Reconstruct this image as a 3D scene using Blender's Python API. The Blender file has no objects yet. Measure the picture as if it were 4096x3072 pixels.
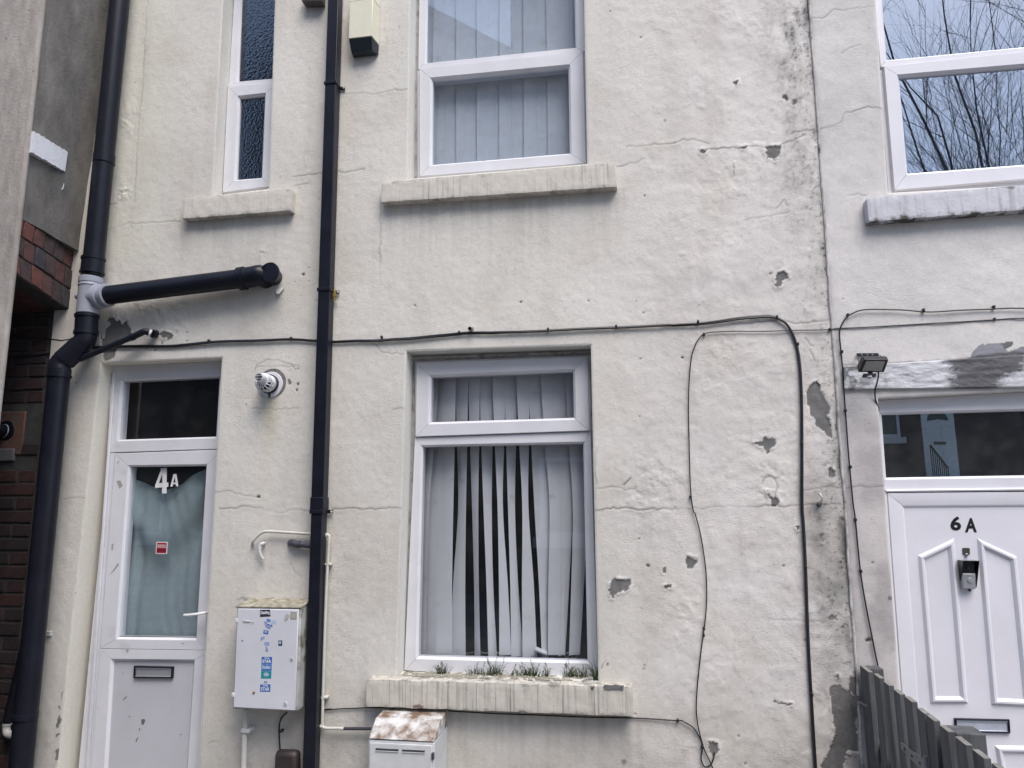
import bpy, bmesh, math, random
import numpy as np
from mathutils import Vector, Matrix
random.seed(7)
SC = bpy.context.scene
COL = SC.collection
# ------------------------------------------------------------------ camera, sky, sun, exposure
F_PX = 2840.0
PITCH, YAW, ROLL = math.radians(9.302), math.radians(9.064), math.radians(-0.4366)
EYE = Vector((0.0, -3.55, 1.65))
_f = Vector((-math.sin(YAW) * math.cos(PITCH), math.cos(YAW) * math.cos(PITCH), math.sin(PITCH)))
_r = _f.cross(Vector((0, 0, 1))).normalized(); _u = _r.cross(_f)
RGT = _r * math.cos(ROLL) + _u * math.sin(ROLL); UPV = _u * math.cos(ROLL) - _r * math.sin(ROLL); FWD = _f
cam = bpy.data.cameras.new('camera'); cam_o = bpy.data.objects.new('camera', cam); COL.objects.link(cam_o)
cam.sensor_width = 36.0; cam.lens = 36.0 * F_PX / 4096.0; cam.clip_start = 0.05; cam.clip_end = 2000
M3 = Matrix((RGT, UPV, -FWD)).transposed()
cam_o.matrix_world = Matrix.Translation(EYE) @ M3.to_4x4()
SC.camera = cam_o
SUN_EL, SUN_AZ = 58.0, 150.0      # azimuth: compass direction the light comes from (180 = behind the camera)
w = bpy.data.worlds.new('World'); SC.world = w; w.use_nodes = True
nt = w.node_tree; nt.nodes.clear()
sky = nt.nodes.new('ShaderNodeTexSky'); sky.sky_type = 'NISHITA'; sky.sun_disc = False
sky.sun_elevation = math.radians(SUN_EL); sky.sun_rotation = math.radians(SUN_AZ)
sky.air_density = 1.0; sky.dust_density = 1.6; sky.ozone_density = 1.0; sky.altitude = 50
hs = nt.nodes.new('ShaderNodeHueSaturation'); hs.inputs['Saturation'].default_value = 1.0
bg = nt.nodes.new('ShaderNodeBackground'); bg.inputs['Strength'].default_value = 0.10
wo = nt.nodes.new('ShaderNodeOutputWorld')
nt.links.new(sky.outputs[0], hs.inputs['Color']); nt.links.new(hs.outputs[0], bg.inputs[0]); nt.links.new(bg.outputs[0], wo.inputs[0])
sun = bpy.data.lights.new('sun', 'SUN'); sun.energy = 1.45; sun.angle = math.radians(40); sun.color = (1.0, 0.955, 0.90)
so = bpy.data.objects.new('sun', sun); COL.objects.link(so)
_az, _el = math.radians(SUN_AZ), math.radians(SUN_EL)
_sd = Vector((math.sin(_az) * math.cos(_el), math.cos(_az) * math.cos(_el), math.sin(_el)))
so.rotation_euler = _sd.to_track_quat('Z', 'Y').to_euler()
vs = SC.view_settings; vs.view_transform = 'Standard'; vs.look = 'None'; vs.gamma = 1.0; vs.exposure = 1.43; vs.use_curve_mapping = False
SC.cycles.max_bounces = 6; SC.cycles.transparent_max_bounces = 12

# ------------------------------------------------------------------ measuring: image -> point on a plane of the place
K = 1400 / 2212
ORG = {1: (0, 0), 2: (1300, 0), 3: (2696, 0), 4: (0, 1000), 5: (1300, 1000), 6: (2696, 1000), 7: (0, 2022), 8: (1300, 2022), 9: (2696, 2022)}
def Z(n, x, y):
    if n == 0: return x, y
    if n == 10: return 3300 + x * 796 / 2201, 1350 + y * 600 / 1659      # flood light / fanlight
    if n == 11: return x * 480 / 1138, 750 + y * 700 / 1659              # arch
    if n == 12: return x * 400 / 737, 1350 + y * 900 / 1659              # passage upper
    if n == 13: return x * 400 / 807, 2250 + y * 822 / 1659              # passage lower
    if n == 14: return 3300 + x * 796 / 2212, 2600 + y * 472 / 1312      # gate
    if n == 15: return 3500 + x * 596 / 1236, 1900 + y * 800 / 1659      # 6A door
    if n == 16: return 900 + x * 400 / 1327, 2380 + y * 500 / 1659       # meter cabinet
    if n == 17: return 500 + x * 400 / 1327, 1800 + y * 500 / 1659       # 4A glass
    return ORG[n][0] + x * K, ORG[n][1] + y * K
def ray(n, x, y):
    px, py = Z(n, x, y)
    return FWD * F_PX + RGT * (px - 2048) - UPV * (py - 1536)
def W(n, x, y, yw=0.0):
    d = ray(n, x, y); return EYE + d * ((yw - EYE.y) / d.y)
def WX(n, x, y, xw):
    d = ray(n, x, y); return EYE + d * ((xw - EYE.x) / d.x)
def Q(n, pts, yw=0.0):
    return [W(n, *p, yw) for p in pts]
def atz(a, b, z):
    t = (z - a.z) / (b.z - a.z); return a + (b - a) * t
def lerp(a, b, t): return a + (b - a) * t
def bil(q, u, v):      # q = TL TR BR BL ; v = 0 at the bottom
    return lerp(lerp(q[3], q[2], u), lerp(q[0], q[1], u), v)

# ------------------------------------------------------------------ materials
MATS = {}
def new_mat(name):
    m = bpy.data.materials.new(name); m.use_nodes = True; m.node_tree.nodes.clear(); return m, m.node_tree
def N(t, typ, **kw):
    n = t.nodes.new(typ)
    for k, v in kw.items():
        if k in n.inputs: n.inputs[k].default_value = v
        else: setattr(n, k, v)
    return n
def noise_col(t, vec, scale, detail, lo, hi, pos=(0.3, 0.7)):
    n = N(t, 'ShaderNodeTexNoise', Scale=scale, Detail=detail, Roughness=0.6); t.links.new(vec, n.inputs['Vector'])
    r = N(t, 'ShaderNodeValToRGB'); r.color_ramp.elements[0].position = pos[0]; r.color_ramp.elements[1].position = pos[1]
    r.color_ramp.elements[0].color = (*lo, 1) if len(lo) == 3 else lo; r.color_ramp.elements[1].color = (*hi, 1) if len(hi) == 3 else hi
    t.links.new(n.outputs['Fac'], r.inputs['Fac']); return r.outputs['Color'], n
def mat(name, color, rough=0.5, metal=0.0, var=0.12, vscale=14, dirt=None, dscale=9, dpos=(0.55, 0.75), bump=0.0, bscale=120, stretch=(1, 1, 1), spec=0.5, trans=0.0, coat=0.0):
    if name in MATS: return MATS[name]
    m, t = new_mat(name)
    tc = N(t, 'ShaderNodeTexCoord'); mp = N(t, 'ShaderNodeMapping'); mp.inputs['Scale'].default_value = stretch
    t.links.new(tc.outputs['Object'], mp.inputs['Vector']); v = mp.outputs['Vector']
    lo = tuple(c * (1 - var) for c in color); hi = tuple(min(1, c * (1 + var)) for c in color)
    c, _ = noise_col(t, v, vscale, 5, lo, hi)
    if dirt:
        f, _ = noise_col(t, v, dscale, 8, (0, 0, 0), (1, 1, 1), dpos)
        mx = N(t, 'ShaderNodeMix', data_type='RGBA'); t.links.new(f, mx.inputs['Factor']); t.links.new(c, mx.inputs[6]); mx.inputs[7].default_value = (*dirt, 1)
        c = mx.outputs[2]
    b = N(t, 'ShaderNodeBsdfPrincipled', Roughness=rough, Metallic=metal)
    b.inputs['Specular IOR Level'].default_value = spec; b.inputs['Coat Weight'].default_value = coat
    t.links.new(c, b.inputs['Base Color'])
    if bump:
        n2 = N(t, 'ShaderNodeTexNoise', Scale=bscale, Detail=4); t.links.new(v, n2.inputs['Vector'])
        bp = N(t, 'ShaderNodeBump', Strength=bump, Distance=0.004); t.links.new(n2.outputs['Fac'], bp.inputs['Height']); t.links.new(bp.outputs[0], b.inputs['Normal'])
    o = N(t, 'ShaderNodeOutputMaterial')
    if trans:
        tr = N(t, 'ShaderNodeBsdfTranslucent'); t.links.new(c, tr.inputs[0]); ms = N(t, 'ShaderNodeMixShader', Fac=trans)
        t.links.new(b.outputs[0], ms.inputs[1]); t.links.new(tr.outputs[0], ms.inputs[2]); t.links.new(ms.outputs[0], o.inputs[0])
    else: t.links.new(b.outputs[0], o.inputs[0])
    MATS[name] = m; return m
def mat_render(name, fine=0.5, attr=True, color=(0.6, 0.58, 0.54)):
    """painted roughcast / roller-textured render; colour (paint, bare mortar, mould, cracks) from the mesh attribute"""
    m, t = new_mat(name)
    tc = N(t, 'ShaderNodeTexCoord'); v = tc.outputs['Object']
    if attr:
        a = N(t, 'ShaderNodeVertexColor', layer_name='Col'); c0 = a.outputs['Color']
    else:
        rgb = N(t, 'ShaderNodeRGB'); rgb.outputs[0].default_value = (*color, 1); c0 = rgb.outputs[0]
    f, _ = noise_col(t, v, 60, 6, (0.93, 0.93, 0.93), (1.05, 1.05, 1.04))
    mx = N(t, 'ShaderNodeMix', data_type='RGBA', blend_type='MULTIPLY'); mx.inputs['Factor'].default_value = 1
    t.links.new(c0, mx.inputs[6]); t.links.new(f, mx.inputs[7])
    b = N(t, 'ShaderNodeBsdfPrincipled', Roughness=0.9); b.inputs['Specular IOR Level'].default_value = 0.25
    t.links.new(mx.outputs[2], b.inputs['Base Color'])
    n1 = N(t, 'ShaderNodeTexNoise', Scale=130, Detail=4, Roughness=0.6, Distortion=0.5); n2 = N(t, 'ShaderNodeTexNoise', Scale=28, Detail=4, Roughness=0.55)
    mp = N(t, 'ShaderNodeMapping'); mp.inputs['Scale'].default_value = (0.6, 1, 1.25); t.links.new(v, mp.inputs['Vector'])
    t.links.new(mp.outputs[0], n1.inputs['Vector']); t.links.new(v, n2.inputs['Vector'])
    nv = N(t, 'ShaderNodeTexNoise', Scale=1.7, Detail=3); t.links.new(v, nv.inputs['Vector']); mr = N(t, 'ShaderNodeMapRange'); mr.inputs['From Min'].default_value = .35; mr.inputs['From Max'].default_value = .65; mr.inputs['To Min'].default_value = fine * .35; mr.inputs['To Max'].default_value = fine * 1.05
    t.links.new(nv.outputs['Fac'], mr.inputs['Value'])
    b1 = N(t, 'ShaderNodeBump', Strength=fine, Distance=0.006); t.links.new(mr.outputs[0], b1.inputs['Strength']); t.links.new(n1.outputs['Fac'], b1.inputs['Height'])
    b2 = N(t, 'ShaderNodeBump', Strength=fine * 0.32, Distance=0.012); t.links.new(n2.outputs['Fac'], b2.inputs['Height']); t.links.new(b1.outputs[0], b2.inputs['Normal'])
    t.links.new(b2.outputs[0], b.inputs['Normal'])
    o = N(t, 'ShaderNodeOutputMaterial'); t.links.new(b.outputs[0], o.inputs[0]); MATS[name] = m; return m
def mat_glass(name, ior=2.0, base=0.05, tint=(0.86, 0.9, 0.92), bump=0.0, bscale=80, rough=0.0, dust=0.03):
    m, t = new_mat(name)
    fr = N(t, 'ShaderNodeFresnel', IOR=ior); ad = N(t, 'ShaderNodeMath', operation='ADD'); ad.inputs[1].default_value = base; ad.use_clamp = True
    t.links.new(fr.outputs[0], ad.inputs[0])
    tr = N(t, 'ShaderNodeBsdfTransparent'); tr.inputs[0].default_value = (*tint, 1)
    gl = N(t, 'ShaderNodeBsdfGlossy', Roughness=rough); gl.inputs['Color'].default_value = (0.9, 0.95, 1.0, 1)
    tc = N(t, 'ShaderNodeTexCoord')
    if bump:
        n = N(t, 'ShaderNodeTexNoise', Scale=bscale, Detail=2); t.links.new(tc.outputs['Object'], n.inputs['Vector'])
        bp = N(t, 'ShaderNodeBump', Strength=bump, Distance=0.01); t.links.new(n.outputs['Fac'], bp.inputs['Height'])
        t.links.new(bp.outputs[0], gl.inputs['Normal']); t.links.new(bp.outputs[0], fr.inputs['Normal'])
    ge = N(t, 'ShaderNodeNewGeometry'); iv = N(t, 'ShaderNodeMath', operation='SUBTRACT'); iv.inputs[0].default_value = 1.0; t.links.new(ge.outputs['Backfacing'], iv.inputs[1])
    mu = N(t, 'ShaderNodeMath', operation='MULTIPLY'); t.links.new(ad.outputs[0], mu.inputs[0]); t.links.new(iv.outputs[0], mu.inputs[1])      # the far face of the sheet adds no second (inner) mirror
    ms = N(t, 'ShaderNodeMixShader'); t.links.new(mu.outputs[0], ms.inputs[0]); t.links.new(tr.outputs[0], ms.inputs[1]); t.links.new(gl.outputs[0], ms.inputs[2])
    # rain spots and dust film
    df = N(t, 'ShaderNodeBsdfDiffuse'); df.inputs[0].default_value = (0.55, 0.56, 0.58, 1)
    n2 = N(t, 'ShaderNodeTexNoise', Scale=9, Detail=5, Roughness=0.6); t.links.new(tc.outputs['Object'], n2.inputs['Vector'])
    rp = N(t, 'ShaderNodeMapRange'); rp.inputs['From Min'].default_value = 0.45; rp.inputs['From Max'].default_value = 0.8; rp.inputs['To Min'].default_value = dust * 0.5; rp.inputs['To Max'].default_value = dust * 1.6
    t.links.new(n2.outputs['Fac'], rp.inputs['Value'])
    m2 = N(t, 'ShaderNodeMixShader'); t.links.new(rp.outputs[0], m2.inputs[0]); t.links.new(ms.outputs[0], m2.inputs[1]); t.links.new(df.outputs[0], m2.inputs[2])
    o = N(t, 'ShaderNodeOutputMaterial'); t.links.new(m2.outputs[0], o.inputs[0]); MATS[name] = m; return m

UPVC = mat('upvc_white', (0.66, 0.655, 0.69), 0.38, var=0.05, vscale=6, dirt=(0.40, 0.39, 0.38), dscale=7, dpos=(0.62, 0.95), bump=0.05, bscale=40)
UPVC6 = mat('upvc_clean', (0.665, 0.655, 0.70), 0.33, var=0.04, vscale=5, dirt=(0.55, 0.54, 0.54), dscale=9, dpos=(0.68, 0.95))
UPVC_D = mat('upvc_dirty', (0.42, 0.41, 0.40), 0.6, var=0.2, vscale=20, dirt=(0.10, 0.10, 0.10), dscale=22, dpos=(0.5, 0.75))
GASKET = mat('gasket_black', (0.02, 0.02, 0.022), 0.6)
GLASS = mat_glass('glass', 1.80, 0.015, tint=(0.95, 0.96, 0.97), dust=0.012)
GLASS6 = mat_glass('glass_upper', 2.6, 0.16, dust=0.01, tint=(0.6, 0.65, 0.75))
GLASS_F = mat_glass('glass_fanlight', 2.5, 0.12, tint=(0.7, 0.75, 0.75), dust=0.03)
GLASS_U = mat_glass('glass_blue', 1.9, 0.03, tint=(0.90, 0.93, 0.96), dust=0.06)
GLASS_O = mat_glass('glass_obscure', 2.0, 0.03, tint=(0.3, 0.34, 0.4), bump=0.16, bscale=70, rough=0.06, dust=0.006)
BLACKP = mat('pvc_black', (0.010, 0.011, 0.018), 0.36, spec=0.24, var=0.25, vscale=10, dirt=(0.02, 0.021, 0.028), dscale=14, dpos=(0.6, 0.85), bump=0.04, bscale=30)
GREYP = mat('pvc_grey', (0.30, 0.31, 0.36), 0.38, var=0.07)
WHITEP = mat('pvc_white', (0.62, 0.61, 0.60), 0.45, var=0.1, dirt=(0.3, 0.28, 0.24), dscale=25, dpos=(0.6, 0.85))
CREAMPIPE = mat('painted_copper', (0.57, 0.55, 0.50), 0.55, var=0.1, vscale=30, dirt=(0.2, 0.17, 0.13), dscale=40, dpos=(0.63, 0.8))
DARKGREYP = mat('pvc_dark_grey', (0.05, 0.05, 0.062), 0.45, var=0.15)
CABLE = mat('cable_black', (0.012, 0.012, 0.016), 0.45)
STEEL = mat('steel', (0.35, 0.35, 0.36), 0.35, metal=0.9, dirt=(0.2, 0.14, 0.09), dscale=60)
CREAM = mat_render('render_reveal', 0.35, False, (0.64, 0.625, 0.58))
RENDER4 = mat_render('render_cream', 0.40)
RENDER6 = mat_render('render_white', 0.34)
def mat_sill(name, base, dirt, edge, streak=80, spread=(.42, .66), crust=.93):
    m, t = new_mat(name); tc = N(t, 'ShaderNodeTexCoord'); v = tc.outputs['Object']
    mp = N(t, 'ShaderNodeMapping'); mp.inputs['Scale'].default_value = (streak, 20, 2.2); t.links.new(v, mp.inputs['Vector'])
    c, _ = noise_col(t, v, 26, 5, tuple(k * .9 for k in base), tuple(k * 1.06 for k in base))
    f1, _ = noise_col(t, mp.outputs[0], 1.0, 3, (0, 0, 0), (1, 1, 1), (.50, .80)); f2, _ = noise_col(t, v, 2.6, 4, (0, 0, 0), (1, 1, 1), spread)
    mu = N(t, 'ShaderNodeMath', operation='MULTIPLY'); t.links.new(f1, mu.inputs[0]); t.links.new(f2, mu.inputs[1])
    mx = N(t, 'ShaderNodeMix', data_type='RGBA'); t.links.new(mu.outputs[0], mx.inputs['Factor']); t.links.new(c, mx.inputs[6]); mx.inputs[7].default_value = (*dirt, 1)
    # grime crust in blotches of its own along the arrises
    sx = N(t, 'ShaderNodeSeparateXYZ'); t.links.new(tc.outputs['Generated'], sx.inputs[0]); ab = N(t, 'ShaderNodeMath', operation='SUBTRACT'); t.links.new(sx.outputs['Z'], ab.inputs[0]); ab.inputs[1].default_value = .5
    a2 = N(t, 'ShaderNodeMath', operation='ABSOLUTE'); t.links.new(ab.outputs[0], a2.inputs[0])
    n = N(t, 'ShaderNodeTexNoise', Scale=16, Detail=7, Roughness=.65); t.links.new(v, n.inputs['Vector'])
    ad = N(t, 'ShaderNodeMath', operation='ADD'); t.links.new(a2.outputs[0], ad.inputs[0]); t.links.new(n.outputs['Fac'], ad.inputs[1])
    mr = N(t, 'ShaderNodeMapRange'); mr.inputs['From Min'].default_value = crust; mr.inputs['From Max'].default_value = crust + .16; mr.inputs['To Max'].default_value = edge; t.links.new(ad.outputs[0], mr.inputs['Value'])
    m2 = N(t, 'ShaderNodeMix', data_type='RGBA'); t.links.new(mr.outputs[0], m2.inputs['Factor']); t.links.new(mx.outputs[2], m2.inputs[6]); m2.inputs[7].default_value = (.07, .068, .06, 1)
    b = N(t, 'ShaderNodeBsdfPrincipled', Roughness=.88); t.links.new(m2.outputs[2], b.inputs['Base Color'])
    n2 = N(t, 'ShaderNodeTexNoise', Scale=45, Detail=6); t.links.new(v, n2.inputs['Vector']); bp = N(t, 'ShaderNodeBump', Strength=.28, Distance=.006); t.links.new(n2.outputs['Fac'], bp.inputs['Height']); t.links.new(bp.outputs[0], b.inputs['Normal'])
    o = N(t, 'ShaderNodeOutputMaterial'); t.links.new(b.outputs[0], o.inputs[0]); MATS[name] = m; return m
SILL = mat_sill('sill_paint', (0.60, 0.56, 0.50), (0.27, 0.25, 0.22), 0.45)
SILL_L = mat_sill('sill_paint_low', (0.57, 0.53, 0.465), (0.13, 0.125, 0.115), 0.6, 110, (.30, .48))
SILL6 = mat_sill('sill_paint_grey', (0.55, 0.55, 0.59), (0.24, 0.24, 0.25), 1.0, 60, (.38, .62), .86)
MORTAR = mat('bare_mortar', (0.155, 0.15, 0.15), 0.95, var=0.2, vscale=60, bump=0.5, bscale=200)
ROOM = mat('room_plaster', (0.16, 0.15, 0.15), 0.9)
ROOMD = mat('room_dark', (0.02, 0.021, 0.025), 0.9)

# ------------------------------------------------------------------ mesh builder
class MB:
    def __init__(s): s.v = []; s.f = []; s.m = []; s.cur = 0
    def add(s, vs, fs):
        o = len(s.v); s.v += [Vector(p) for p in vs]
        for f in fs: s.f.append([o + i for i in f]); s.m.append(s.cur)
        return s
    def hexa(s, a, b):       # two quads of 4 points, front and back
        return s.add(list(a) + list(b), [(0, 1, 2, 3), (7, 6, 5, 4), (0, 4, 5, 1), (1, 5, 6, 2), (2, 6, 7, 3), (3, 7, 4, 0)])
    def box(s, x0, x1, y0, y1, z0, z1):
        return s.hexa([(x0, y0, z1), (x1, y0, z1), (x1, y0, z0), (x0, y0, z0)], [(x0, y1, z1), (x1, y1, z1), (x1, y1, z0), (x0, y1, z0)])
    def slab(s, q, y0, y1):   # quad in x,z pushed from y0 to y1
        return s.hexa([(p.x, y0, p.z) for p in q], [(p.x, y1, p.z) for p in q])
    def bar(s, a, b, wv, tv):   # box along a-b, half width vector, half thickness vector
        a, b, wv, tv = map(Vector, (a, b, wv, tv))
        return s.hexa([a - wv - tv, a + wv - tv, a + wv + tv, a - wv + tv], [b - wv - tv, b + wv - tv, b + wv + tv, b - wv + tv])
    def prism(s, pts, y0, y1):
        n = len(pts)
        return s.add([(p.x, y0, p.z) for p in pts] + [(p.x, y1, p.z) for p in pts],
                     [tuple(range(n)), tuple(range(2 * n - 1, n - 1, -1))] + [(i, n + i, n + (i + 1) % n, (i + 1) % n) for i in range(n)])
    def tube(s, path, r, n=12, cap=True):
        path = [Vector(p) for p in path]; rs = r if isinstance(r, (list, tuple)) else [r] * len(path)
        t0 = (path[1] - path[0]).normalized()
        up = Vector((0, 0, 1)) if abs(t0.z) < 0.9 else Vector((1, 0, 0))
        nr = t0.cross(up).normalized(); o = len(s.v)
        for i, p in enumerate(path):
            a = path[max(0, i - 1)]; b = path[min(len(path) - 1, i + 1)]
            t = (b - a).normalized() if (b - a).length > 1e-9 else t0
            nr = (nr - t * nr.dot(t)).normalized(); bn = t.cross(nr)
            for k in range(n):
                an = 2 * math.pi * k / n; s.v.append(p + (nr * math.cos(an) + bn * math.sin(an)) * rs[i])
        for i in range(len(path) - 1):
            for k in range(n):
                s.f.append([o + i * n + k, o + i * n + (k + 1) % n, o + (i + 1) * n + (k + 1) % n, o + (i + 1) * n + k]); s.m.append(s.cur)
        if cap:
            s.f.append([o + k for k in range(n)][::-1]); s.m.append(s.cur)
            s.f.append([o + (len(path) - 1) * n + k for k in range(n)]); s.m.append(s.cur)
        return s
    def ring(s, O, I, yf, yb, bead=0.010, bd=0.013, ch=0.004, gap=0.0009):
        for i in range(4):
            j = (i + 1) % 4
            def sh(A, B): d = (B - A).normalized() * gap; return A + d, B - d
            o1, o2 = sh(O[i], O[j]); i1, i2 = sh(I[i], I[j])
            oc1 = o1 + (i1 - o1).normalized() * ch; oc2 = o2 + (i2 - o2).normalized() * ch
            cen = (I[0] + I[1] + I[2] + I[3]) / 4
            def inn(P):
                return Vector((P.x + bead * (1 if cen.x > P.x else -1), 0, P.z + bead * (1 if cen.z > P.z else -1)))
            b1, b2 = inn(i1), inn(i2)
            prof = []
            for (A, B, y) in ((o1, o2, yb), (o1, o2, yf + ch), (oc1, oc2, yf), (i1, i2, yf), (b1, b2, yf + bd), (b1, b2, yb)):
                prof.append(((A.x, y, A.z), (B.x, y, B.z)))
            vs = [p[0] for p in prof] + [p[1] for p in prof]; n = len(prof)
            fs = [(k, k + 1, n + k + 1, n + k) for k in range(n - 1)] + [tuple(range(n)), tuple(range(2 * n - 1, n - 1, -1))]
            s.add(vs, fs)
        return s
    def build(s, name, mats, parent=None, smooth=True, angle=35, origin=None, bevel=0.0, fix=True):
        me = bpy.data.meshes.new(name)
        off = Vector((0, 0, 0))
        if origin is not None: off = Vector(origin)
        p = parent
        po = Vector((0, 0, 0))
        while p is not None: po += p.location; p = p.parent
        if parent is not None and origin is None: off = po
        me.from_pydata([tuple(v - off) for v in s.v], [], s.f)
        if not isinstance(mats, (list, tuple)): mats = [mats]
        for m in mats: me.materials.append(m)
        if len(mats) > 1: me.polygons.foreach_set('material_index', s.m)
        if fix:
            bm = bmesh.new(); bm.from_mesh(me); bmesh.ops.recalc_face_normals(bm, faces=bm.faces[:]); bm.to_mesh(me); bm.free()
        if smooth:
            me.polygons.foreach_set('use_smooth', [True] * len(me.polygons)); me.set_sharp_from_angle(angle=math.radians(angle))
        o = bpy.data.objects.new(name, me); COL.objects.link(o)
        if parent is not None: o.parent = parent; o.location = off - po
        elif origin is not None: o.location = off
        if bevel:
            b = o.modifiers.new('bevel', 'BEVEL'); b.width = bevel; b.segments = 2; b.limit_method = 'ANGLE'; b.angle_limit = math.radians(40)
        return o
def thing(name, loc, label, cat, group=None):
    o = bpy.data.objects.new(name, None); COL.objects.link(o); o.location = loc; o.empty_display_size = 0.1
    o['label'] = label; o['category'] = cat
    if group: o['group'] = group
    return o
def tag(o, label, cat, group=None):
    o['label'] = label; o['category'] = cat
    if group: o['group'] = group
    return o
def smoothpath(pts, k=6):
    P = [pts[0] * 2 - pts[1]] + list(pts) + [pts[-1] * 2 - pts[-2]]; out = []
    for i in range(1, len(P) - 2):
        p0, p1, p2, p3 = P[i - 1], P[i], P[i + 1], P[i + 2]
        for j in range(k):
            t = j / k
            out.append(0.5 * ((2 * p1) + (p2 - p0) * t + (2 * p0 - 5 * p1 + 4 * p2 - p3) * t * t + (3 * p1 - p0 - 3 * p2 + p3) * t ** 3))
    out.append(pts[-1].copy()); return out
def text_flat(txt, bold=0.0):
    cu = bpy.data.curves.new('t', 'FONT'); cu.body = txt; cu.size = 1; cu.offset = bold; cu.resolution_u = 3
    ob = bpy.data.objects.new('t', cu); COL.objects.link(ob)
    dg = bpy.context.evaluated_depsgraph_get(); me = bpy.data.meshes.new_from_object(ob.evaluated_get(dg))
    v = np.array([tuple(p.co)[:2] for p in me.vertices]); f = [tuple(p.vertices) for p in me.polygons]
    bpy.data.objects.remove(ob); bpy.data.curves.remove(cu); bpy.data.meshes.remove(me)
    v -= v.min(0); v /= v.max(0); return v, f
def put_text(mb, txt, q, y, bold=0.0):
    v, f = text_flat(txt, bold)
    pts = [bil(q, a, b) for a, b in v]
    mb.add([(p.x, y(p) if callable(y) else y, p.z) for p in pts], f)

# ------------------------------------------------------------------ noise on arrays
def vnoise(X, Y, scale, seed):
    r = np.random.RandomState(seed); T = r.rand(256, 256).astype(np.float32)
    x = X * scale + 37.3; y = Y * scale + 91.7
    xi = np.floor(x).astype(np.int32); yi = np.floor(y).astype(np.int32); fx = x - xi; fy = y - yi
    fx = fx * fx * (3 - 2 * fx); fy = fy * fy * (3 - 2 * fy)
    a = T[xi & 255, yi & 255]; b = T[(xi + 1) & 255, yi & 255]; c = T[xi & 255, (yi + 1) & 255]; d = T[(xi + 1) & 255, (yi + 1) & 255]
    return (a * (1 - fx) + b * fx) * (1 - fy) + (c * (1 - fx) + d * fx) * fy
def fbm(X, Y, scale, seed, oct=4, gain=0.5):
    s = 0; a = 1; t = 0
    for i in range(oct): s = s + a * vnoise(X, Y, scale * 2 ** i, seed + i); t += a; a *= gain
    return s / t
def sstep(a, b, x): t = np.clip((x - a) / (b - a), 0, 1); return t * t * (3 - 2 * t)
def in_poly(X, Y, poly):
    r = np.zeros(X.shape, bool); n = len(poly)
    for i in range(n):
        x0, y0 = poly[i]; x1, y1 = poly[(i + 1) % n]
        if y0 == y1: continue
        c = ((y0 > Y) != (y1 > Y)) & (X < (x1 - x0) * (Y - y0) / (y1 - y0) + x0); r ^= c
    return r
def seg_dist(X, Y, a, b):
    ax, ay = a; bx, by = b; dx, dy = bx - ax, by - ay; L = dx * dx + dy * dy + 1e-12
    t = np.clip(((X - ax) * dx + (Y - ay) * dy) / L, 0, 1); return np.hypot(X - ax - t * dx, Y - ay - t * dy)

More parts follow.
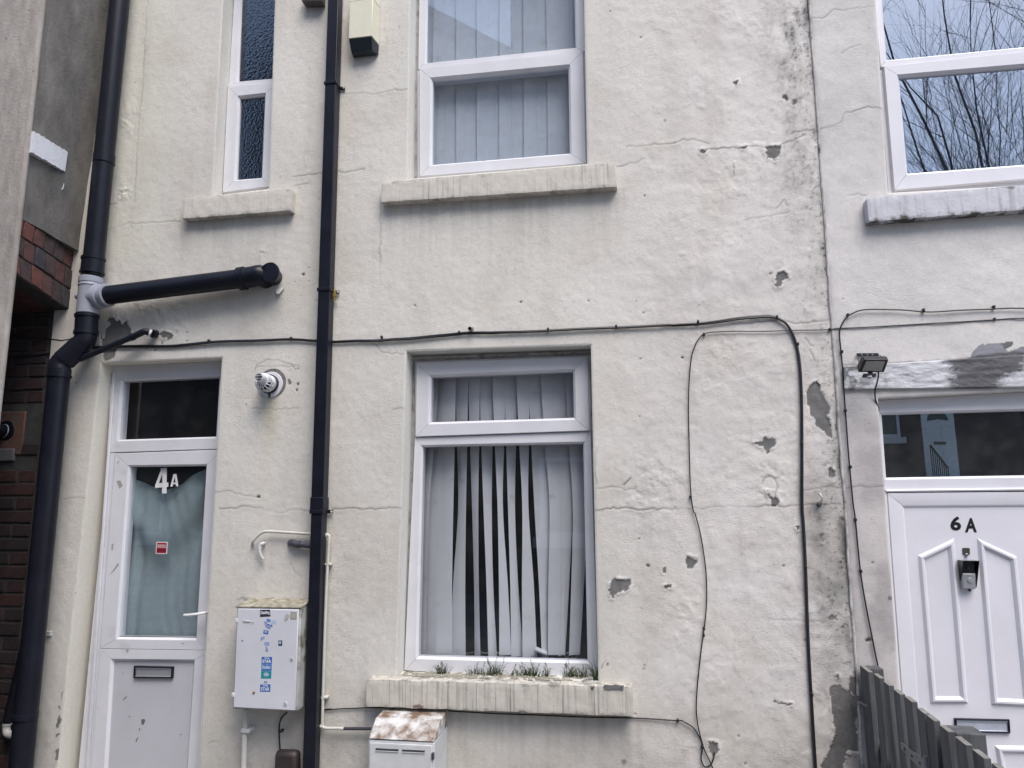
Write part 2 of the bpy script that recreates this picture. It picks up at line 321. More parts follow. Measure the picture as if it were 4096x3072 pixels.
# ------------------------------------------------------------------ the rendered walls
def wall_sheet(name, parent, material, xl, xr, xstep, zs, openings, patches, cracks, spots, shade, y_off=0.0, lumps=(), patch_col=(0.165, 0.16, 0.158)):
    """xl(z), xr(z): edges. openings: quads TL TR BR BL. A fine sheet of render with real relief and per-vertex paint colour."""
    nx = int(round((xr(1.7) - xl(1.7)) / xstep)); t = np.linspace(0, 1, nx + 1)
    Zg, Tg = np.meshgrid(zs, t, indexing='ij'); Xg = xl(Zg) * (1 - Tg) + xr(Zg) * Tg; Zg = Zg.copy()
    nz = len(zs) - 1
    def line_x(a, b): return lambda z: a.x + (b.x - a.x) * (z - a.z) / (b.z - a.z)
    def line_z(a, b): return lambda x: a.z + (b.z - a.z) * (x - a.x) / (b.x - a.x)
    rows = np.arange(nz + 1)
    for q in openings:
        for (a, b) in ((q[3], q[0]), (q[2], q[1])):
            lx = line_x(a, b); zlo, zhi = min(a.z, b.z) - 0.004, max(a.z, b.z) + 0.004
            for i in rows[(zs > zlo) & (zs < zhi)]:
                x = lx(zs[i]); j = int(np.argmin(np.abs(Xg[i] - x)))
                if abs(Xg[i, j] - x) < xstep: Xg[i, j] = x
        for (a, b) in ((q[0], q[1]), (q[3], q[2])):
            lz = line_z(a, b); z0 = lz((a.x + b.x) / 2)
            i0 = int(np.argmin(np.abs(zs - z0)))
            js = np.where((Xg[i0] > min(a.x, b.x) - 0.004) & (Xg[i0] < max(a.x, b.x) + 0.004))[0]
            for j in js:
                z = lz(Xg[i0, j]); i = int(np.argmin(np.abs(zs - z)))
                if abs(zs[i] - z) < 0.006: Zg[i, j] = z
    cx = (Xg[:-1, :-1] + Xg[1:, 1:] + Xg[1:, :-1] + Xg[:-1, 1:]) / 4; cz = (Zg[:-1, :-1] + Zg[1:, 1:] + Zg[1:, :-1] + Zg[:-1, 1:]) / 4
    keep = np.ones(cx.shape, bool); dop = np.full(Xg.shape, 9.0, np.float64)
    for q in openings:
        keep &= ~in_poly(cx, cz, [(p.x, p.z) for p in q])
        d = np.full(Xg.shape, 9.0)
        for i in range(4): d = np.minimum(d, seg_dist(Xg, Zg, (q[i].x, q[i].z), (q[(i + 1) % 4].x, q[(i + 1) % 4].z)))
        dop = np.minimum(dop, d)
    X, Zv = Xg.ravel(), Zg.ravel(); dop = dop.ravel()
    col, Y = shade(X, Zv)
    near = sstep(0.01, 0.07, dop)
    for (lx, lz, lr, la, sc) in lumps:
        g = np.exp(-((X - lx) ** 2 + (Zv - lz) ** 2) / (lr * lr)); n = fbm(X, Zv, sc, 77, 3) ; Y -= g * la * 0.6 * sstep(0.40, 0.66, n)
        col *= (1 - 0.10 * g * sstep(0.0, 0.12, np.abs(n - 0.5)) * 0.0)[:, None]
    wx = (fbm(X, Zv, 60, 5, 3) - 0.5) * 0.018; wz = (fbm(X, Zv, 60, 15, 3) - 0.5) * 0.018
    for poly in patches:
        xs_ = [p[0] for p in poly]; zs_ = [p[1] for p in poly]
        b = (X > min(xs_) - 0.03) & (X < max(xs_) + 0.03) & (Zv > min(zs_) - 0.03) & (Zv < max(zs_) + 0.03)
        idx = np.where(b)[0]; ins = in_poly(X[idx] + wx[idx], Zv[idx] + wz[idx], poly)
        e = np.full(idx.shape, 9.0)
        for i in range(len(poly)): e = np.minimum(e, seg_dist(X[idx] + wx[idx], Zv[idx] + wz[idx], poly[i], poly[(i + 1) % len(poly)]))
        rim = (~ins) & (e < 0.016); Y[idx[rim]] -= 0.0045 * (1 - e[rim] / 0.016) * sstep(.35, .6, vnoise(X[idx[rim]], Zv[idx[rim]], 26, 71))
        ii = idx[ins]; Y[ii] += 0.0028
        tone = 0.85 + 0.35 * fbm(X[ii], Zv[ii], 45, 31, 3)
        col[ii] = np.array(patch_col)[None] * tone[:, None]
    rr = np.random.RandomState(3)
    for cr in cracks:
        pts, wd, dk = cr
        P = []
        for a, b in zip(pts[:-1], pts[1:]):
            L = math.hypot(b[0] - a[0], b[1] - a[1]); k = max(1, int(L / 0.018))
            for i in range(k):
                u = i / k; P.append((a[0] + (b[0] - a[0]) * u + rr.normal() * 0.0025, a[1] + (b[1] - a[1]) * u + rr.normal() * 0.0028))
        P.append(pts[-1])
        xs_ = [p[0] for p in P]; zs_ = [p[1] for p in P]
        idx = np.where((X > min(xs_) - 0.02) & (X < max(xs_) + 0.02) & (Zv > min(zs_) - 0.02) & (Zv < max(zs_) + 0.02))[0]
        d = np.full(idx.shape, 9.0)
        for a, b in zip(P[:-1], P[1:]): d = np.minimum(d, seg_dist(X[idx], Zv[idx], a, b))
        m = np.exp(-(d / wd) ** 2) * np.clip(0.15 + 1.25 * vnoise(X[idx], Zv[idx], 7, 8), 0.1, 1.2)
        col[idx] *= (1 - np.clip(dk * 1.05 * m, 0, 0.9))[:, None]; Y[idx] += 0.0012 * m
        Y[idx] -= 0.0006 * np.exp(-((d - 0.012) / 0.009) ** 2) * vnoise(X[idx], Zv[idx], 14, 9)
    for (sx, sz, sr, sd) in spots:
        idx = np.where((abs(X - sx) < sr * 3) & (abs(Zv - sz) < sr * 3))[0]
        d = np.hypot(X[idx] - sx + wx[idx] * 0.6, Zv[idx] - sz + wz[idx] * 0.6); m = 1 - sstep(sr * 0.6, sr * 1.15, d)
        col[idx] *= (1 - sd * m)[:, None]; Y[idx] += 0.004 * m * (sd > 0.5)
    Y = Y * near + y_off + 0.004 * np.clip(1 - dop / 0.008, 0, 1) ** 2
    co = np.empty((len(X), 3), np.float32); o = Vector((0, 0, 0)); p = parent
    while p is not None: o += p.location; p = p.parent
    co[:, 0] = X - o.x; co[:, 1] = Y - o.y; co[:, 2] = Zv - o.z
    ii, jj = np.where(keep); W1 = nx + 1; a = ii * W1 + jj
    faces = np.stack([a, a + 1, a + W1 + 1, a + W1], 1).astype(np.int32)
    used = np.zeros(len(X), bool); used[faces.ravel()] = True; remap = np.cumsum(used) - 1
    faces = remap[faces].astype(np.int32); co = co[used]; col = np.clip(col[used], 0.004, 0.95)
    me = bpy.data.meshes.new(name); me.vertices.add(len(co)); me.vertices.foreach_set('co', co.ravel())
    nf = len(faces); me.loops.add(nf * 4); me.loops.foreach_set('vertex_index', faces.ravel())
    me.polygons.add(nf); me.polygons.foreach_set('loop_start', np.arange(0, nf * 4, 4, dtype=np.int32))
    me.update(calc_edges=True)
    me.polygons.foreach_set('use_smooth', np.ones(nf, bool))
    ca = me.color_attributes.new('Col', 'FLOAT_COLOR', 'POINT'); c4 = np.ones((len(col), 4), np.float32); c4[:, :3] = col; ca.data.foreach_set('color', c4.ravel())
    me.materials.append(material)
    ob = bpy.data.objects.new(name, me); COL.objects.link(ob); ob.parent = parent
    return ob
def PP(n, pts): return [(p.x, p.z) for p in (W(n, *q) for q in pts)]

# ================================================================== SETTING
GROUND = mat('ground_concrete', (0.16, 0.155, 0.15), 0.9, var=0.25, vscale=3, bump=0.4, bscale=60)
g = MB().add([(-250, -250, 0), (250, -250, 0), (250, 250, 0), (-250, 250, 0)], [(0, 1, 2, 3)]).build('ground', GROUND); g['kind'] = 'structure'

def xb(z): return 0.972 + 0.0112 * z          # party line between the two houses
XS = -3.18                                     # side wall of the left building

house4 = thing('terraced_house', (-1.1, 0, 0), 'cream rendered terraced house with dirty white window frames and door 4A', 'house')
house6 = thing('terraced_house', (2.0, 0, 0), 'whiter rendered terraced house at the right with clean white door 6A', 'house')
house_l = thing('rendered_building', (-3.6, -0.2, 0), 'grey rendered building with brick arch at the far left edge', 'building')

# openings (TL TR BR BL) in the wall plane
OP_BATH = [atz(W(1, 1410, 0), W(1, 1345, 1235), 4.95), atz(W(1, 1737, 0), W(1, 1697, 1192), 4.95), W(1, 1697, 1192), W(1, 1345, 1235)]
OP_UP = [atz(W(2, 540, 0), W(2, 522, 1130), 4.95), atz(W(2, 1637, 0), W(2, 1657, 1035), 4.95), W(2, 1657, 1035), W(2, 522, 1130)]
OP_LOW = [W(5, 515, 640), W(5, 1680, 600), W(8, 1728, 1112), W(8, 455, 1082)]
_a, _b = W(4, 640, 715), W(7, 505, 0)
_c, _d = W(4, 1402, 680), W(7, 1255, 1659)
OP_DOOR4 = [_a, _c, atz(_c, _d, 0.06), atz(_a, W(7, 360, 1659), 0.06)]
D6Y = 0.06
_l0, _l1 = W(6, 1286, 940), W(9, 1420, 1160)
OP_DOOR6 = [_l0, Vector((2.13, 0, W(6, 2212, 875).z - 0.0)), Vector((2.10, 0, 0.06)), atz(_l0, _l1, 0.06)]
_l2, _l3 = W(3, 1272, 0), W(3, 1350, 1222)
OP_UP6 = [atz(_l2, _l3, 4.95), Vector((2.56, 0, 4.95)), Vector((2.56, 0, W(3, 2212, 1160).z - 0.02)), _l3]

def zlist(z0, z1, step): return np.concatenate([np.linspace(0.0, z0 - 0.05, 5), np.arange(z0, z1, step), np.linspace(z1 + 0.05, 5.9, 8)])
ZS = zlist(0.24, 4.98, 0.0052)

PATCH4 = [PP(3, p) for p in (
    [(170, 950), (210, 945), (208, 965), (185, 980), (168, 970)], [(425, 932), (465, 922), (460, 937), (430, 940)],
    [(585, 925), (670, 920), (672, 945), (665, 990), (640, 1000), (640, 1020), (622, 1000), (590, 998), (578, 970), (585, 955)],
    [(378, 520), (400, 510), (408, 530), (390, 542)])] + [PP(6, p) for p in (
    [(655, 145), (690, 130), (715, 150), (720, 175), (690, 195), (680, 225), (650, 240), (635, 225), (640, 190)],
    [(840, 880), (885, 835), (912, 832), (925, 880), (945, 940), (985, 985), (985, 1020), (970, 1045), (1000, 1135), (1000, 1190), (970, 1170), (930, 1135), (890, 1100), (890, 1070), (870, 1045), (850, 980), (838, 920)],
    [(510, 1215), (560, 1210), (575, 1180), (640, 1190), (650, 1230), (610, 1265), (595, 1290), (580, 1265), (555, 1245), (530, 1235)],
    [(975, 1390), (990, 1370), (1020, 1395), (1020, 1430), (1005, 1455), (995, 1435), (980, 1440)],
    [(585, 1520), (610, 1560), (650, 1560), (668, 1590), (640, 1625), (610, 1620), (605, 1580)])] + [PP(8, p) for p in (
    [(1797, 490), (1815, 465), (1935, 465), (1930, 500), (1900, 540), (1830, 565), (1815, 592), (1800, 560)],
    [(2140, 505), (2185, 498), (2192, 520), (2150, 527)], [(2132, 400), (2158, 393), (2152, 427), (2138, 427)])] + [PP(9, p) for p in (
    [(85, 320), (140, 335), (145, 360), (110, 400), (75, 400), (78, 365)], [(970, 700), (990, 685), (1025, 700), (1020, 725), (980, 720)],
    [(985, 1150), (1050, 1140), (1100, 1175), (1115, 1080), (1160, 1090), (1178, 1200), (1165, 1330), (1150, 1345), (1165, 1560), (1130, 1550), (1090, 1565), (1075, 1659), (1060, 1800), (925, 1800), (925, 1640), (985, 1560), (1020, 1440), (1010, 1370), (990, 1290), (995, 1220), (975, 1180)],
    [(922, 178), (946, 176), (932, 238), (920, 210)], [(768, 128), (798, 128), (790, 158)], [(220, 1490), (275, 1500), (280, 1540), (250, 1600), (225, 1540)], [(630, 1238), (690, 1245), (745, 1250), (745, 1260), (690, 1258), (632, 1246)], [(1025, 1080), (1045, 1075), (1040, 1105), (1028, 1095)])] + [PP(4, p) for p in (
    [(640, 520), (690, 430), (745, 420), (800, 455), (825, 500), (830, 560), (790, 585), (735, 620), (725, 680), (660, 700), (640, 610)],
    [(1000, 530), (1040, 512), (1080, 528), (1100, 545), (1085, 562), (1040, 560)])] + [PP(13, p) for p in (
    [(462, 1490), (478, 1488), (478, 1560), (462, 1612), (446, 1600), (450, 1520)], [(478, 1230), (494, 1240), (490, 1300), (458, 1340), (455, 1310)], [(455, 1380), (480, 1375), (470, 1400), (455, 1400)], [(500, 1020), (508, 1030), (500, 1110), (495, 1070)], [(465, 1160), (494, 1155), (490, 1180), (465, 1180)])]
WIRE = 0.0035
CRACK4 = [(PP(n, p), wdt, dk) for n, p, wdt, dk in (
    (2, [(110, 590), (200, 590), (270, 590), (330, 592), (400, 575), (520, 560)], WIRE, .5), (2, [(80, 1080), (110, 1090), (150, 1085), (250, 1070)], WIRE, .45),
    (2, [(1840, 1050), (1960, 1030), (2020, 1000)], WIRE, .4), (2, [(1910, 930), (2000, 925), (2080, 912), (2212, 905)], WIRE, .55),
    (3, [(0, 900), (60, 885), (130, 882), (220, 905)], WIRE, .55), (3, [(150, 950), (300, 935), (420, 935), (480, 918), (550, 930), (590, 938)], WIRE, .6),
    (3, [(670, 915), (750, 890), (830, 848)], WIRE, .6), (3, [(740, 850), (760, 830), (880, 822)], WIRE, .6),
    (4, [(1350, 1525), (1450, 1525), (1530, 1545), (1620, 1560)], WIRE, .5), (7, [(1380, 20), (1480, 20), (1560, 5), (1700, 30), (1760, 50), (1850, 30), (1950, 35)], WIRE, .45),
    (5, [(40, 1635), (250, 1635), (450, 1630), (500, 1628)], WIRE, .5), (5, [(1705, 1640), (1850, 1630), (2000, 1635), (2212, 1635)], WIRE, .55),
    (6, [(0, 1630), (130, 1630), (300, 1620), (500, 1622), (600, 1610), (700, 1620), (800, 1610), (1050, 1605)], WIRE, .55),
    (6, [(820, 1515), (900, 1510), (980, 1490), (1060, 1500)], WIRE, .5), (6, [(360, 470), (500, 460), (600, 450), (700, 450), (800, 465), (980, 440)], WIRE, .45),
    (6, [(555, 1480), (570, 1440), (620, 1430), (655, 1480), (640, 1560)], WIRE, .4), (6, [(960, 1335), (1000, 1370), (1010, 1300)], WIRE, .4), (6, [(825, 550), (860, 600), (880, 605)], WIRE, .4), (6, [(855, 630), (880, 670), (890, 700)], WIRE, .4),
    (5, [(250, 585), (320, 600), (370, 650), (430, 655), (500, 655)], WIRE, .35), (5, [(1715, 1250), (1705, 1350), (1708, 1430), (1720, 1480)], WIRE, .45),
    (5, [(430, 1005), (480, 998), (500, 1002)], WIRE, .35), (5, [(1890, 1480), (1910, 1460), (1930, 1440)], WIRE, .6), (5, [(1720, 1510), (1800, 1500), (1870, 1500), (1900, 1520), (1960, 1510)], WIRE, .3),
    (1, [(680, 1450), (800, 1415), (1000, 1405), (1140, 1400)], WIRE, .4), (1, [(1850, 1178), (1950, 1160)], WIRE, .35), (1, [(2040, 1095), (1950, 1105), (1850, 1115)], WIRE, .4),
    (1, [(930, 0), (912, 350), (900, 550), (870, 850), (848, 1280)], 0.005, .22), (1, [(690, 1290), (740, 1285)], 0.005, .6),
    (4, [(1615, 760), (1625, 720), (1680, 695), (1720, 690), (1780, 705), (1860, 730), (1870, 760)], WIRE, .45), (4, [(1620, 740), (1720, 738), (1890, 735)], WIRE, .35),
    (4, [(1600, 1000), (1700, 1005), (1800, 1005), (1890, 1000)], WIRE, .45), (4, [(1290, 600), (1300, 650), (1305, 680)], WIRE, .35), (4, [(640, 1570), (510, 1565), (400, 1575)], WIRE, .3),
    (9, [(600, 720), (850, 735), (1000, 740)], WIRE, .25), (9, [(40, 240), (60, 300), (90, 330)], WIRE, .3), (9, [(600, 1280), (640, 1300), (680, 1290)], WIRE, .3),
    (3, [(640, 1320), (700, 1260), (715, 1300)], WIRE, .35), (3, [(450, 1390), (560, 1370), (720, 1345)], WIRE, .2), (2, [(352, 1290), (345, 1659)], 0.005, .22), (5, [(345, 0), (343, 250)], 0.005, .14),
    (7, [(1500, 590), (1600, 600), (1700, 598), (1730, 590)], WIRE, .5), (7, [(1830, 360), (1860, 420), (1905, 450)], WIRE, .35), (7, [(1330, 1500), (1400, 1480)], WIRE, .4), (3, [(378, 1045), (382, 1110)], WIRE, .5))]
SPOT4 = [(*PP(n, [(x, y)])[0], r, d) for n, x, y, r, d in (
    (4, 1915, 155, .011, .85), (4, 1950, 112, .004, .7), (4, 1952, 200, .004, .7), (4, 1865, 200, .004, .6), (4, 1632, 1560, .010, .85), (4, 1830, 840, .010, .75), (4, 1825, 825, .008, .75), (4, 1882, 850, .009, .8), (4, 1876, 885, .009, .8),
    (4, 1885, 750, .006, .7), (4, 1555, 980, .005, .7), (4, 1695, 690, .005, .5), (4, 1180, 520, .007, .6), (4, 1178, 575, .006, .6), (4, 1120, 510, .006, .6), (4, 1020, 590, .008, .6), (4, 920, 620, .007, .6), (4, 980, 632, .008, .6),
    (5, 567, 355, .006, .75), (5, 1240, 330, .007, .8), (5, 1665, 322, .006, .75), (5, 1968, 320, .006, .5), (5, 2010, 395, .005, .6), (5, 1995, 690, .004, .7), (5, 2103, 1470, .004, .7), (5, 1985, 1055, .004, .6),
    (3, 700, 610, .014, .8), (3, 712, 625, .010, .7), (3, 765, 640, .014, .7), (3, 755, 655, .008, .7), (3, 865, 1250, .005, .7), (2, 2018, 1237, .006, .8), (2, 1800, 70, .005, .7), (2, 1995, 235, .008, .6), (2, 2150, 758, .010, .5),
    (6, 55, 680, .008, .8), (6, 612, 150, .006, .6), (8, 2040, 378, .008, .7), (8, 1985, 210, .006, .7), (8, 2000, 650, .006, .4), (8, 2015, 1030, .006, .5), (8, 2020, 1005, .005, .5), (8, 1785, 1003, .008, .6), (8, 1890, 1620, .012, .5), (8, 137, 917, .005, .3), (8, 1960, 1320, .005, .6),
    (9, 690, 380, .007, .6), (9, 408, 1460, .006, .7), (9, 830, 850, .008, .5), (9, 1030, 790, .006, .5), (9, 635, 380, .005, .4), (9, 450, 1630, .006, .6), (7, 480, 555, .006, .6), (12, 558, 335, .006, .7), (12, 505, 430, .004, .6),
    (7, 310, 805, .018, .35), (1, 1365, 895, .004, .6), (1, 855, 520, .006, .4))]
_fl = W(4, 1712, 850); _sp = PP(6, [(900, 1600)])[0]
def shade4(X, Zv):
    n1 = fbm(X, Zv, 1.3, 100, 4); n2 = fbm(X, Zv, 6, 110, 4); n3 = fbm(X, Zv, 30, 120, 4)
    base = np.array((0.636, 0.604, 0.558))[None] * (0.90 + 0.20 * n1 + 0.08 * (n2 - 0.5))[:, None]
    # smoother yellower repair beside the narrow window, pinker paint to the right
    sm = sstep(-2.55, -2.75, X) * sstep(2.95, 3.15, Zv); base *= (1 + sm[:, None] * np.array((0.0, 0.012, -0.03)))
    rt = sstep(-0.6, 0.9, X); base *= (1 + rt[:, None] * np.array((0.0, -0.012, 0.02)))
    d = xb(Zv) - X
    m1 = fbm(X, Zv, 9, 200, 5, 0.6); m2 = fbm(X * 1.0, Zv * 0.35, 16, 210, 5, 0.65)
    up = np.exp(-((d - 0.10) / 0.11) ** 2) * sstep(2.6, 4.1, Zv) * sstep(0.34, 0.80, m2) * (0.55 + 0.9 * sstep(.4, .7, fbm(X, Zv, 60, 233, 3, .7)))
    strip = np.exp(-np.clip(d, 0, 9) / 0.03) * sstep(0.36, 0.70, m2)
    mid = np.exp(-((d - 0.10) / 0.14) ** 2) * sstep(0.36, 0.80, m1) * (0.45 + 0.25 * sstep(2.2, 1.4, Zv))
    low = sstep(0.24, 0.18, d) * sstep(1.80, 1.66, Zv) * sstep(0.75, 1.3, Zv) * (0.16 + 0.30 * m1) * (0.7 + 0.6 * sstep(.2, 0., d))
    spk = sstep(0.62, 0.74, fbm(X, Zv, 70, 230, 3, 0.7)) * np.exp(-np.clip(d, 0, 9) / 0.12) * 0.6
    dirt = np.clip(up * 0.55 + strip * 0.7 + mid * 0.42 + low * 0.75 + spk * 0.9, 0, 0.93)
    # run-off below sills, flue condensate, boiler side, foot of the wall
    st = fbm(X * 1.0, Zv * 0.06, 40, 240, 4)
    for q, s in ((OP_UP, 0.16), (OP_LOW, 0.16), (OP_BATH, 0.10)):
        x0, x1, zt = q[3].x - 0.22, q[2].x + 0.22, q[3].z - 0.15
        dirt += s * sstep(x0, x0 + 0.03, X) * sstep(x1, x1 - 0.03, X) * sstep(zt + 0.01, zt, Zv) * np.exp(-np.clip(zt - Zv, 0, 9) / 0.22) * sstep(0.35, 0.7, st) * (Zv < zt)
    dirt += 0.20 * sstep(0.8, 0.2, Zv) * sstep(0.3, 0.7, m1)
    blk = np.array((0.045, 0.046, 0.042)); col = base * (1 - dirt[:, None]) + blk[None] * dirt[:, None]
    fl = np.exp(-((X - _fl.x) / 0.05) ** 2) * sstep(_fl.z - 0.02, _fl.z - 0.12, Zv) * np.exp(-np.clip(_fl.z - Zv, 0, 9) / 0.3)
    col *= 1 - fl[:, None] * np.array((0.08, 0.13, 0.28)) * 1.2
    hk = np.exp(-((X - _sp[0]) / 0.035) ** 2) * (Zv < _sp[1]) * np.exp(-np.clip(_sp[1] - Zv, 0, 9) / 0.15); col *= 1 - hk[:, None] * 0.45
    blot = sstep(0.50, 0.74, fbm(X, Zv, 3.5, 260, 5)); col *= 1 - blot[:, None] * np.array((0.06, 0.07, 0.09))
    run = sstep(0.54, 0.78, fbm(X, Zv * 0.10, 9, 265, 4)) * (0.4 + 0.6 * fbm(X, Zv, 2.0, 266, 3)); col *= 1 - run[:, None] * np.array((0.09, 0.09, 0.10))
    fleck = sstep(0.70, 0.80, fbm(X, Zv, 55, 267, 3, .7)) * sstep(0.45, 0.65, fbm(X, Zv, 2.5, 268, 3)); col *= 1 - fleck[:, None] * 0.18
    wht = sstep(0.60, 0.75, fbm(X, Zv, 5, 269, 4)) * sstep(-1.0, 0.6, X); col *= 1 + wht[:, None] * np.array((.05, .055, .07))
    foot_tone = sstep(0.95, 0.25, Zv); col *= 1 - foot_tone[:, None] * np.array((.10, .10, .10))  # evenly darker towards the bottom of the wall
    rough = 0.45 + 0.9 * sstep(-0.3, 0.6, X) - 0.35 * sm
    Y = (fbm(X, Zv, 4, 300, 3) - 0.5) * 0.0065 * rough + (fbm(X, Zv, 16, 310, 2) - 0.5) * 0.0030 * rough + (n3 - 0.5) * 0.0020
    blister = 0.6 * sstep(0.62, 0.72, fbm(X, Zv, 12, 320, 3)) * sstep(-0.2, 0.3, X); Y -= blister * 0.0022
    return col, Y
LUMP4 = [(*PP(n, [(x, y)])[0], r, a, s) for n, x, y, r, a, s in ((6, 600, 1470, .10, .006, 30), (5, 2050, 1500, .16, .006, 26), (9, 80, 680, .10, .005, 24), (9, 250, 980, .16, .004, 18), (6, 400, 640, .12, .004, 26), (3, 350, 1080, .16, .004, 22), (4, 1100, 420, .14, .005, 30), (4, 920, 345, .06, .006, 50), (1, 800, 760, .10, .005, 30), (1, 780, 1220, .05, .007, 50), (4, 1650, 20, .035, .006, 70), (3, 560, 960, .14, .004, 24))]
wall4 = wall_sheet('wall', house4, RENDER4, lambda z: -3.27 + 0 * z, xb, 0.0054, ZS, [OP_BATH, OP_UP, OP_LOW, OP_DOOR4], PATCH4, CRACK4, SPOT4, shade4, 0.0, LUMP4)

PATCH6 = []
CRACK6 = [(PP(n, p), wd, dk) for n, p, wd, dk in ((3, [(890, 822), (960, 808), (1020, 798), (1055, 780), (1065, 730), (1080, 710), (1120, 712), (1180, 690), (1220, 675), (1280, 688), (1318, 695)], WIRE, .6),
    (6, [(1070, 1500), (1180, 1490), (1250, 1495), (1318, 1490)], WIRE, .6), (3, [(860, 122), (930, 120), (1000, 70), (1100, 68), (1180, 55), (1265, 45)], WIRE, .3), (3, [(1100, 1240), (1160, 1232), (1210, 1240)], WIRE, .4),
    (6, [(1070, 725), (1160, 730), (1350, 722), (1600, 708), (1690, 705), (1900, 680), (2090, 655), (2212, 655)], 0.005, .6), (6, [(1010, 820), (1060, 822)], WIRE, .4), (3, [(1060, 340), (1090, 315), (1180, 285)], WIRE, .25))]
SPOT6 = [(*PP(n, [(x, y)])[0], r, d) for n, x, y, r, d in ((9, 1360, 583, .011, .6), (9, 1232, 845, .011, .7), (9, 1215, 852, .008, .8), (9, 1248, 362, .005, .6), (3, 1232, 187, .004, .6), (6, 1065, 315, .004, .6), (9, 1240, 85, .004, .6), (6, 1205, 1105, .004, .5), (6, 1232, 1100, .004, .5))]
PAINTED = PP(6, [(1690, 705), (1880, 680), (1880, 650), (1960, 600), (2060, 590), (2140, 578), (2140, 605), (2090, 630), (2110, 655), (2212, 655), (2400, 640), (2400, 700), (1690, 712)])
PAINT2 = PP(6, [(1880, 650), (1930, 600), (2060, 588), (2120, 640), (2212, 610), (2400, 610), (2400, 660), (2110, 655), (1880, 680)])
def shade6(X, Zv):
    n1 = fbm(X, Zv, 1.5, 400, 4); n2 = fbm(X, Zv, 7, 410, 4)
    col = np.array((0.618, 0.590, 0.576))[None] * (0.90 + 0.18 * n1 + 0.10 * (n2 - 0.5))[:, None]
    d = X - xb(Zv); m1 = fbm(X, Zv * 0.4, 14, 420, 5, 0.6)
    lo = sstep(0.40, 0.0, d) * sstep(2.25, 2.0, Zv) * (0.10 + 0.18 * m1)
    pil = sstep(0.05, 0.08, d) * sstep(2.05, 1.95, Zv) * sstep(0.45, 0.7, fbm(X, Zv, 5, 430, 4)) * 0.25
    pink = sstep(2.2, 1.9, Zv); col *= 1 + pink[:, None] * np.array((-0.01, -0.035, -0.03))
    edge = np.exp(-d / 0.012) * sstep(0.35, 0.6, m1) * 0.6
    dirt = np.clip(lo + pil + edge, 0, 0.9)[:, None]; col = col * (1 - dirt) + np.array((0.09, 0.085, 0.085)) * dirt
    wx = (fbm(X, Zv, 40, 5, 3) - .5) * .03; p = in_poly(X + wx, Zv + wx * 0.5, PAINT2); col[p] = np.array((0.24, 0.24, 0.265)) * (0.8 + 0.5 * fbm(X[p], Zv[p] * 3, 20, 9, 3))[:, None]
    p = in_poly(X + wx * 0.7, Zv + wx * 0.3, PAINTED) & ~p; col[p] = np.array((0.13, 0.13, 0.14)) * (0.8 + 0.5 * fbm(X[p], Zv[p] * 3, 20, 9, 3))[:, None]
    Y = (fbm(X, Zv, 4, 440, 3) - 0.5) * 0.009 + (fbm(X, Zv, 14, 450, 2) - 0.5) * 0.0032
    return col, Y
OP_LINTEL = [W(6, 1075, 735), Vector((2.4, 0, W(6, 2212, 660).z)), Vector((2.4, 0, W(6, 2212, 870).z)), W(6, 1078, 880)]
wall6 = wall_sheet('wall', house6, RENDER6, xb, lambda z: 3.2 + 0 * z, 0.0054, ZS, [OP_UP6, OP_DOOR6], PATCH6, CRACK6, SPOT6, shade6, -0.007)
# rounded bead of render where the two coats meet
_p = [Vector((xb(z) + 0.004 + 0.0015 * math.sin(z * 9) + 0.001 * math.sin(z * 31), -0.003, z)) for z in np.linspace(0, 5.9, 140)]
MB().tube(_p, 0.0065, 8).build('render_bead', mat('bead_render', (0.50, 0.48, 0.46), 0.9, var=0.25, vscale=20, dirt=(0.09, 0.09, 0.085), dscale=12, dpos=(0.48, 0.68)), house6)

def reveal(name, q, parent, depth, material, y0=0.003, top=True, bottom=True, left=True, right=True):
    mb = MB()
    c = (q[0] + q[1] + q[2] + q[3]) / 4; T = 0.05
    def side(A, B, nrm):
        a, b = A.copy(), B.copy(); n = Vector(nrm) * T
        mb.hexa([(a.x, y0, a.z), (b.x, y0, b.z), (b.x + n.x, y0, b.z + n.z), (a.x + n.x, y0, a.z + n.z)], [(a.x, depth, a.z), (b.x, depth, b.z), (b.x + n.x, depth, b.z + n.z), (a.x + n.x, depth, a.z + n.z)])
    if left: side(q[3], q[0], (-1, 0, 0))
    if right: side(q[1], q[2], (1, 0, 0))
    if top: side(q[0], q[1], (0, 0, 1))
    if bottom: side(q[2], q[3], (0, 0, -1))
    return mb.build(name, material, parent, smooth=False)
for q, par, d in ((OP_BATH, house4, 0.17), (OP_UP, house4, 0.17), (OP_LOW, house4, 0.17), (OP_DOOR6, house6, 0.14), (OP_UP6, house6, 0.14)):
    reveal('reveal', q, par, d, CREAM, y0=0.003 if par is house4 else -0.003)
reveal('reveal', OP_DOOR4, house4, 0.17, mat_render('reveal_cream', 0.3, False, (0.74, 0.70, 0.61)))
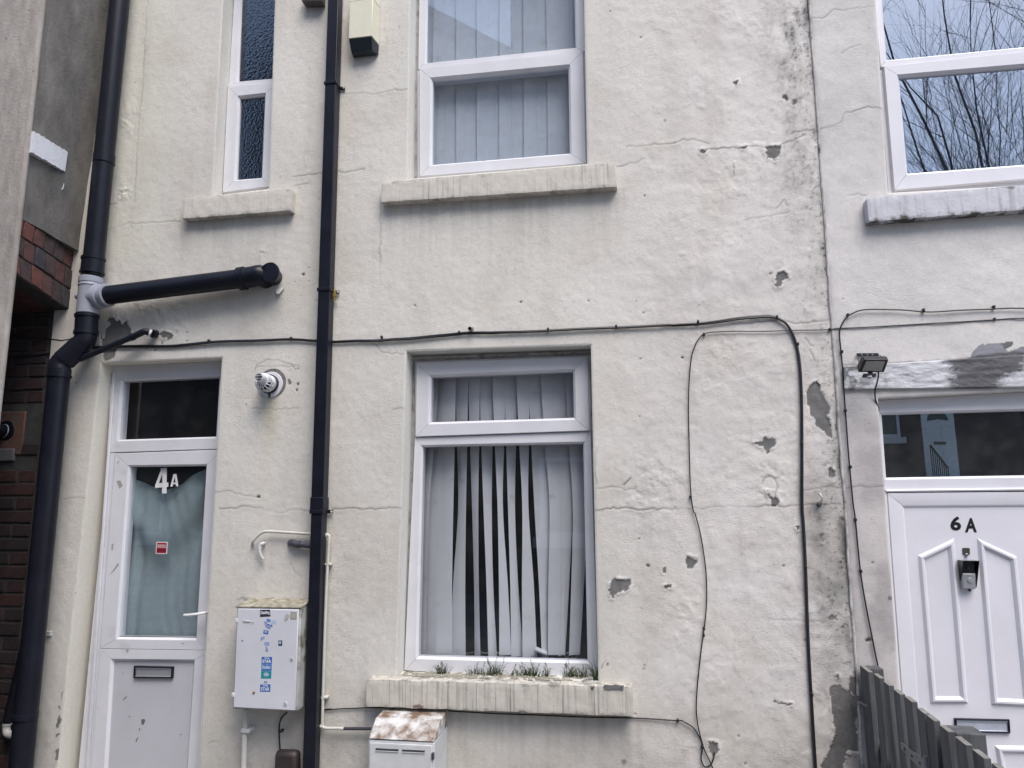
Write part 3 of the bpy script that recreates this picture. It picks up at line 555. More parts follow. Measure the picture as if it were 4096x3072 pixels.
def room(parent, q, y0, y1, material, mx=0.5, mz=0.3, floor=None):
    x0 = min(q[0].x, q[3].x) - mx; x1 = max(q[1].x, q[2].x) + mx; z1 = q[0].z + mz; z0 = q[3].z - mz if floor is None else floor
    mb = MB()
    mb.add([(x0, y0, z0), (x1, y0, z0), (x1, y1, z0), (x0, y1, z0), (x0, y0, z1), (x1, y0, z1), (x1, y1, z1), (x0, y1, z1)], [(0, 1, 2, 3), (7, 6, 5, 4), (3, 2, 6, 7), (0, 3, 7, 4), (1, 5, 6, 2)])
    ob = mb.build('interior_wall', material, parent, smooth=False, fix=False)
    # front of the room round the opening
    fr = MB(); X = [x0, min(q[0].x, q[3].x) - 0.02, max(q[1].x, q[2].x) + 0.02, x1]; Zz = [z0, min(q[2].z, q[3].z) - 0.02, max(q[0].z, q[1].z) + 0.02, z1]
    for (a, b, c, d) in ((X[0], X[1], Zz[0], Zz[3]), (X[2], X[3], Zz[0], Zz[3]), (X[1], X[2], Zz[0], Zz[1]), (X[1], X[2], Zz[2], Zz[3])):
        if b - a > 1e-4 and d - c > 1e-4: fr.box(a, b, y0 - 0.012, y0 - 0.002, c, d)
    fr.build('interior_wall', material, parent, smooth=False)
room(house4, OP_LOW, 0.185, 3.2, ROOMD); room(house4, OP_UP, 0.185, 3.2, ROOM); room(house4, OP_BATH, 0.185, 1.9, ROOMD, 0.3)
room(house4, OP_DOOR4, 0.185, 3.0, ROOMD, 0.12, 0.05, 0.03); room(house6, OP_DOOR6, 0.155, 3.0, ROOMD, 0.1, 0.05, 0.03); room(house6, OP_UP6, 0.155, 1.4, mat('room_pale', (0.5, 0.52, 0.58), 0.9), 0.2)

# ------------------------------------------------------------------ windows
def quad_at(n, pts, y): return [W(n, *p, y) for p in pts]
def flat(q): return [Vector((p.x, 0, p.z)) for p in q]
def window(parent, rings, panes, glass, frame_mat, extra=None, name='window'):
    """rings: list of (outer, inner, yf, yb); first = fixed frame"""
    mb = MB()
    for r in rings[0]: mb.ring(flat(r[0]), flat(r[1]), r[2], r[3])
    if extra: extra(mb)
    fo = mb.build(name, frame_mat, parent)
    for r in rings[1]:
        MB().ring(flat(r[0]), flat(r[1]), r[2], r[3], bead=0.012, bd=0.014).build('sash', frame_mat, fo)
    for (q, y) in panes:
        c = sum((p for p in flat(q)), Vector()) / 4
        q2 = [p + (p - c).normalized() * 0.012 for p in flat(q)]
        MB().slab(q2, y, y + 0.006).build('pane', glass, fo, smooth=False)
        # black gasket line round the pane
        inner = [p - (p - c).normalized() * 0.012 for p in flat(q)]
        MB().ring(q2, inner, y - 0.004, y - 0.0005, bead=0.0, bd=0.0, ch=0.0005).build('gasket', GASKET, fo, smooth=False)
    return fo
FY = 0.100
def mvx(p, dx, dz=0): return Vector((p.x + dx, 0, p.z + dz))
# narrow bathroom window
sO = quad_at(1, [(1445, 548), (1735, 508), (1712, 1192), (1412, 1222)], FY)
sI = quad_at(1, [(1507, 612), (1687, 592), (1665, 1135), (1484, 1150)], FY)
sO[1] = mvx(sI[1], 0.075, 0.055); sO[2] = mvx(sI[2], 0.075, -0.05)
top_o = [Vector((sO[0].x - 0.004, 0, 4.93)), Vector((sO[1].x + 0.004, 0, 4.93)), mvx(sO[1], 0.004, 0.002), mvx(sO[0], -0.004, 0.002)]
g0 = W(1, 1490, 517, FY); g1 = W(1, 1735, 495, FY)
top_i = [Vector((atz(W(1, 1508, 0, FY), W(1, 1488, 517, FY), 4.88).x, 0, 4.88)), Vector((sI[1].x + 0.055, 0, 4.88)), Vector((sI[1].x + 0.05, 0, g1.z)), flat([g0])[0]]
win_bath = window(house4, ([(top_o, top_i, FY + 0.004, FY + 0.06), (sO, sI, FY + 0.012, FY + 0.06)], [(sO, sI, FY - 0.012, FY + 0.03)]), [(sI, FY + 0.014), (top_i, FY + 0.024)], GLASS_O, UPVC)
# upper blind window
sO = quad_at(2, [(595, 432), (1632, 320), (1652, 1032), (596, 1116)], FY - 0.012); sI = quad_at(2, [(665, 490), (1550, 405), (1560, 975), (660, 1050)], FY - 0.012)
b0, b1 = W(2, 628, 400, FY), W(2, 1594, 300, FY)
top_i = [Vector((b0.x, 0, 4.90)), Vector((b1.x, 0, 4.90)), flat([b1])[0], flat([b0])[0]]
top_o = [Vector((sO[0].x - 0.012, 0, 4.94)), Vector((sO[1].x + 0.012, 0, 4.94)), mvx(sO[1], 0.012, 0.004), mvx(sO[0], -0.012, 0.004)]
low_o = [mvx(sO[0], -0.018, 0.003), mvx(sO[1], 0.018, 0.003), mvx(sO[2], 0.018, -0.012), mvx(sO[3], -0.018, -0.012)]
win_up = window(house4, ([(top_o, top_i, FY + 0.004, FY + 0.06), (low_o, sI, FY + 0.008, FY + 0.06)], [(sO, sI, FY - 0.012, FY + 0.03)]), [(sI, FY + 0.014), (top_i, FY + 0.024)], GLASS_U, UPVC)
# lower blind window
sO = quad_at(5, [(577, 712), (1662, 672), (1672, 1142), (571, 1180)], FY - 0.012); sI = quad_at(5, [(655, 788), (1580, 750), (1587, 1073), (650, 1102)], FY - 0.012)
lI = [W(5, 605, 1232, FY), W(5, 1643, 1210, FY), W(8, 1672, 1000, FY), W(8, 572, 970, FY)]
lO = [W(5, 566, 1186, FY), W(5, 1680, 1146, FY), W(8, 1728, 1092, FY), W(8, 498, 1050, FY)]
uO = [mvx(sO[0], -0.014, 0.012), mvx(sO[1], 0.014, 0.012), mvx(lO[1], 0, 0.001), mvx(lO[0], 0, 0.001)]
win_low = window(house4, ([(uO, sI, FY + 0.006, FY + 0.06), (lO, lI, FY, FY + 0.06)], [(sO, sI, FY - 0.012, FY + 0.03)]), [(sI, FY + 0.014), (lI, FY + 0.022)], GLASS, UPVC)
SEAL = mat('sealant_grey', (0.36, 0.35, 0.34), 0.7, var=0.15, dirt=(.14, .13, .13), dscale=20, dpos=(.5, .7))
for q_, par_, yy in ((OP_BATH, house4, FY + .018), (OP_UP, house4, FY + .018), (OP_LOW, house4, FY + .020)):
    c_ = sum(q_, Vector()) / 4; oq = [Vector((p.x + (.01 if p.x > c_.x else -.01), 0, p.z + (.01 if p.z > c_.z else -.01))) for p in q_]; iq_ = [Vector((p.x - (.045 if p.x > c_.x else -.045), 0, p.z - (.045 if p.z > c_.z else -.045))) for p in q_]
    MB().ring(oq, iq_, yy, FY + .058, bead=0, bd=.001, ch=.0005, gap=0).build('sealant', SEAL, par_, smooth=False)
# dirty head packer above the lower window
hq = [mvx(OP_LOW[0], -0.0, -0.0), mvx(OP_LOW[1], 0.0, 0.0), mvx(uO[1], 0.02, 0.002), mvx(uO[0], -0.02, 0.002)]
MB().slab(hq, FY + 0.012, FY + 0.06).build('head_packer', UPVC_D, house4, smooth=False)
hq2 = [lerp(hq[3], hq[0], 0.62), lerp(hq[2], hq[1], 0.62), lerp(hq[2], hq[1], 0.30), lerp(hq[3], hq[0], 0.30)]
MB().slab(flat(hq2), FY + 0.002, FY + 0.011).build('head_trim', UPVC_D, house4, smooth=False)
_bq = [Vector((OP_LOW[3].x, 0, lO[3].z - 0.0005)), Vector((OP_LOW[2].x, 0, lO[2].z - 0.0005)), Vector((OP_LOW[2].x, 0, OP_LOW[2].z - 0.01)), Vector((OP_LOW[3].x, 0, OP_LOW[3].z - 0.01))]
MB().slab(_bq, FY + 0.008, FY + 0.06).build('frame_packer', UPVC_D, house4, smooth=False)
_sq = [Vector((lO[1].x, 0, OP_LOW[1].z - 0.06)), Vector((OP_LOW[1].x + 0.01, 0, OP_LOW[1].z - 0.06)), Vector((OP_LOW[2].x + 0.01, 0, OP_LOW[2].z)), Vector((lO[2].x, 0, lO[2].z))]
MB().slab(_sq, FY + 0.014, FY + 0.06).build('sealant_strip', UPVC_D, house4, smooth=False)
# window over the neighbouring door
F6 = 0.045
sO = quad_at(3, [(1322, 425), (2212, 332), (2212, 1138), (1388, 1208)], F6); sI = quad_at(3, [(1405, 478), (2212, 408), (2212, 1055), (1462, 1112)], F6)
def ext_r(q, x):      # carry the right end of a quad on to x
    a, b = q[0], q[1]; c, d = q[3], q[2]
    return [a, lerp(a, b, (x - a.x) / (b.x - a.x)), lerp(c, d, (x - c.x) / (d.x - c.x)), c]
sO = ext_r(sO, 2.50); sI = ext_r(sI, 2.43)
b0 = W(3, 1338, 384, F6); b1 = W(3, 2212, 300, F6); bt = atz(W(3, 1308, 0, F6), b0, 4.9)
top_i = [flat([bt])[0], Vector((2.46, 0, 4.9)), flat([lerp(b0, b1, (2.46 - b0.x) / (b1.x - b0.x))])[0], flat([b0])[0]]
top_o = [Vector((bt.x - 0.05, 0, 4.94)), Vector((2.54, 0, 4.94)), mvx(sO[1], 0.04, 0.002), mvx(sO[0], -0.012, 0.002)]
low_o = [mvx(sO[0], -0.016, 0.0), mvx(sO[1], 0.04, 0.0), mvx(sO[2], 0.04, -0.03), mvx(sO[3], -0.022, -0.028)]
win_up6 = window(house6, ([(top_o, top_i, F6 + 0.002, F6 + 0.06), (low_o, sI, F6 + 0.012, F6 + 0.06)], [(sO, sI, F6 - 0.010, F6 + 0.04)]), [(sI, F6 + 0.016), (top_i, F6 + 0.022)], GLASS6, UPVC6)

# ------------------------------------------------------------------ sills and lintel
def sill(parent, q, y0, y1, material, amp=0.004, name='sill', seed=1, topback=None):
    nx, nzs, ny = 90, 10, 8
    bm = bmesh.new()
    front = flat(q)
    def P(u, v, w):
        p = lerp(lerp(front[3], front[2], u), lerp(front[0], front[1], u), v); return Vector((p.x, y0 + (y1 - y0) * w, p.z))
    vs = {}
    def vert(i, j, k):
        if (i, j, k) not in vs:
            p = P(i / nx, j / nzs, k / ny)
            s1 = math.sin(p.x * 23 + seed) * 0.4 + math.sin(p.x * 57 + 2 * seed + p.z * 40) * 0.35 + math.sin(p.x * 91 + p.z * 60 + seed * 3) * 0.12
            on = (k == 0) + (j == nzs) * 1 + (j == 0) * 1 + (i in (0, nx))
            rnd = 0.0015 * (on - 1) if on > 1 else 0
            p.y += rnd + amp * 0.35 * s1 * (k == 0) + (random.random() - 0.5) * amp * 0.1
            p.z += (-rnd if j == nzs else rnd if j == 0 else 0) + amp * 0.4 * s1 * (j in (0, nzs))
            p.x += (rnd if i == 0 else -rnd if i == nx else 0)
            vs[(i, j, k)] = bm.verts.new(p)
        return vs[(i, j, k)]
    for i in range(nx):
        for j in range(nzs): bm.faces.new([vert(i, j, 0), vert(i + 1, j, 0), vert(i + 1, j + 1, 0), vert(i, j + 1, 0)])
        for k in range(ny):
            bm.faces.new([vert(i, nzs, k), vert(i + 1, nzs, k), vert(i + 1, nzs, k + 1), vert(i, nzs, k + 1)])
            bm.faces.new([vert(i, 0, k + 1), vert(i + 1, 0, k + 1), vert(i + 1, 0, k), vert(i, 0, k)])
    for i in (0, nx):
        for j in range(nzs):
            for k in range(ny):
                f = [vert(i, j, k), vert(i, j, k + 1), vert(i, j + 1, k + 1), vert(i, j + 1, k)]
                bm.faces.new(f if i else f[::-1])
    bmesh.ops.recalc_face_normals(bm, faces=bm.faces[:])
    off = parent.location
    for v in bm.verts: v.co -= off
    me = bpy.data.meshes.new(name); bm.to_mesh(me); bm.free(); me.materials.append(material)
    me.polygons.foreach_set('use_smooth', [True] * len(me.polygons)); me.set_sharp_from_angle(angle=math.radians(50))
    o = bpy.data.objects.new(name, me); COL.objects.link(o); o.parent = parent; return o
sill(house4, quad_at(1, [(1150, 1252), (1846, 1192), (1838, 1330), (1148, 1383)], -0.05), -0.05, 0.15, SILL, 0.004, seed=1)
sill(house4, quad_at(2, [(354, 1150), (1838, 1026), (1847, 1180), (352, 1278)], -0.055), -0.055, 0.15, SILL, 0.004, seed=2)
SY = -0.075
sq_low = quad_at(8, [(260, 1098), (1945, 1146), (1950, 1336), (258, 1272)], SY)
sill_low = sill(house4, sq_low, SY, 0.15, SILL_L, 0.005, seed=3)
sill6q = ext_r(quad_at(3, [(1218, 1250), (2212, 1168), (2212, 1326), (1232, 1402)], -0.06), 2.75)
sill(house6, sill6q, -0.06, 0.13, SILL6, 0.004, seed=4)
def chip(n, pts, y, material, parent, name='paint_chip'):
    q = [W(n, *p, y) for p in pts]; c = sum(q, Vector()) / len(q); P = []
    for a, b in zip(q, q[1:] + q[:1]):
        for k in range(4):
            p = lerp(a, b, k / 4); p = p + Vector((random.gauss(0, 0.0016), 0, random.gauss(0, 0.0016))) * (k > 0); P.append(p)
    return MB().prism(P, y, y + 0.006).build(name, material, parent, smooth=False)
chip(8, [(1760, 1137), (1830, 1133), (1892, 1138), (1885, 1165), (1830, 1160), (1765, 1166)], SY - 0.004, MORTAR, house4)
chip(8, [(1682, 1145), (1700, 1145), (1696, 1160), (1684, 1160)], SY - 0.004, MORTAR, house4)
chip(8, [(555, 1266), (585, 1258), (620, 1268), (620, 1278), (560, 1275)], SY - 0.004, mat('old_wood', (0.2, 0.15, 0.12), 0.9), house4)
chip(8, [(1225, 1302), (1260, 1297), (1280, 1308), (1240, 1312)], SY - 0.004, MORTAR, house4)
# moss and lichen crust along the lower sill's top back edge
MOSS = mat('moss_crust', (0.26, 0.24, 0.19), 0.95, var=0.4, vscale=60, dirt=(0.35, 0.33, 0.30), dscale=40, bump=0.8, bscale=160)
_l, _r2 = Vector((OP_LOW[3].x + 0.02, 0.07, sq_low[0].z + 0.004)), Vector((OP_LOW[2].x - 0.02, 0.07, sq_low[1].z + 0.004))
mb = MB(); random.seed(5)
for i in range(120):
    u = random.random() ; p = lerp(_l, _r2, u); p.y = random.uniform(-0.01, 0.095); s = random.uniform(0.006, 0.018)
    n = 6; ring = [Vector((p.x + s * 1.6 * math.cos(a) * random.uniform(.7, 1.2), p.y + s * math.sin(a) * random.uniform(.7, 1.2), p.z - 0.002)) for a in [k * 2 * math.pi / n for k in range(n)]]
    mb.add(ring + [p + Vector((0, 0, random.uniform(0.001, 0.005)))], [(k, (k + 1) % n, n) for k in range(n)])
o = mb.build('moss', MOSS, sill_low); o['kind'] = 'stuff'
# painted stone lintel over door 6A
LT = mat_render('lintel_paint', 0.6); LQ = quad_at(6, [(1075, 735), (2212, 662), (2212, 868), (1078, 882)], -0.022); LQ = ext_r(LQ, 2.45)
GREYPOLY = PP(6, [(1690, 705), (1735, 750), (1740, 800), (1735, 880), (1770, 890), (2030, 872), (2060, 820), (2110, 790), (2212, 765), (2212, 640), (1690, 690)])
def lintel():
    nx, nz = 260, 34; us = np.linspace(0, 1, nx + 1); vs_ = np.linspace(0, 1, nz + 1); U, V = np.meshgrid(us, vs_, indexing='ij')
    f = flat(LQ); bx = lambda a: np.array([p.x for p in a]); 
    def L(c): 
        return (getattr(f[3], c) * (1 - U) + getattr(f[2], c) * U) * (1 - V) + (getattr(f[0], c) * (1 - U) + getattr(f[1], c) * U) * V
    X, Zv = L('x').ravel(), L('z').ravel()
    n = fbm(X, Zv * 2.5, 22, 500, 4); wv = (fbm(X, Zv, 22, 510, 5, .65) - .5) * 0.09
    Y = -0.022 + (n - 0.5) * 0.008 + 0.004 * ((V.ravel() < 0.02) | (V.ravel() > 0.98))
    col = np.array((0.55, 0.55, 0.58))[None] * (0.84 + 0.28 * n)[:, None]
    dl = sstep(1.35, 1.02, X) * sstep(0.45, 0.62, fbm(X, Zv, 40, 520, 4)); col *= 1 - 0.65 * dl[:, None]
    gf = sum(in_poly(X + (fbm(X, Zv * 2, 40, 540 + 7 * k, 4, .7) - .5) * .16, Zv + wv * 0.5, GREYPOLY).astype(float) for k in range(5)) / 5; gp = gf > .99; col = col * (1 - gf[:, None]) + gf[:, None] * np.array((0.115, 0.112, 0.122)) * (0.75 + 0.6 * n)[:, None]
    
    W1 = nz + 1; vsx = [Vector((a, b, c)) for a, b, c in zip(X, Y, Zv)]
    faces = [(i * W1 + j, (i + 1) * W1 + j, (i + 1) * W1 + j + 1, i * W1 + j + 1) for i in range(nx) for j in range(nz)]
    # returns: bottom, top and left edge back into the wall
    nb = len(vsx); cl = list(map(tuple, col))
    for (ids) in ([i * W1 for i in range(nx + 1)], [i * W1 + nz for i in range(nx + 1)], [j for j in range(nz + 1)]):
        b = len(vsx)
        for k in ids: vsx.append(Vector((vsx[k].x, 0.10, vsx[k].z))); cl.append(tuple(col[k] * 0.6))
        for a in range(len(ids) - 1): faces.append((ids[a], ids[a + 1], b + a + 1, b + a))
    mb = MB(); mb.add(vsx, faces); o = mb.build('lintel', LT, house6, angle=60)
    ca = o.data.color_attributes.new('Col', 'FLOAT_COLOR', 'POINT'); c4 = np.ones((len(cl), 4), np.float32); c4[:, :3] = np.array(cl); ca.data.foreach_set('color', c4.ravel())
lintel()

# ------------------------------------------------------------------ door 4A
DY = 0.095
fanI = quad_at(4, [(768, 820), (1395, 790), (1372, 1190), (740, 1210)], DY)
leafO_t = [W(4, 735, 1287, DY), W(4, 1366, 1262, DY)]
leafO_b = W(7, 582, 1659, DY)
glI = [W(4, 818, 1360, DY), W(4, 1316, 1354, DY), W(7, 1250, 850, DY), W(7, 740, 843, DY)]
xr4 = glI[1].x + (glI[0].x - leafO_t[0].x)            # right edge of the leaf, same stile width
leaf = [leafO_t[0], Vector((xr4, 0, leafO_t[1].z)), Vector((xr4 + 0.005, 0, 0.10)), atz(leafO_t[0], leafO_b, 0.10)]
fo4 = [Vector((W(4, 706, 748, DY).x - 0.012, 0, OP_DOOR4[0].z)), Vector((OP_DOOR4[1].x + 0.02, 0, OP_DOOR4[1].z)), Vector((xr4 + 0.07, 0, leaf[1].z + 0.006)), Vector((W(4, 694, 1270, DY).x, 0, leaf[0].z + 0.006))]
frm = MB().ring(fo4, flat(fanI), DY - 0.006, DY + 0.06)
lx0, lx1 = atz(W(4, 694, 1270, DY), W(7, 500, 1659, DY), 0.06), None
frm.hexa([(fo4[3].x, DY - 0.004, fo4[3].z - 0.001), (leaf[0].x - 0.004, DY - 0.004, fo4[3].z - 0.001), (leaf[3].x - 0.004, DY - 0.004, 0.06), (lx0.x, DY - 0.004, 0.06)],
         [(fo4[3].x, DY + 0.06, fo4[3].z - 0.001), (leaf[0].x - 0.004, DY + 0.06, fo4[3].z - 0.001), (leaf[3].x - 0.004, DY + 0.06, 0.06), (lx0.x, DY + 0.06, 0.06)])
frm.box(xr4 + 0.008, xr4 + 0.09, DY - 0.004, DY + 0.06, 0.06, leaf[1].z + 0.005)
door_frame4 = frm.build('door_frame', UPVC, house4)
MB().slab([p + (p - sum(flat(fanI), Vector()) / 4).normalized() * 0.012 for p in flat(fanI)], DY + 0.022, DY + 0.028).build('pane', GLASS, door_frame4, smooth=False)
# raised rib along the hinge side
ra, rb = W(4, 716, 770, DY - 0.02), W(7, 556, 1500, DY - 0.02)
MB().bar((ra.x, DY - 0.012, ra.z), atz(Vector((ra.x, DY - 0.012, ra.z)), Vector((rb.x, DY - 0.012, rb.z)), 0.1), (0.008, 0, 0), (0, 0.006, 0)).build('weather_rib', UPVC, door_frame4, bevel=0.003)
LYF = DY - 0.012
mid_t, mid_b = 0.0, 0.0
pnl = [W(7, 710, 965, DY), W(7, 1240, 970, DY), Vector((W(7, 1195, 1659, DY).x, 0, 0.19)), atz(W(7, 710, 965, DY), W(7, 667, 1659, DY), 0.19)]
mb = MB()
g_o = [leaf[0], leaf[1], Vector((leaf[1].x + 0.002, 0, (glI[2].z + pnl[1].z) / 2)), None]
zl = (glI[3].z + pnl[0].z) / 2
g_o[3] = atz(flat([leaf[0]])[0], flat([leaf[3]])[0], zl); g_o[2].z = (glI[2].z + pnl[1].z) / 2
mb.ring(flat(g_o), flat(glI), LYF, DY + 0.05)
mb.ring([flat([g_o[3]])[0] - Vector((0, 0, 0.001)), flat([g_o[2]])[0] - Vector((0, 0, 0.001)), flat([leaf[2]])[0], flat([leaf[3]])[0]], flat(pnl), LYF, DY + 0.05, bead=0.012)
door4 = mb.build('door', UPVC, house4)
cg = sum(flat(glI), Vector()) / 4
MB().slab([p + (p - cg).normalized() * 0.012 for p in flat(glI)], DY + 0.018, DY + 0.024).build('pane', GLASS, door4, smooth=False)
MB().ring([p + (p - cg).normalized() * 0.012 for p in flat(glI)], [p - (p - cg).normalized() * 0.014 for p in flat(glI)], DY + 0.010, DY + 0.017, bead=0, bd=0, ch=0.0005).build('gasket', GASKET, door4, smooth=False)
cp = sum(flat(pnl), Vector()) / 4
PANEL4 = mat('door_panel_worn', (0.50, 0.495, 0.53), 0.42, var=0.05, vscale=5, dirt=(0.22, 0.21, 0.20), dscale=26, dpos=(0.70, 0.76))
MB().slab([p + (p - cp).normalized() * 0.012 for p in flat(pnl)], DY + 0.004, DY + 0.03).build('panel', PANEL4, door4, smooth=False)
def letterbox(parent, q, y, rim_mat, flap_mat, b=0.008):
    q = flat(q); c = sum(q, Vector()) / 4
    inn = [Vector((p.x + b * (1 if c.x > p.x else -1), 0, p.z + b * 0.8 * (1 if c.z > p.z else -1))) for p in q]
    l = MB().ring(q, inn, y - 0.012, y + 0.01, bead=0.002, bd=0.006, ch=0.004).build('letterbox', rim_mat, parent)
    mb = MB().slab(inn, y - 0.004, y + 0.004)
    top = [inn[0], inn[1], lerp(inn[1], inn[2], 0.16), lerp(inn[0], inn[3], 0.16)]; mb.slab(top, y - 0.008, y - 0.003)
    bot = [lerp(inn[0], inn[3], 0.93), lerp(inn[1], inn[2], 0.93), inn[2], inn[3]]; mb.slab(bot, y - 0.008, y - 0.003)
    mb.build('flap', flap_mat, parent if l.parent.parent is None else parent, bevel=0.001)
    return l
ALU = mat('brushed_aluminium', (0.62, 0.62, 0.64), 0.34, metal=0.75, var=0.04, stretch=(2, 1, 60))
letterbox(door4, quad_at(7, [(850, 1012), (1100, 1018), (1095, 1091), (847, 1089)], DY), DY + 0.002, BLACKP, ALU)
hp = [W(7, 1300, 678, LYF - 0.035), W(7, 1285, 680, LYF - 0.05), W(7, 1250, 686, LYF - 0.055), W(7, 1200, 692, LYF - 0.055), W(7, 1164, 694, LYF - 0.05)]
hp = [Vector((hp[0].x, LYF, hp[0].z))] + hp
MB().tube(smoothpath(hp, 4), 0.0075, 8).build('handle', mat('handle_white', (0.75, 0.75, 0.76), 0.3), door4)
hx = hp[0].x
MB().box(hx - 0.012, hx + 0.018, LYF - 0.01, LYF + 0.002, hp[0].z - 0.11, hp[0].z + 0.035).build('handle_plate', UPVC, door4, bevel=0.004)
# scuffs
SCUFF = mat('scuff', (0.12, 0.115, 0.11), 0.8)
for n, pts in ((7, [(893, 1352), (912, 1348), (918, 1362), (903, 1390), (893, 1378)]), (7, [(876, 1410), (886, 1408), (884, 1428)]), (7, [(856, 1490), (870, 1462), (872, 1470), (862, 1495)]), (7, [(812, 1335), (822, 1328), (820, 1340)]), (7, [(775, 1228), (800, 1205), (802, 1210), (780, 1230)]), (7, [(770, 1060), (782, 1062), (778, 1066)])):
    q = [W(n, *p, DY + 0.0035) for p in pts]; MB().prism(q, DY + 0.0034, DY + 0.0045).build('scuff', SCUFF, door4, smooth=False)
for n, pts in ((7, [(793, 912), (808, 906), (815, 916), (803, 934)]), (7, [(1140, 872), (1165, 868), (1160, 878)]), (7, [(690, 438), (720, 400), (745, 362), (752, 372), (725, 410)]), (7, [(705, 245), (718, 240), (712, 285), (704, 280)]), (4, [(735, 1460), (760, 1455), (775, 1490), (755, 1510)]), (4, [(738, 1345), (755, 1328), (742, 1355)])):
    q = [W(n, *p, LYF - 0.0006) for p in pts]; MB().prism(q, LYF - 0.0006, LYF + 0.001).build('scuff', mat('scuff_light', (0.36, 0.34, 0.33), 0.7), door4, smooth=False)
# house number 4A: white vinyl on the glass
GY = DY + 0.0165
VINYL = mat('vinyl_white', (0.72, 0.71, 0.72), 0.4)
q4 = lambda pts: [W(17, *p, GY) for p in pts]
mb = MB()
for part in ([(470, 246), (553, 238), (553, 430), (496, 434), (496, 316), (452, 438), (400, 470)], ):
    pass
mb.prism(q4([(470, 246), (553, 238), (551, 432), (574, 430), (574, 488), (551, 491), (550, 574), (491, 577), (492, 496), (400, 505), (400, 468), (478, 262)]), GY, GY + 0.001)
num = mb.build('house_number', VINYL, door4, smooth=False)
mb = MB().prism(q4([(494, 318), (496, 434), (452, 439)]), GY - 0.0006, GY)
mb.build('number_counter', mat('dark_glass_gap', (0.035, 0.04, 0.05), 0.3), door4, smooth=False)
mb = MB()
mb.prism(q4([(643, 320), (682, 318), (708, 480), (676, 482), (672, 452), (636, 454), (634, 484), (600, 486)]), GY, GY + 0.001)
mb.build('house_number', VINYL, door4, smooth=False)
MB().prism(q4([(661, 362), (672, 430), (640, 432)]), GY - 0.0006, GY).build('number_counter', MATS['dark_glass_gap'], door4, smooth=False)
# red warning sticker
def rrect(q, r=0.12, n=4):
    out = []
    w_ = (q[1] - q[0]).length; h_ = (q[0] - q[3]).length; ru, rv = r, r * w_ / h_
    for cu, cv, a0 in ((1 - ru, 1 - rv, 0), (ru, 1 - rv, 90), (ru, rv, 180), (1 - ru, rv, 270)):
        for k in range(n + 1):
            a = math.radians(a0 + 90 * k / n); out.append(bil(q, cu + ru * math.cos(a), cv + rv * math.sin(a)))
    return out
sq = [W(17, *p, GY) for p in [(418, 1218), (568, 1220), (558, 1380), (406, 1378)]]
st = MB().prism(rrect(sq, .07), GY - 0.0008, GY).build('warning_sticker', VINYL, door4, smooth=False)
RED = mat('sticker_red', (0.36, 0.012, 0.035), 0.4)
iq = [bil(sq, .07, .93), bil(sq, .93, .93), bil(sq, .93, .07), bil(sq, .07, .07)]
MB().prism(rrect(iq, .06), GY - 0.0014, GY - 0.0008).build('sticker_panel', RED, door4, smooth=False)
def sub(q, u0, v0, u1, v1): return [bil(q, u0, v1), bil(q, u1, v1), bil(q, u1, v0), bil(q, u0, v0)]
mb = MB(); put_text(mb, 'NEVERMIND', sub(iq, .05, .68, .95, .82), GY - 0.0018, .02); put_text(mb, 'THE DOG', sub(iq, .05, .50, .95, .65), GY - 0.0018, .03)
mb.build('sticker_lettering', VINYL, door4, smooth=False)
mb = MB(); put_text(mb, 'BEWARE OF', sub(iq, .05, .31, .95, .44), GY - 0.0018, .02); put_text(mb, 'THE KIDS', sub(iq, .05, .12, .95, .28), GY - 0.0018, .03)
mb.build('sticker_lettering', mat('sticker_black', (0.03, 0.012, 0.015), 0.5), door4, smooth=False)

# ------------------------------------------------------------------ door 6A
Y6 = 0.05
fan6 = ext_r(quad_at(6, [(1302, 1028), (2212, 1002), (2212, 1438), (1333, 1452)], Y6), 2.03)
fo6 = [Vector((OP_DOOR6[0].x - 0.002, 0, OP_DOOR6[0].z)), Vector((2.12, 0, OP_DOOR6[1].z)), Vector((2.115, 0, W(6, 2212, 1518, Y6).z)), Vector((W(6, 1322, 1525, Y6).x, 0, W(6, 1335, 1525, Y6).z))]
mb = MB().ring(fo6, flat(fan6), Y6, Y6 + 0.06)
jl = [W(6, 1335, 1525, Y6), W(9, 1420, 1160, Y6)]
x_b = atz(jl[0], jl[1], 0.06).x; x_t = fo6[3].x + 0.002
leaf6L = [W(6, 1345, 1535, Y6), W(9, 1436, 1160, Y6)]
mb.hexa([(x_t, Y6 - 0.002, fo6[3].z - .001), (leaf6L[0].x - 0.001, Y6 - 0.002, fo6[3].z - .001), (atz(*leaf6L, 0.06).x - 0.001, Y6 - 0.002, 0.06), (x_b, Y6 - 0.002, 0.06)],
        [(x_t, Y6 + 0.06, fo6[3].z - .001), (leaf6L[0].x - 0.001, Y6 + 0.06, fo6[3].z - .001), (atz(*leaf6L, 0.06).x - 0.001, Y6 + 0.06, 0.06), (x_b, Y6 + 0.06, 0.06)])
mb.box(2.06, 2.115, Y6 - 0.002, Y6 + 0.06, 0.06, fo6[2].z - 0.001)
df6 = mb.build('door_frame', UPVC6, house6)
c6 = sum(flat(fan6), Vector()) / 4
MB().slab([p + (p - c6).normalized() * 0.012 for p in flat(fan6)], Y6 + 0.018, Y6 + 0.024).build('pane', GLASS_F, df6, smooth=False)
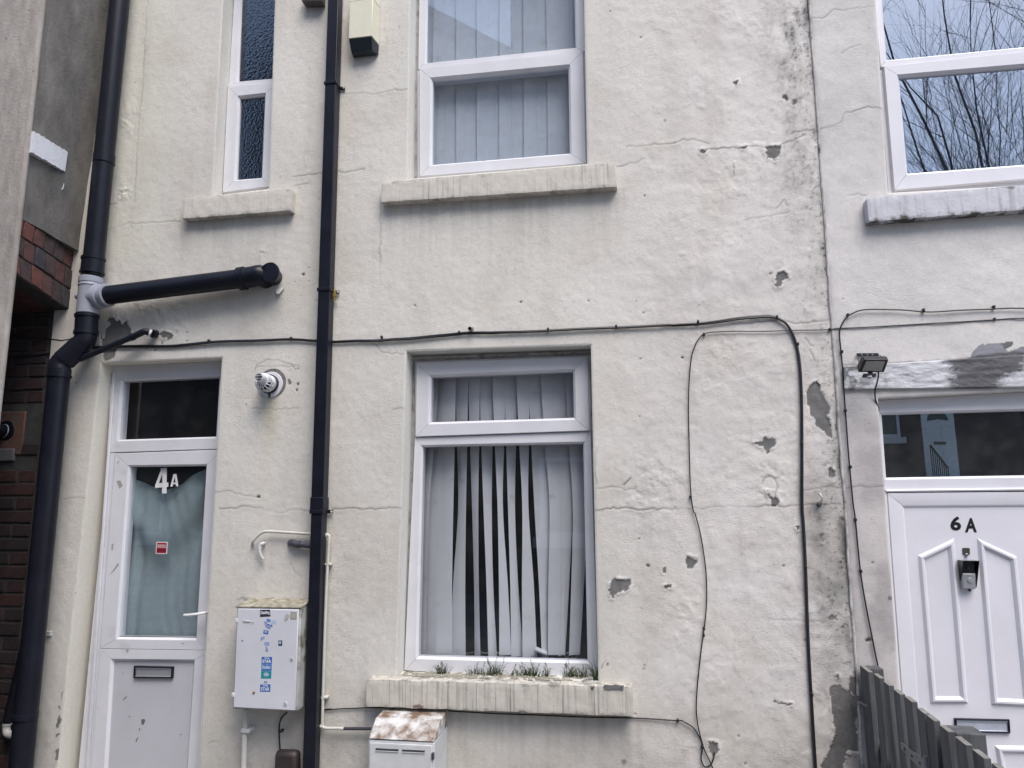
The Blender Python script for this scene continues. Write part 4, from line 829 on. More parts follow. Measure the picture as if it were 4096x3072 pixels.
# drip bead under the transom
a, b = W(6, 1338, 1522, Y6), W(6, 2212, 1512, Y6); b = lerp(a, b, (2.06 - a.x) / (b.x - a.x))
MB().tube([Vector((a.x, Y6 - 0.004, a.z)), Vector((b.x, Y6 - 0.004, b.z))], 0.007, 8).build('drip_bead', UPVC6, df6)
lo6 = [flat([leaf6L[0]])[0], Vector((2.055, 0, W(6, 2212, 1527, Y6).z)), Vector((2.055, 0, 0.10)), flat([atz(*leaf6L, 0.10)])[0]]
a, b = W(6, 1436, 1612, Y6), W(6, 2212, 1605, Y6); li6 = [flat([a])[0], Vector((1.985, 0, b.z)), Vector((1.985, 0, 0.18)), flat([atz(a, W(9, 1535, 1300, Y6), 0.18)])[0]]
mb = MB().ring(lo6, li6, Y6 - 0.006, Y6 + 0.05, bead=0.010, bd=0.007)
door6 = mb.build('door', UPVC6, house6)
PY = Y6 + 0.003
cc = sum(li6, Vector()) / 4
MB().slab([p + (p - cc).normalized() * 0.012 for p in li6], PY, PY + 0.03).build('panel', UPVC6, door6, smooth=False)
def moulding(pts, wd=0.030, h=0.012):
    q = [W(9, *p, PY) if len(p) == 2 else p for p in pts]; n = len(q)
    c = sum(flat(q), Vector()) / n; q = flat(q); mb = MB()
    def off(dist):
        out = []
        for i in range(n):
            p0, p1, p2 = q[i - 1], q[i], q[(i + 1) % n]; e1 = (p1 - p0).normalized(); e2 = (p2 - p1).normalized()
            n1 = Vector((e1.z, 0, -e1.x)); n2 = Vector((e2.z, 0, -e2.x))
            if n1.dot(c - p1) < 0: n1 = -n1
            if n2.dot(c - p1) < 0: n2 = -n2
            m = (n1 + n2); m = m / max(0.35, m.length_squared / 2); out.append(p1 + m * dist)
        return out
    prof = [(0.0, 0.0), (0.011, h), (0.019, h), (wd, 0.0008)]
    loops = [[Vector((p.x, PY - hh, p.z)) for p in off(d)] for d, hh in prof]
    vs = [v for l in loops for v in l]; fs = []
    for k in range(len(prof) - 1):
        for i in range(n): j = (i + 1) % n; fs.append((k * n + i, k * n + j, (k + 1) * n + j, (k + 1) * n + i))
    mb.add(vs, fs); return mb.build('moulding', UPVC6, door6, angle=20)
moulding([(1540, 316), (1770, 206), (1858, 1250), (1618, 1250)])
rx = 1.985 - 0.10
moulding([(1914, 206), (2166, 322), (2262, 1272), (2004, 1260)])
lm = [W(9, 2026, 1516, PY), W(9, 2320, 1520, PY)]
moulding([lm[0], lm[1], Vector((lm[1].x + .02, 0, 0.24)), Vector((lm[0].x + .02, 0, 0.24))])
lm2 = [W(9, 1650, 1500, PY), W(9, 1895, 1513, PY)]
moulding([lm2[0], lm2[1], Vector((lm2[1].x + .01, 0, 0.24)), Vector((lm2[0].x + .02, 0, 0.24))])
letterbox(door6, quad_at(9, [(1768, 1342), (2116, 1350), (2122, 1437), (1774, 1428)], PY), PY + 0.0005, BLACKP, mat('flap_pale', (0.55, 0.58, 0.66), 0.3, metal=0.4), 0.007)
INK = mat('number_black', (0.008, 0.008, 0.01), 0.35)
for ch, q in (('6', [(626, 342), (715, 342), (715, 462), (626, 462)]), ('A', [(746, 356), (846, 356), (846, 476), (746, 476)])):
    qq = quad_at(15, q, PY - 0.001); mb = MB(); put_text(mb, ch, qq, PY - 0.001, 0.035); mb.build('house_number', INK, door6, smooth=False)
# knocker plate, small
q = quad_at(15, [(724, 605), (786, 605), (788, 660), (727, 660)], PY - 0.002)
MB().prism(rrect(q, .12), PY - 0.0025, PY).build('viewer_plate', mat('bronze_plate', (0.10, 0.09, 0.085), 0.4, metal=0.6), door6)
q = W(15, 760, 662, PY - 0.006); MB().bar(q + Vector((0, 0, 0.006)), q - Vector((0, 0, 0.006)), (0.006, 0, 0), (0, 0.004, 0)).build('clip', STEEL, door6, bevel=0.002)
q = W(15, 786, 955, PY - 0.004); MB().tube([q, q + Vector((0, 0.004, 0))], 0.006, 10).build('screw', DARKGREYP, door6)
# video doorbell
bq = quad_at(15, [(720, 715), (832, 715), (838, 946), (728, 946)], PY - 0.03)
bell = thing('doorbell', (bq[0].x, PY, bq[3].z), 'silver and black video doorbell with hood mounted on the white door 6A', 'doorbell')
SILV = mat('bell_silver', (0.33, 0.335, 0.35), 0.42, metal=0.5); BELLK = mat('bell_black', (0.006, 0.006, 0.008), 0.12)
lowq = [lerp(bq[3], bq[0], 0.56), lerp(bq[2], bq[1], 0.56), bq[2], bq[3]]
MB().slab(flat(lowq), PY - 0.030, PY - 0.003).build('body', SILV, bell, bevel=0.004)
upq = [bq[0], bq[1], lerp(bq[2], bq[1], 0.565), lerp(bq[3], bq[0], 0.565)]
MB().slab(flat(upq), PY - 0.028, PY - 0.003).build('camera_panel', BELLK, bell, bevel=0.004)
cl = lerp(lerp(bq[0], bq[1], .5), lerp(bq[3], bq[2], .5), .25)
MB().tube([Vector((cl.x, PY - 0.031, cl.z)), Vector((cl.x, PY - 0.026, cl.z))], 0.008, 14).build('lens', mat('lens_dark', (0.02, 0.02, 0.03), 0.08), bell)
cb = lerp(lerp(bq[0], bq[1], .58), lerp(bq[3], bq[2], .58), .69)
MB().tube([Vector((cb.x, PY - 0.034, cb.z)), Vector((cb.x, PY - 0.029, cb.z))], [0.0105, 0.0125], 20).build('button', mat('bell_button', (0.55, 0.56, 0.58), 0.25, metal=0.6), bell)
MB().tube([Vector((cb.x, PY - 0.0348, cb.z)), Vector((cb.x, PY - 0.0335, cb.z))], 0.0065, 18).build('button_centre', SILV, bell)
mb = MB(); t0, t1 = bq[0], bq[1]; w3 = 0.004; zt = t0.z + 0.004; zb2 = upq[3].z
mb.box(t0.x - 0.006, t1.x + 0.006, PY - 0.055, PY - 0.002, zt - 0.003, zt)
for sx in (t0.x - 0.006, t1.x + 0.003):
    mb.add([(sx, PY - 0.055, zt - .003), (sx, PY - 0.002, zt - .003), (sx, PY - 0.002, bq[3].z + 0.005), (sx, PY - 0.032, zb2), (sx + .003, PY - 0.055, zt - .003), (sx + .003, PY - 0.002, zt - .003), (sx + .003, PY - 0.002, bq[3].z + 0.005), (sx + .003, PY - 0.032, zb2)], [(0, 1, 2, 3), (7, 6, 5, 4), (0, 4, 5, 1), (1, 5, 6, 2), (2, 6, 7, 3), (3, 7, 4, 0)])
mb.build('hood', BELLK, bell)

# ------------------------------------------------------------------ blinds, curtain, grass
SLAT = mat('blind_fabric', (0.84, 0.84, 0.86), 0.8, var=0.04, vscale=8, dirt=(0.5, 0.48, 0.46), dscale=10, dpos=(0.6, 0.9), trans=0.35)
def slat_obj(levels, parent, yb, width=0.089, th=0.0008, flip=1, tw=0.12):
    rows = []
    for (L, R_) in levels:
        w_ = min((R_ - L).length, width * 0.999); dy = math.sqrt(max(0, width ** 2 - w_ ** 2)) * tw
        rows.append((Vector((L.x, yb + flip * dy, L.z)), Vector((R_.x, yb - flip * dy, R_.z))))
    P = [smoothpath([r[e] for r in rows], 6) for e in (0, 1)]; mb = MB(); vs = []; m = len(P[0])
    for t in (0, th):
        for i in range(m):
            a, b = P[0][i], P[1][i]
            for k in range(5):
                u = k / 4; p = lerp(a, b, u); vs.append(p + Vector((0, t - 0.0015 * math.sin(math.pi * u), 0)))
    fs = []; H = m * 5
    for i in range(m - 1):
        for k in range(4):
            q = (i * 5 + k, i * 5 + k + 1, (i + 1) * 5 + k + 1, (i + 1) * 5 + k); fs.append(q); fs.append(tuple(H + x for x in q[::-1]))
    mb.add(vs, fs); return mb.build('slat', SLAT, parent, fix=False)
BY = 0.205
bl_low = thing('vertical_blind', ((OP_LOW[0].x + OP_LOW[1].x) / 2, BY, OP_LOW[3].z), 'white vertical blind with twisted gaping slats in the lower window', 'blind')
SL = [((640, 720), (596, 664), (585, 645), (570, 640)), ((705, 756), (655, 735), (640, 718), (630, 708)), ((746, 830), (728, 814), (705, 800), (698, 802)), ((824, 907), (838, 895), (795, 882), (790, 890)),
      ((903, 980), (926, 972), (946, 968), (943, 985)), ((978, 1062), (1003, 1052), (1028, 1046), (1034, 1085)), ((1060, 1139), (1092, 1122), (1108, 1160), (1103, 1176)), ((1137, 1214), (1158, 1199), (1180, 1205), (1178, 1252)),
      ((1212, 1292), (1248, 1284), (1240, 1330), (1250, 1338)), ((1288, 1374), (1323, 1424), (1362, 1396), (1372, 1412)), ((1366, 1452), (1420, 1506), (1408, 1508), (1410, 1514)), ((1443, 1532), (1496, 1562), (1498, 1550), (1478, 1516)), ((1523, 1605), (1566, 1655), (1563, 1645), (1543, 1610))]
rs = random.Random(11)
for i, (t, m_, m2, b) in enumerate(SL):
    yb = BY + (i % 2) * 0.012
    bz = 950 + rs.uniform(-8, 14); m2 = tuple(.35 * m2[e] + .65 * (m_[e] + (b[e] - m_[e]) * .52) for e in (0, 1))
    lv = [(W(5, t[0], 690, yb), W(5, t[1], 690, yb)), (W(5, t[0], 800, yb), W(5, t[1], 800, yb)), (W(5, lerp(t[0], m_[0], .35), 1150, yb), W(5, lerp(t[1], m_[1], .35), 1150, yb)), (W(8, m_[0], 0, yb), W(8, m_[1], 0, yb)), (W(8, m2[0], 500, yb), W(8, m2[1], 500, yb)), (W(8, b[0], bz, yb), W(8, b[1], bz, yb))]
    slat_obj(lv, bl_low, yb, flip=1 if i < 5 else -1, tw=(.22, .22, .20, .18, .14)[i] if i < 5 else .16 if i > 9 else .12)
_a, _b = W(5, 560, 690, BY), W(5, 1720, 650, BY)
MB().box(_a.x, _b.x, BY - 0.02, BY + 0.02, max(_a.z, _b.z), max(_a.z, _b.z) + 0.035).build('head_rail', UPVC, bl_low, bevel=0.003)
CHAIN = mat('bead_chain', (0.6, 0.6, 0.6), 0.4)
mb = MB()
for (x0, x1) in ((632, 700), (700, 780), (780, 862), (862, 945), (985, 1040), (1085, 1105), (1512, 1545), (1545, 1605)):
    for yy, sag in ((925, 8), (935, 30)):
        for k in range(9):
            u = k / 8; p = W(8, x0 + (x1 - x0) * u, yy + sag * 4 * u * (1 - u), BY - 0.005)
            mb.tube([p - Vector((0.0018, 0, 0)), p, p + Vector((0.0018, 0, 0))], [0.0008, 0.0019, 0.0008], 6)
mb.build('bead_chain', CHAIN, bl_low)
mb = MB()
p = W(8, 1330, 905, 0.2), W(8, 1405, 935, 0.2); mb.bar(p[0], p[1], (0, 0.02, 0.003), (0.0, -0.002, 0.006)); mb.build('loose_weight', UPVC, bl_low, bevel=0.002)
bl_up = thing('vertical_blind', ((OP_UP[0].x + OP_UP[1].x) / 2, BY, OP_UP[3].z), 'closed grey white vertical blind in the wide upper window', 'blind')
ED = [570, 625, 690, 760, 831, 898, 967, 1043, 1118, 1190, 1272, 1357, 1420, 1495, 1570, 1640]
for i, (x0, x1) in enumerate(zip(ED[:-1], ED[1:])):
    yb = BY - 0.015 + (i % 2) * 0.006
    a0, a1 = W(2, x0 - 8, 750, yb), W(2, x1 + 8, 730, yb); dx = rs.uniform(-.004, .004)
    zz = [4.98, 4.3, 3.7, OP_UP[3].z + 0.02]
    slat_obj([(Vector((a0.x + dx * k, yb, z)), Vector((a1.x + dx * k, yb, z))) for k, z in enumerate(zz)], bl_up, yb, width=(a1 - a0).length * 1.10, flip=-1)
# draped cloth behind the glass of door 4A
CLOTH = mat('curtain_cloth', (0.30, 0.365, 0.38), 0.95, var=0.07, vscale=30, bump=0.6, bscale=220)
cq = [W(4, 790, 1350, 0.17), W(4, 1345, 1345, 0.17), W(7, 1280, 890, 0.17), W(7, 710, 890, 0.17)]
mb = MB(); nu, nv = 70, 110; vs = []
for th in (0, 0.002):
    for j in range(nv + 1):
        for i in range(nu + 1):
            u, v = i / nu, 1 - j / nv
            uu = u ** 0.85; top = 1 - 0.03 - 0.115 * math.sin(math.pi * uu) ** 1.4
            p = bil(cq, u, v * top)
            s = v - 0.34 * (2 * (u ** .85) - 1) ** 2        # swag coordinate
            fold = 0.046 * math.sin(s * 9.5 + 0.8) * max(0.0, v) ** 1.6 + 0.022 * math.sin(s * 21 + 2 * u) * max(0.0, v - .45)
            fold += 0.020 * math.exp(-((u - .13 - .03 * v) / .045) ** 2) - 0.012 * math.exp(-((u - .22 - .02 * v) / .05) ** 2) + 0.010 * math.exp(-((u - .84 + .05 * v) / .06) ** 2) * (1 - .5 * v)
            fold += 0.0012 * math.sin(u * 55 + v * 17 + 2 * math.sin(v * 7)) * (u > 0.5) + 0.012 * math.sin(math.pi * u)
            vs.append(Vector((p.x, 0.185 - fold + th, p.z)))
fs = []; NW = nu + 1; H = NW * (nv + 1)
for j in range(nv):
    for i in range(nu):
        a = j * NW + i; q = (a, a + 1, a + NW + 1, a + NW); fs.append(q); fs.append(tuple(H + x for x in q[::-1]))
cur = mb.add(vs, fs).build('curtain', CLOTH, None, origin=(cq[3].x, 0.165, cq[3].z), fix=False)
tag(cur, 'grey green cloth draped in a swag behind the glass of door 4A', 'curtain')
# grass tufts on the lower sill
GRASS = mat('grass_blade', (0.05, 0.085, 0.022), 0.6, var=0.5, vscale=90, dirt=(0.16, 0.14, 0.06), dscale=70, dpos=(0.6, 0.7), trans=0.3)
def tuft(x, n, spread, hgt, label, y=0.075, lean=0.0, seeds=2):
    base = W(8, x, 1068, y); base.z = sq_low[0].z + (sq_low[1].z - sq_low[0].z) * ((base.x - sq_low[0].x) / (sq_low[1].x - sq_low[0].x)) - 0.002
    mb = MB(); r = random.Random(int(x))
    for i in range(n):
        b = base + Vector((r.uniform(-spread, spread) * 0.6, r.uniform(-0.02, 0.012), 0)); a = r.uniform(0, 6.28); h = hgt * r.uniform(.4, 1.0)
        o = Vector((math.cos(a) * h * r.uniform(.2, 1.1) + lean * h, math.sin(a) * 0.35 * h - 0.01, h)); wd = r.uniform(.0008, .0017)
        pts = [b, b + Vector((o.x * .25, o.y * .25, o.z * .5)), b + Vector((o.x * .6, o.y * .6, o.z * .85)), b + Vector((o.x, o.y, o.z * (1.0 if r.random() < .6 else .8)))]
        pts = smoothpath(pts, 3); mb.tube(pts, [wd * (1 - k / len(pts) * 0.9) for k in range(len(pts))], 4)
    for i in range(seeds):
        b = base + Vector((r.uniform(-spread, spread) * .6, -0.005, 0)); h = hgt * r.uniform(1.0, 1.35); top = b + Vector((r.uniform(-.02, .03), -.01, h)); mb.tube([b, lerp(b, top, .6) + Vector((.002, 0, 0)), top], 0.0006, 4)
        for k in range(8):
            c = lerp(b, top, .65 + .05 * k); d = Vector((r.uniform(-.009, .009), r.uniform(-.004, .004), r.uniform(.002, .008))); mb.tube([c, c + d * .6, c + d], [.0004, .0010, .0004], 4)
    o = mb.build('grass_tuft', GRASS, None, origin=base, fix=False); tag(o, label, 'grass', 'grass tufts on the lower sill'); return o
tuft(750, 50, .05, 0.056, 'leftmost grass tuft on the stone sill under the twisted blind')
tuft(960, 40, .08, 0.050, 'wide grass tuft left of the sill middle leaning leftwards', lean=-.3)
tuft(1070, 60, .06, 0.066, 'tall seeding grass tuft right of the wide one on the sill', seeds=5)
tuft(1210, 32, .06, 0.044, 'low thin grass tuft near the middle of the lower sill')
tuft(1290, 55, .05, 0.062, 'grass tuft just right of the low thin one on the sill', seeds=3)
tuft(1370, 42, .06, 0.052, 'grass tuft leaning right beside the loose blind weight', lean=.2, seeds=3)
tuft(1580, 80, .10, 0.060, 'broad dense grass tuft towards the right of the lower sill', seeds=6)
tuft(1712, 30, .02, 0.115, 'tall upright grass clump in the right corner of the lower window', y=0.03, seeds=0)

# ================================================================== THINGS ON THE WALL
# ---- soil stack
PYU = -0.085
stack = thing('soil_pipe', (W(7, 132, 1659, -0.11).x, -0.11, 0.0), 'black plastic soil stack with grey tee and offset bend in the corner', 'drain pipe')
ct = W(1, 757, 0, PYU); cbm = W(4, 592, 60, PYU); ct = atz(ct, cbm, 5.9)
tee_t, tee_b = W(4, 577, 175, PYU), W(4, 556, 408, PYU)
R0 = 0.055
MB().tube([ct, cbm, lerp(cbm, tee_t, .9)], R0, 28).build('pipe', BLACKP, stack)
def collar(c, ax, L, r, name, m, par, rim=0.004):
    ax = ax.normalized(); pts = []; rr_ = []
    for t, d in ((-.505, -0.002), (-.5, rim), (-.36, rim), (-.34, 0), (.34, 0), (.36, rim), (.5, rim), (.505, -0.002)):
        pts.append(c + ax * L * t); rr_.append(r + d)
    return MB().tube(pts, rr_, 28).build(name, m, par, angle=25)
down = (cbm - ct).normalized()
collar(lerp(cbm, tee_t, .36), down, 0.095, R0 + 0.005, 'coupling', BLACKP, stack)
jc = W(1, 660, 985, PYU); MB().tube([jc - down * .004, jc - down * .002, jc + down * .05, jc + down * .052], [R0, R0 + .0035, R0 + .0035, R0], 28).build('coupling', BLACKP, stack, angle=25)
MB().tube([tee_t, tee_t + down * .004, lerp(tee_t, tee_b, .16), lerp(tee_t, tee_b, .18), lerp(tee_t, tee_b, .24), lerp(tee_t, tee_b, .26), lerp(tee_t, tee_b, .98), tee_b], [R0 + .004, R0 + .009, R0 + .009, R0 + .006, R0 + .009, R0 + .005, R0 + .005, R0], 28).build('tee', GREYP, stack, angle=25)
bs = W(4, 590, 305, PYU); be = W(4, 680, 285, PYU - .01)
br0 = Vector((tee_b.x * .4 + tee_t.x * .6, PYU, bs.z)); bdir = (be - br0).normalized()
MB().tube([br0, br0 + bdir * .062, br0 + bdir * .066, br0 + bdir * .085, br0 + bdir * .088, be - bdir * .02, be - bdir * .018, be + bdir * .004, be + bdir * .006], [R0, R0 + .002, R0 + .016, R0 + .014, R0 + .004, R0 + .004, R0 + .010, R0 + .010, R0], 28).build('branch_socket', GREYP, stack, angle=25)
bp = W(4, 492, 292, PYU - .01); MB().tube([bp + Vector((.03, .0, 0)), bp - Vector((.008, 0, 0))], 0.018, 16).build('boss_cap', GREYP, stack)
p1 = W(4, 1545, 178, -.066); MB().tube([be - bdir * .02, p1], R0 * .97, 28).build('branch_pipe', BLACKP, stack)
e0 = p1; ec = W(4, 1640, 160, -.062); capc = W(4, 1704, 140, -0.095)
d1 = (p1 - be).normalized()
MB().tube([e0 - d1 * .03, e0 - d1 * .028, e0 + d1 * .004, e0 + d1 * .006], [R0, R0 + .009, R0 + .009, R0 + .003], 28).build('coupling', BLACKP, stack, angle=25)
MB().tube(smoothpath([e0, lerp(e0, ec, .6), ec + Vector((.0, .0, 0)), ec + Vector((.008, .03, 0)), ec + Vector((.01, .09, 0))], 5), R0 + .002, 28).build('bend', BLACKP, stack)
MB().tube([Vector((capc.x - .022, 0.01, capc.z)), Vector((capc.x - .012, -0.06, capc.z)), Vector((capc.x, -0.089, capc.z)), Vector((capc.x, -0.090, capc.z)), Vector((capc.x, -0.096, capc.z)), Vector((capc.x, -0.099, capc.z))], [.046, .048, .050, .056, .056, .053], 32).build('access_cap', BLACKP, stack, angle=25)
mb = MB()
for k in range(3):
    for s in (-1, 1):
        a = Vector((capc.x + s * .034, -0.1005, capc.z - s * .02 + (k - 1) * .008 - s * 0.012)); mb.bar(a, a + Vector((.012, 0, -.007)), (0, 0.001, 0), (0.0005, 0, .001))
mb.build('cap_rib', BLACKP, stack, smooth=False)
l0, l1 = W(4, 550, 415, PYU), W(4, 543, 530, PYU)
collar(lerp(l0, l1, .5), l1 - l0, (l1 - l0).length * 1.08, R0 + .003, 'coupling', BLACKP, stack, .005)
bm1 = W(4, 540, 575, PYU); bm2 = W(4, 385, 715, -0.12); lp0 = W(4, 374, 790, -0.125); lpb = W(7, 132, 1659, -0.11)
lp_dir = (lpb - lp0).normalized()
MB().tube(smoothpath([l1, l1 + (l1 - l0).normalized() * .02, bm1 + Vector((-.012, -.005, -.012)), lerp(bm1, bm2, .55), bm2, lp0 - lp_dir * .02, lp0], 6), R0 + .001, 28).build('offset_bend', BLACKP, stack)
bd_ = (bm2 - bm1).normalized()
for t in (.36, .82):
    c = lerp(bm1, bm2, t); MB().tube([c - bd_ * .004, c - bd_ * .003, c + bd_ * .003, c + bd_ * .004], [R0 + .001, R0 + .006, R0 + .006, R0 + .001], 28).build('weld_ring', BLACKP, stack, angle=25)
MB().tube([bm1 + bd_ * .03 + Vector((0, 0, 0)), bm2 - bd_ * .02], R0 + .005, 28).build('coupling', BLACKP, stack)
MB().tube([lp0, lp0 + lp_dir * 3.0], R0, 28).build('pipe', BLACKP, stack)
MB().tube([lp0 - lp_dir * .035, lp0 - lp_dir * .034, lp0 + lp_dir * .002, lp0 + lp_dir * .003, lp0 + lp_dir * .014, lp0 + lp_dir * .015], [R0, R0 + .003, R0 + .003, R0 + .007, R0 + .007, R0], 28).build('coupling', BLACKP, stack, angle=25)
c = W(13, 205, 1235, -0.115)
MB().tube([c - lp_dir * .014, c - lp_dir * .013, c + lp_dir * .013, c + lp_dir * .014], [R0, R0 + .004, R0 + .004, R0], 28).build('pipe_clip', BLACKP, stack, angle=25)
# second slim pipe behind the stack, meeting a white elbow low in the corner
slim = thing('waste_pipe', (W(13, 75, 1240, 0.0).x, -0.02, 0.3), 'slim black waste pipe and white elbow behind the foot of the soil stack', 'drain pipe')
MB().tube([W(13, 230, 560, -0.03), W(13, 60, 1290, -0.03)], 0.024, 16).build('pipe', BLACKP, slim)
MB().tube(smoothpath([W(13, 60, 1280, -0.03), W(13, 52, 1340, -0.03), W(13, 66, 1385, -0.035), W(13, 130, 1395, -0.05)], 5), 0.019, 16).build('elbow', WHITEP, slim)
q0, q1 = W(13, 60, 1285, -0.03), W(13, 57, 1310, -0.03); MB().tube([q0, q1], 0.0225, 16).build('collar', WHITEP, slim)
# ---- small waste running into the bend
wst = thing('waste_pipe', tuple(W(4, 985, 530, 0)), 'thin black waste pipe slanting from the wall into the soil stack bend', 'drain pipe')
a0, a1, a2, a3 = W(4, 1000, 532, 0.02), W(4, 960, 528, -0.035), W(4, 860, 540, -0.06), W(4, 505, 690, -0.095)
MB().tube([a2, a3], 0.0165, 16).build('pipe', BLACKP, wst)
MB().tube(smoothpath([a1, W(4, 915, 515, -.055), W(4, 880, 530, -.06), lerp(a2, a3, .06)], 5), 0.0185, 16).build('elbow', BLACKP, wst)
MB().tube([a0, a1], 0.0225, 16).build('compression_nut', BLACKP, wst)
q = lerp(a1, W(4, 915, 515, -.055), .5); MB().tube([lerp(a1, q, .1), lerp(a1, q, .75)], 0.0205, 16).build('tape_wrap', WHITEP, wst)
q = lerp(a2, a3, .04); MB().tube([q, lerp(a2, a3, .09)], 0.0205, 16).build('collar', BLACKP, wst)
# ---- rainwater downpipe
dpt, dpb = W(1, 2105, 0, -0.075), W(7, 1948, 1659, -0.085)
dp = thing('downpipe', (dpb.x, -0.05, 0), 'square black plastic rainwater downpipe left of the blind windows', 'drain pipe')
dd = (dpb - dpt).normalized(); HW = 0.0325
def sq_pipe(a, b, h, name, par, bev=.004):
    return MB().bar(a, b, (h, 0, 0), (0, h, 0)).build(name, BLACKP, par, bevel=bev)
top = atz(dpt, dpb, 5.9); bot = atz(dpt, dpb, 0.08); cyo = Vector((0, HW, 0))
j1 = atz(dpt, dpb, W(4, 2010, 1600, -.08).z)
sq_pipe(top + cyo, j1 + cyo, HW, 'pipe', dp); sq_pipe(j1 + cyo - Vector((0, 0, .001)), bot + cyo, HW - .0015, 'pipe', dp)
sq_pipe(j1 + cyo + Vector((0, 0, .03)), j1 + cyo - Vector((0, 0, .045)), HW + .004, 'socket', dp)
for n, x, y in ((1, 2107, 520), (4, 2062, 248), (7, 2000, 40)):
    z = W(n, x, y, -0.075).z; c = atz(dpt, dpb, z) + cyo
    mb = MB().bar(c + Vector((0, 0, .009)), c - Vector((0, 0, .009)), (HW + .005, 0, 0), (0, HW + .005, 0))
    mb.bar(c + Vector((HW, HW + .002, 0)), c + Vector((HW + .028, HW + .002, 0)), (0, .004, 0), (0, 0, .009)); mb.build('bracket', BLACKP, dp, bevel=.002)
    s = c + Vector((HW + .022, HW - .006, 0)); MB().tube([s, s + Vector((0, .012, 0))], .006, 10).build('screw', mat('plug_pale', (0.5, 0.48, 0.45), .6), dp)
# tangle of straw caught behind the middle bracket
mb = MB(); r = random.Random(4); b = W(4, 2112, 285, -0.03)
for i in range(14):
    p = [b + Vector((r.gauss(0, .008), r.gauss(0, .006), r.gauss(-.004, .014))) for k in range(4)]; mb.tube(smoothpath(p, 3), .0011, 4)
mb.tube([W(4, 1985, 322, -.02), W(4, 2010, 312, -.02)], .0012, 4)
tag(mb.build('straw_tangle', mat('straw', (0.42, 0.32, 0.10), .8), None, origin=b, fix=False), 'wisp of yellow straw caught behind the middle downpipe bracket', 'straw')

# ---- boiler flue
fc = W(4, 1712, 850)
fl = thing('boiler_flue', (fc.x, 0, fc.z), 'white boiler flue terminal with short plume pipe poking from the wall', 'flue')
FW = mat('flue_white', (0.66, 0.66, 0.69), .4, var=.05, dirt=(.12, .12, .13), dscale=30, dpos=(.62, .72))
mb = MB(); n = 40; vs = []
for i in range(n + 1):
    a = math.radians(-84 + 348 * i / n); 
    for rr_, yy in ((.048, -.012), (.070, -.010), (.072, -.004), (.072, .003)): vs.append((fc.x + rr_ * math.cos(a), yy, fc.z + rr_ * math.sin(a) - .002))
mb.add(vs, [(i * 4 + k, i * 4 + k + 1, (i + 1) * 4 + k + 1, (i + 1) * 4 + k) for i in range(n) for k in range(3)])
mb.build('wall_plate', FW, fl, angle=30)
HOLE = mat('flue_gap', (0.03, 0.028, 0.028), .9)
MB().tube([Vector((fc.x + .008, 0.012, fc.z + .008)), Vector((fc.x + .008, -0.0025, fc.z + .008))], .080, 36).build('mortar_gap', mat('flue_mortar', (.16, .145, .14), .95, var=.4, vscale=40, dirt=(.03, .03, .03), dscale=30), fl)
MB().tube([Vector((fc.x, .02, fc.z)), Vector((fc.x, -.03, fc.z))], [.052, .052], 32).build('seal', HOLE, fl)
MB().tube([Vector((fc.x, -.005, fc.z)), Vector((fc.x, -.055, fc.z)), Vector((fc.x, -.058, fc.z))], [.047, .047, .044], 32, cap=True).build('outer_tube', FW, fl, angle=30)
mb = MB()      # cage over the lower half of the terminal
for i in range(8):
    a = math.radians(180 + i * 180 / 7); d = Vector((math.cos(a), 0, math.sin(a)))
    mb.tube(smoothpath([Vector((fc.x, -.055, fc.z)) + d * .046, Vector((fc.x, -.085, fc.z)) + d * .044, Vector((fc.x, -.10, fc.z)) + d * .030, Vector((fc.x, -.105, fc.z)) + d * .008], 3), .0028, 5)
for rr_, yy in ((.0455, -.08), (.031, -.10)):
    mb.tube([Vector((fc.x + rr_ * math.cos(a), yy, fc.z + rr_ * math.sin(a))) for a in [math.radians(180 + k * 12) for k in range(16)]], .0026, 5)
mb.build('cage', FW, fl)
MB().tube([Vector((fc.x, -.050, fc.z)), Vector((fc.x, -.085, fc.z - .002))], [.040, .034], 24).build('dark_core', HOLE, fl)
ne = W(4, 1634, 803, -.17); n0 = Vector((fc.x, -.05, fc.z + .016)); n1 = lerp(n0, ne, .45)
pth = [n0, n1 - (ne - n0).normalized() * .02, n1, n1 + (ne - n0).normalized() * .004, ne]
mb = MB().tube(pth, [.034, .034, .030, .024, .022], 24, cap=False)
ax = (ne - n1).normalized()
mb.tube([ne, n1 + ax * .01], [.0195, .0195], 24, cap=False)
o = len(mb.v); mb.tube([ne - ax * .0005, ne + ax * .0001], [.022, .0195], 24, cap=False)
mb.build('plume_pipe', FW, fl, angle=40, fix=False)
MB().tube([n1 + ax * .012, n1 + ax * .010], .020, 20).build('pipe_throat', mat('throat_grey', (.22, .23, .24), .6), fl)
side = ax.cross(Vector((0, 0, 1))).normalized()
for s in (-.007, .007):
    c = ne + Vector((0, 0, s)); MB().tube([c - side * .0185, c + side * .0185], .0013, 6).build('grille_bar', FW, fl)
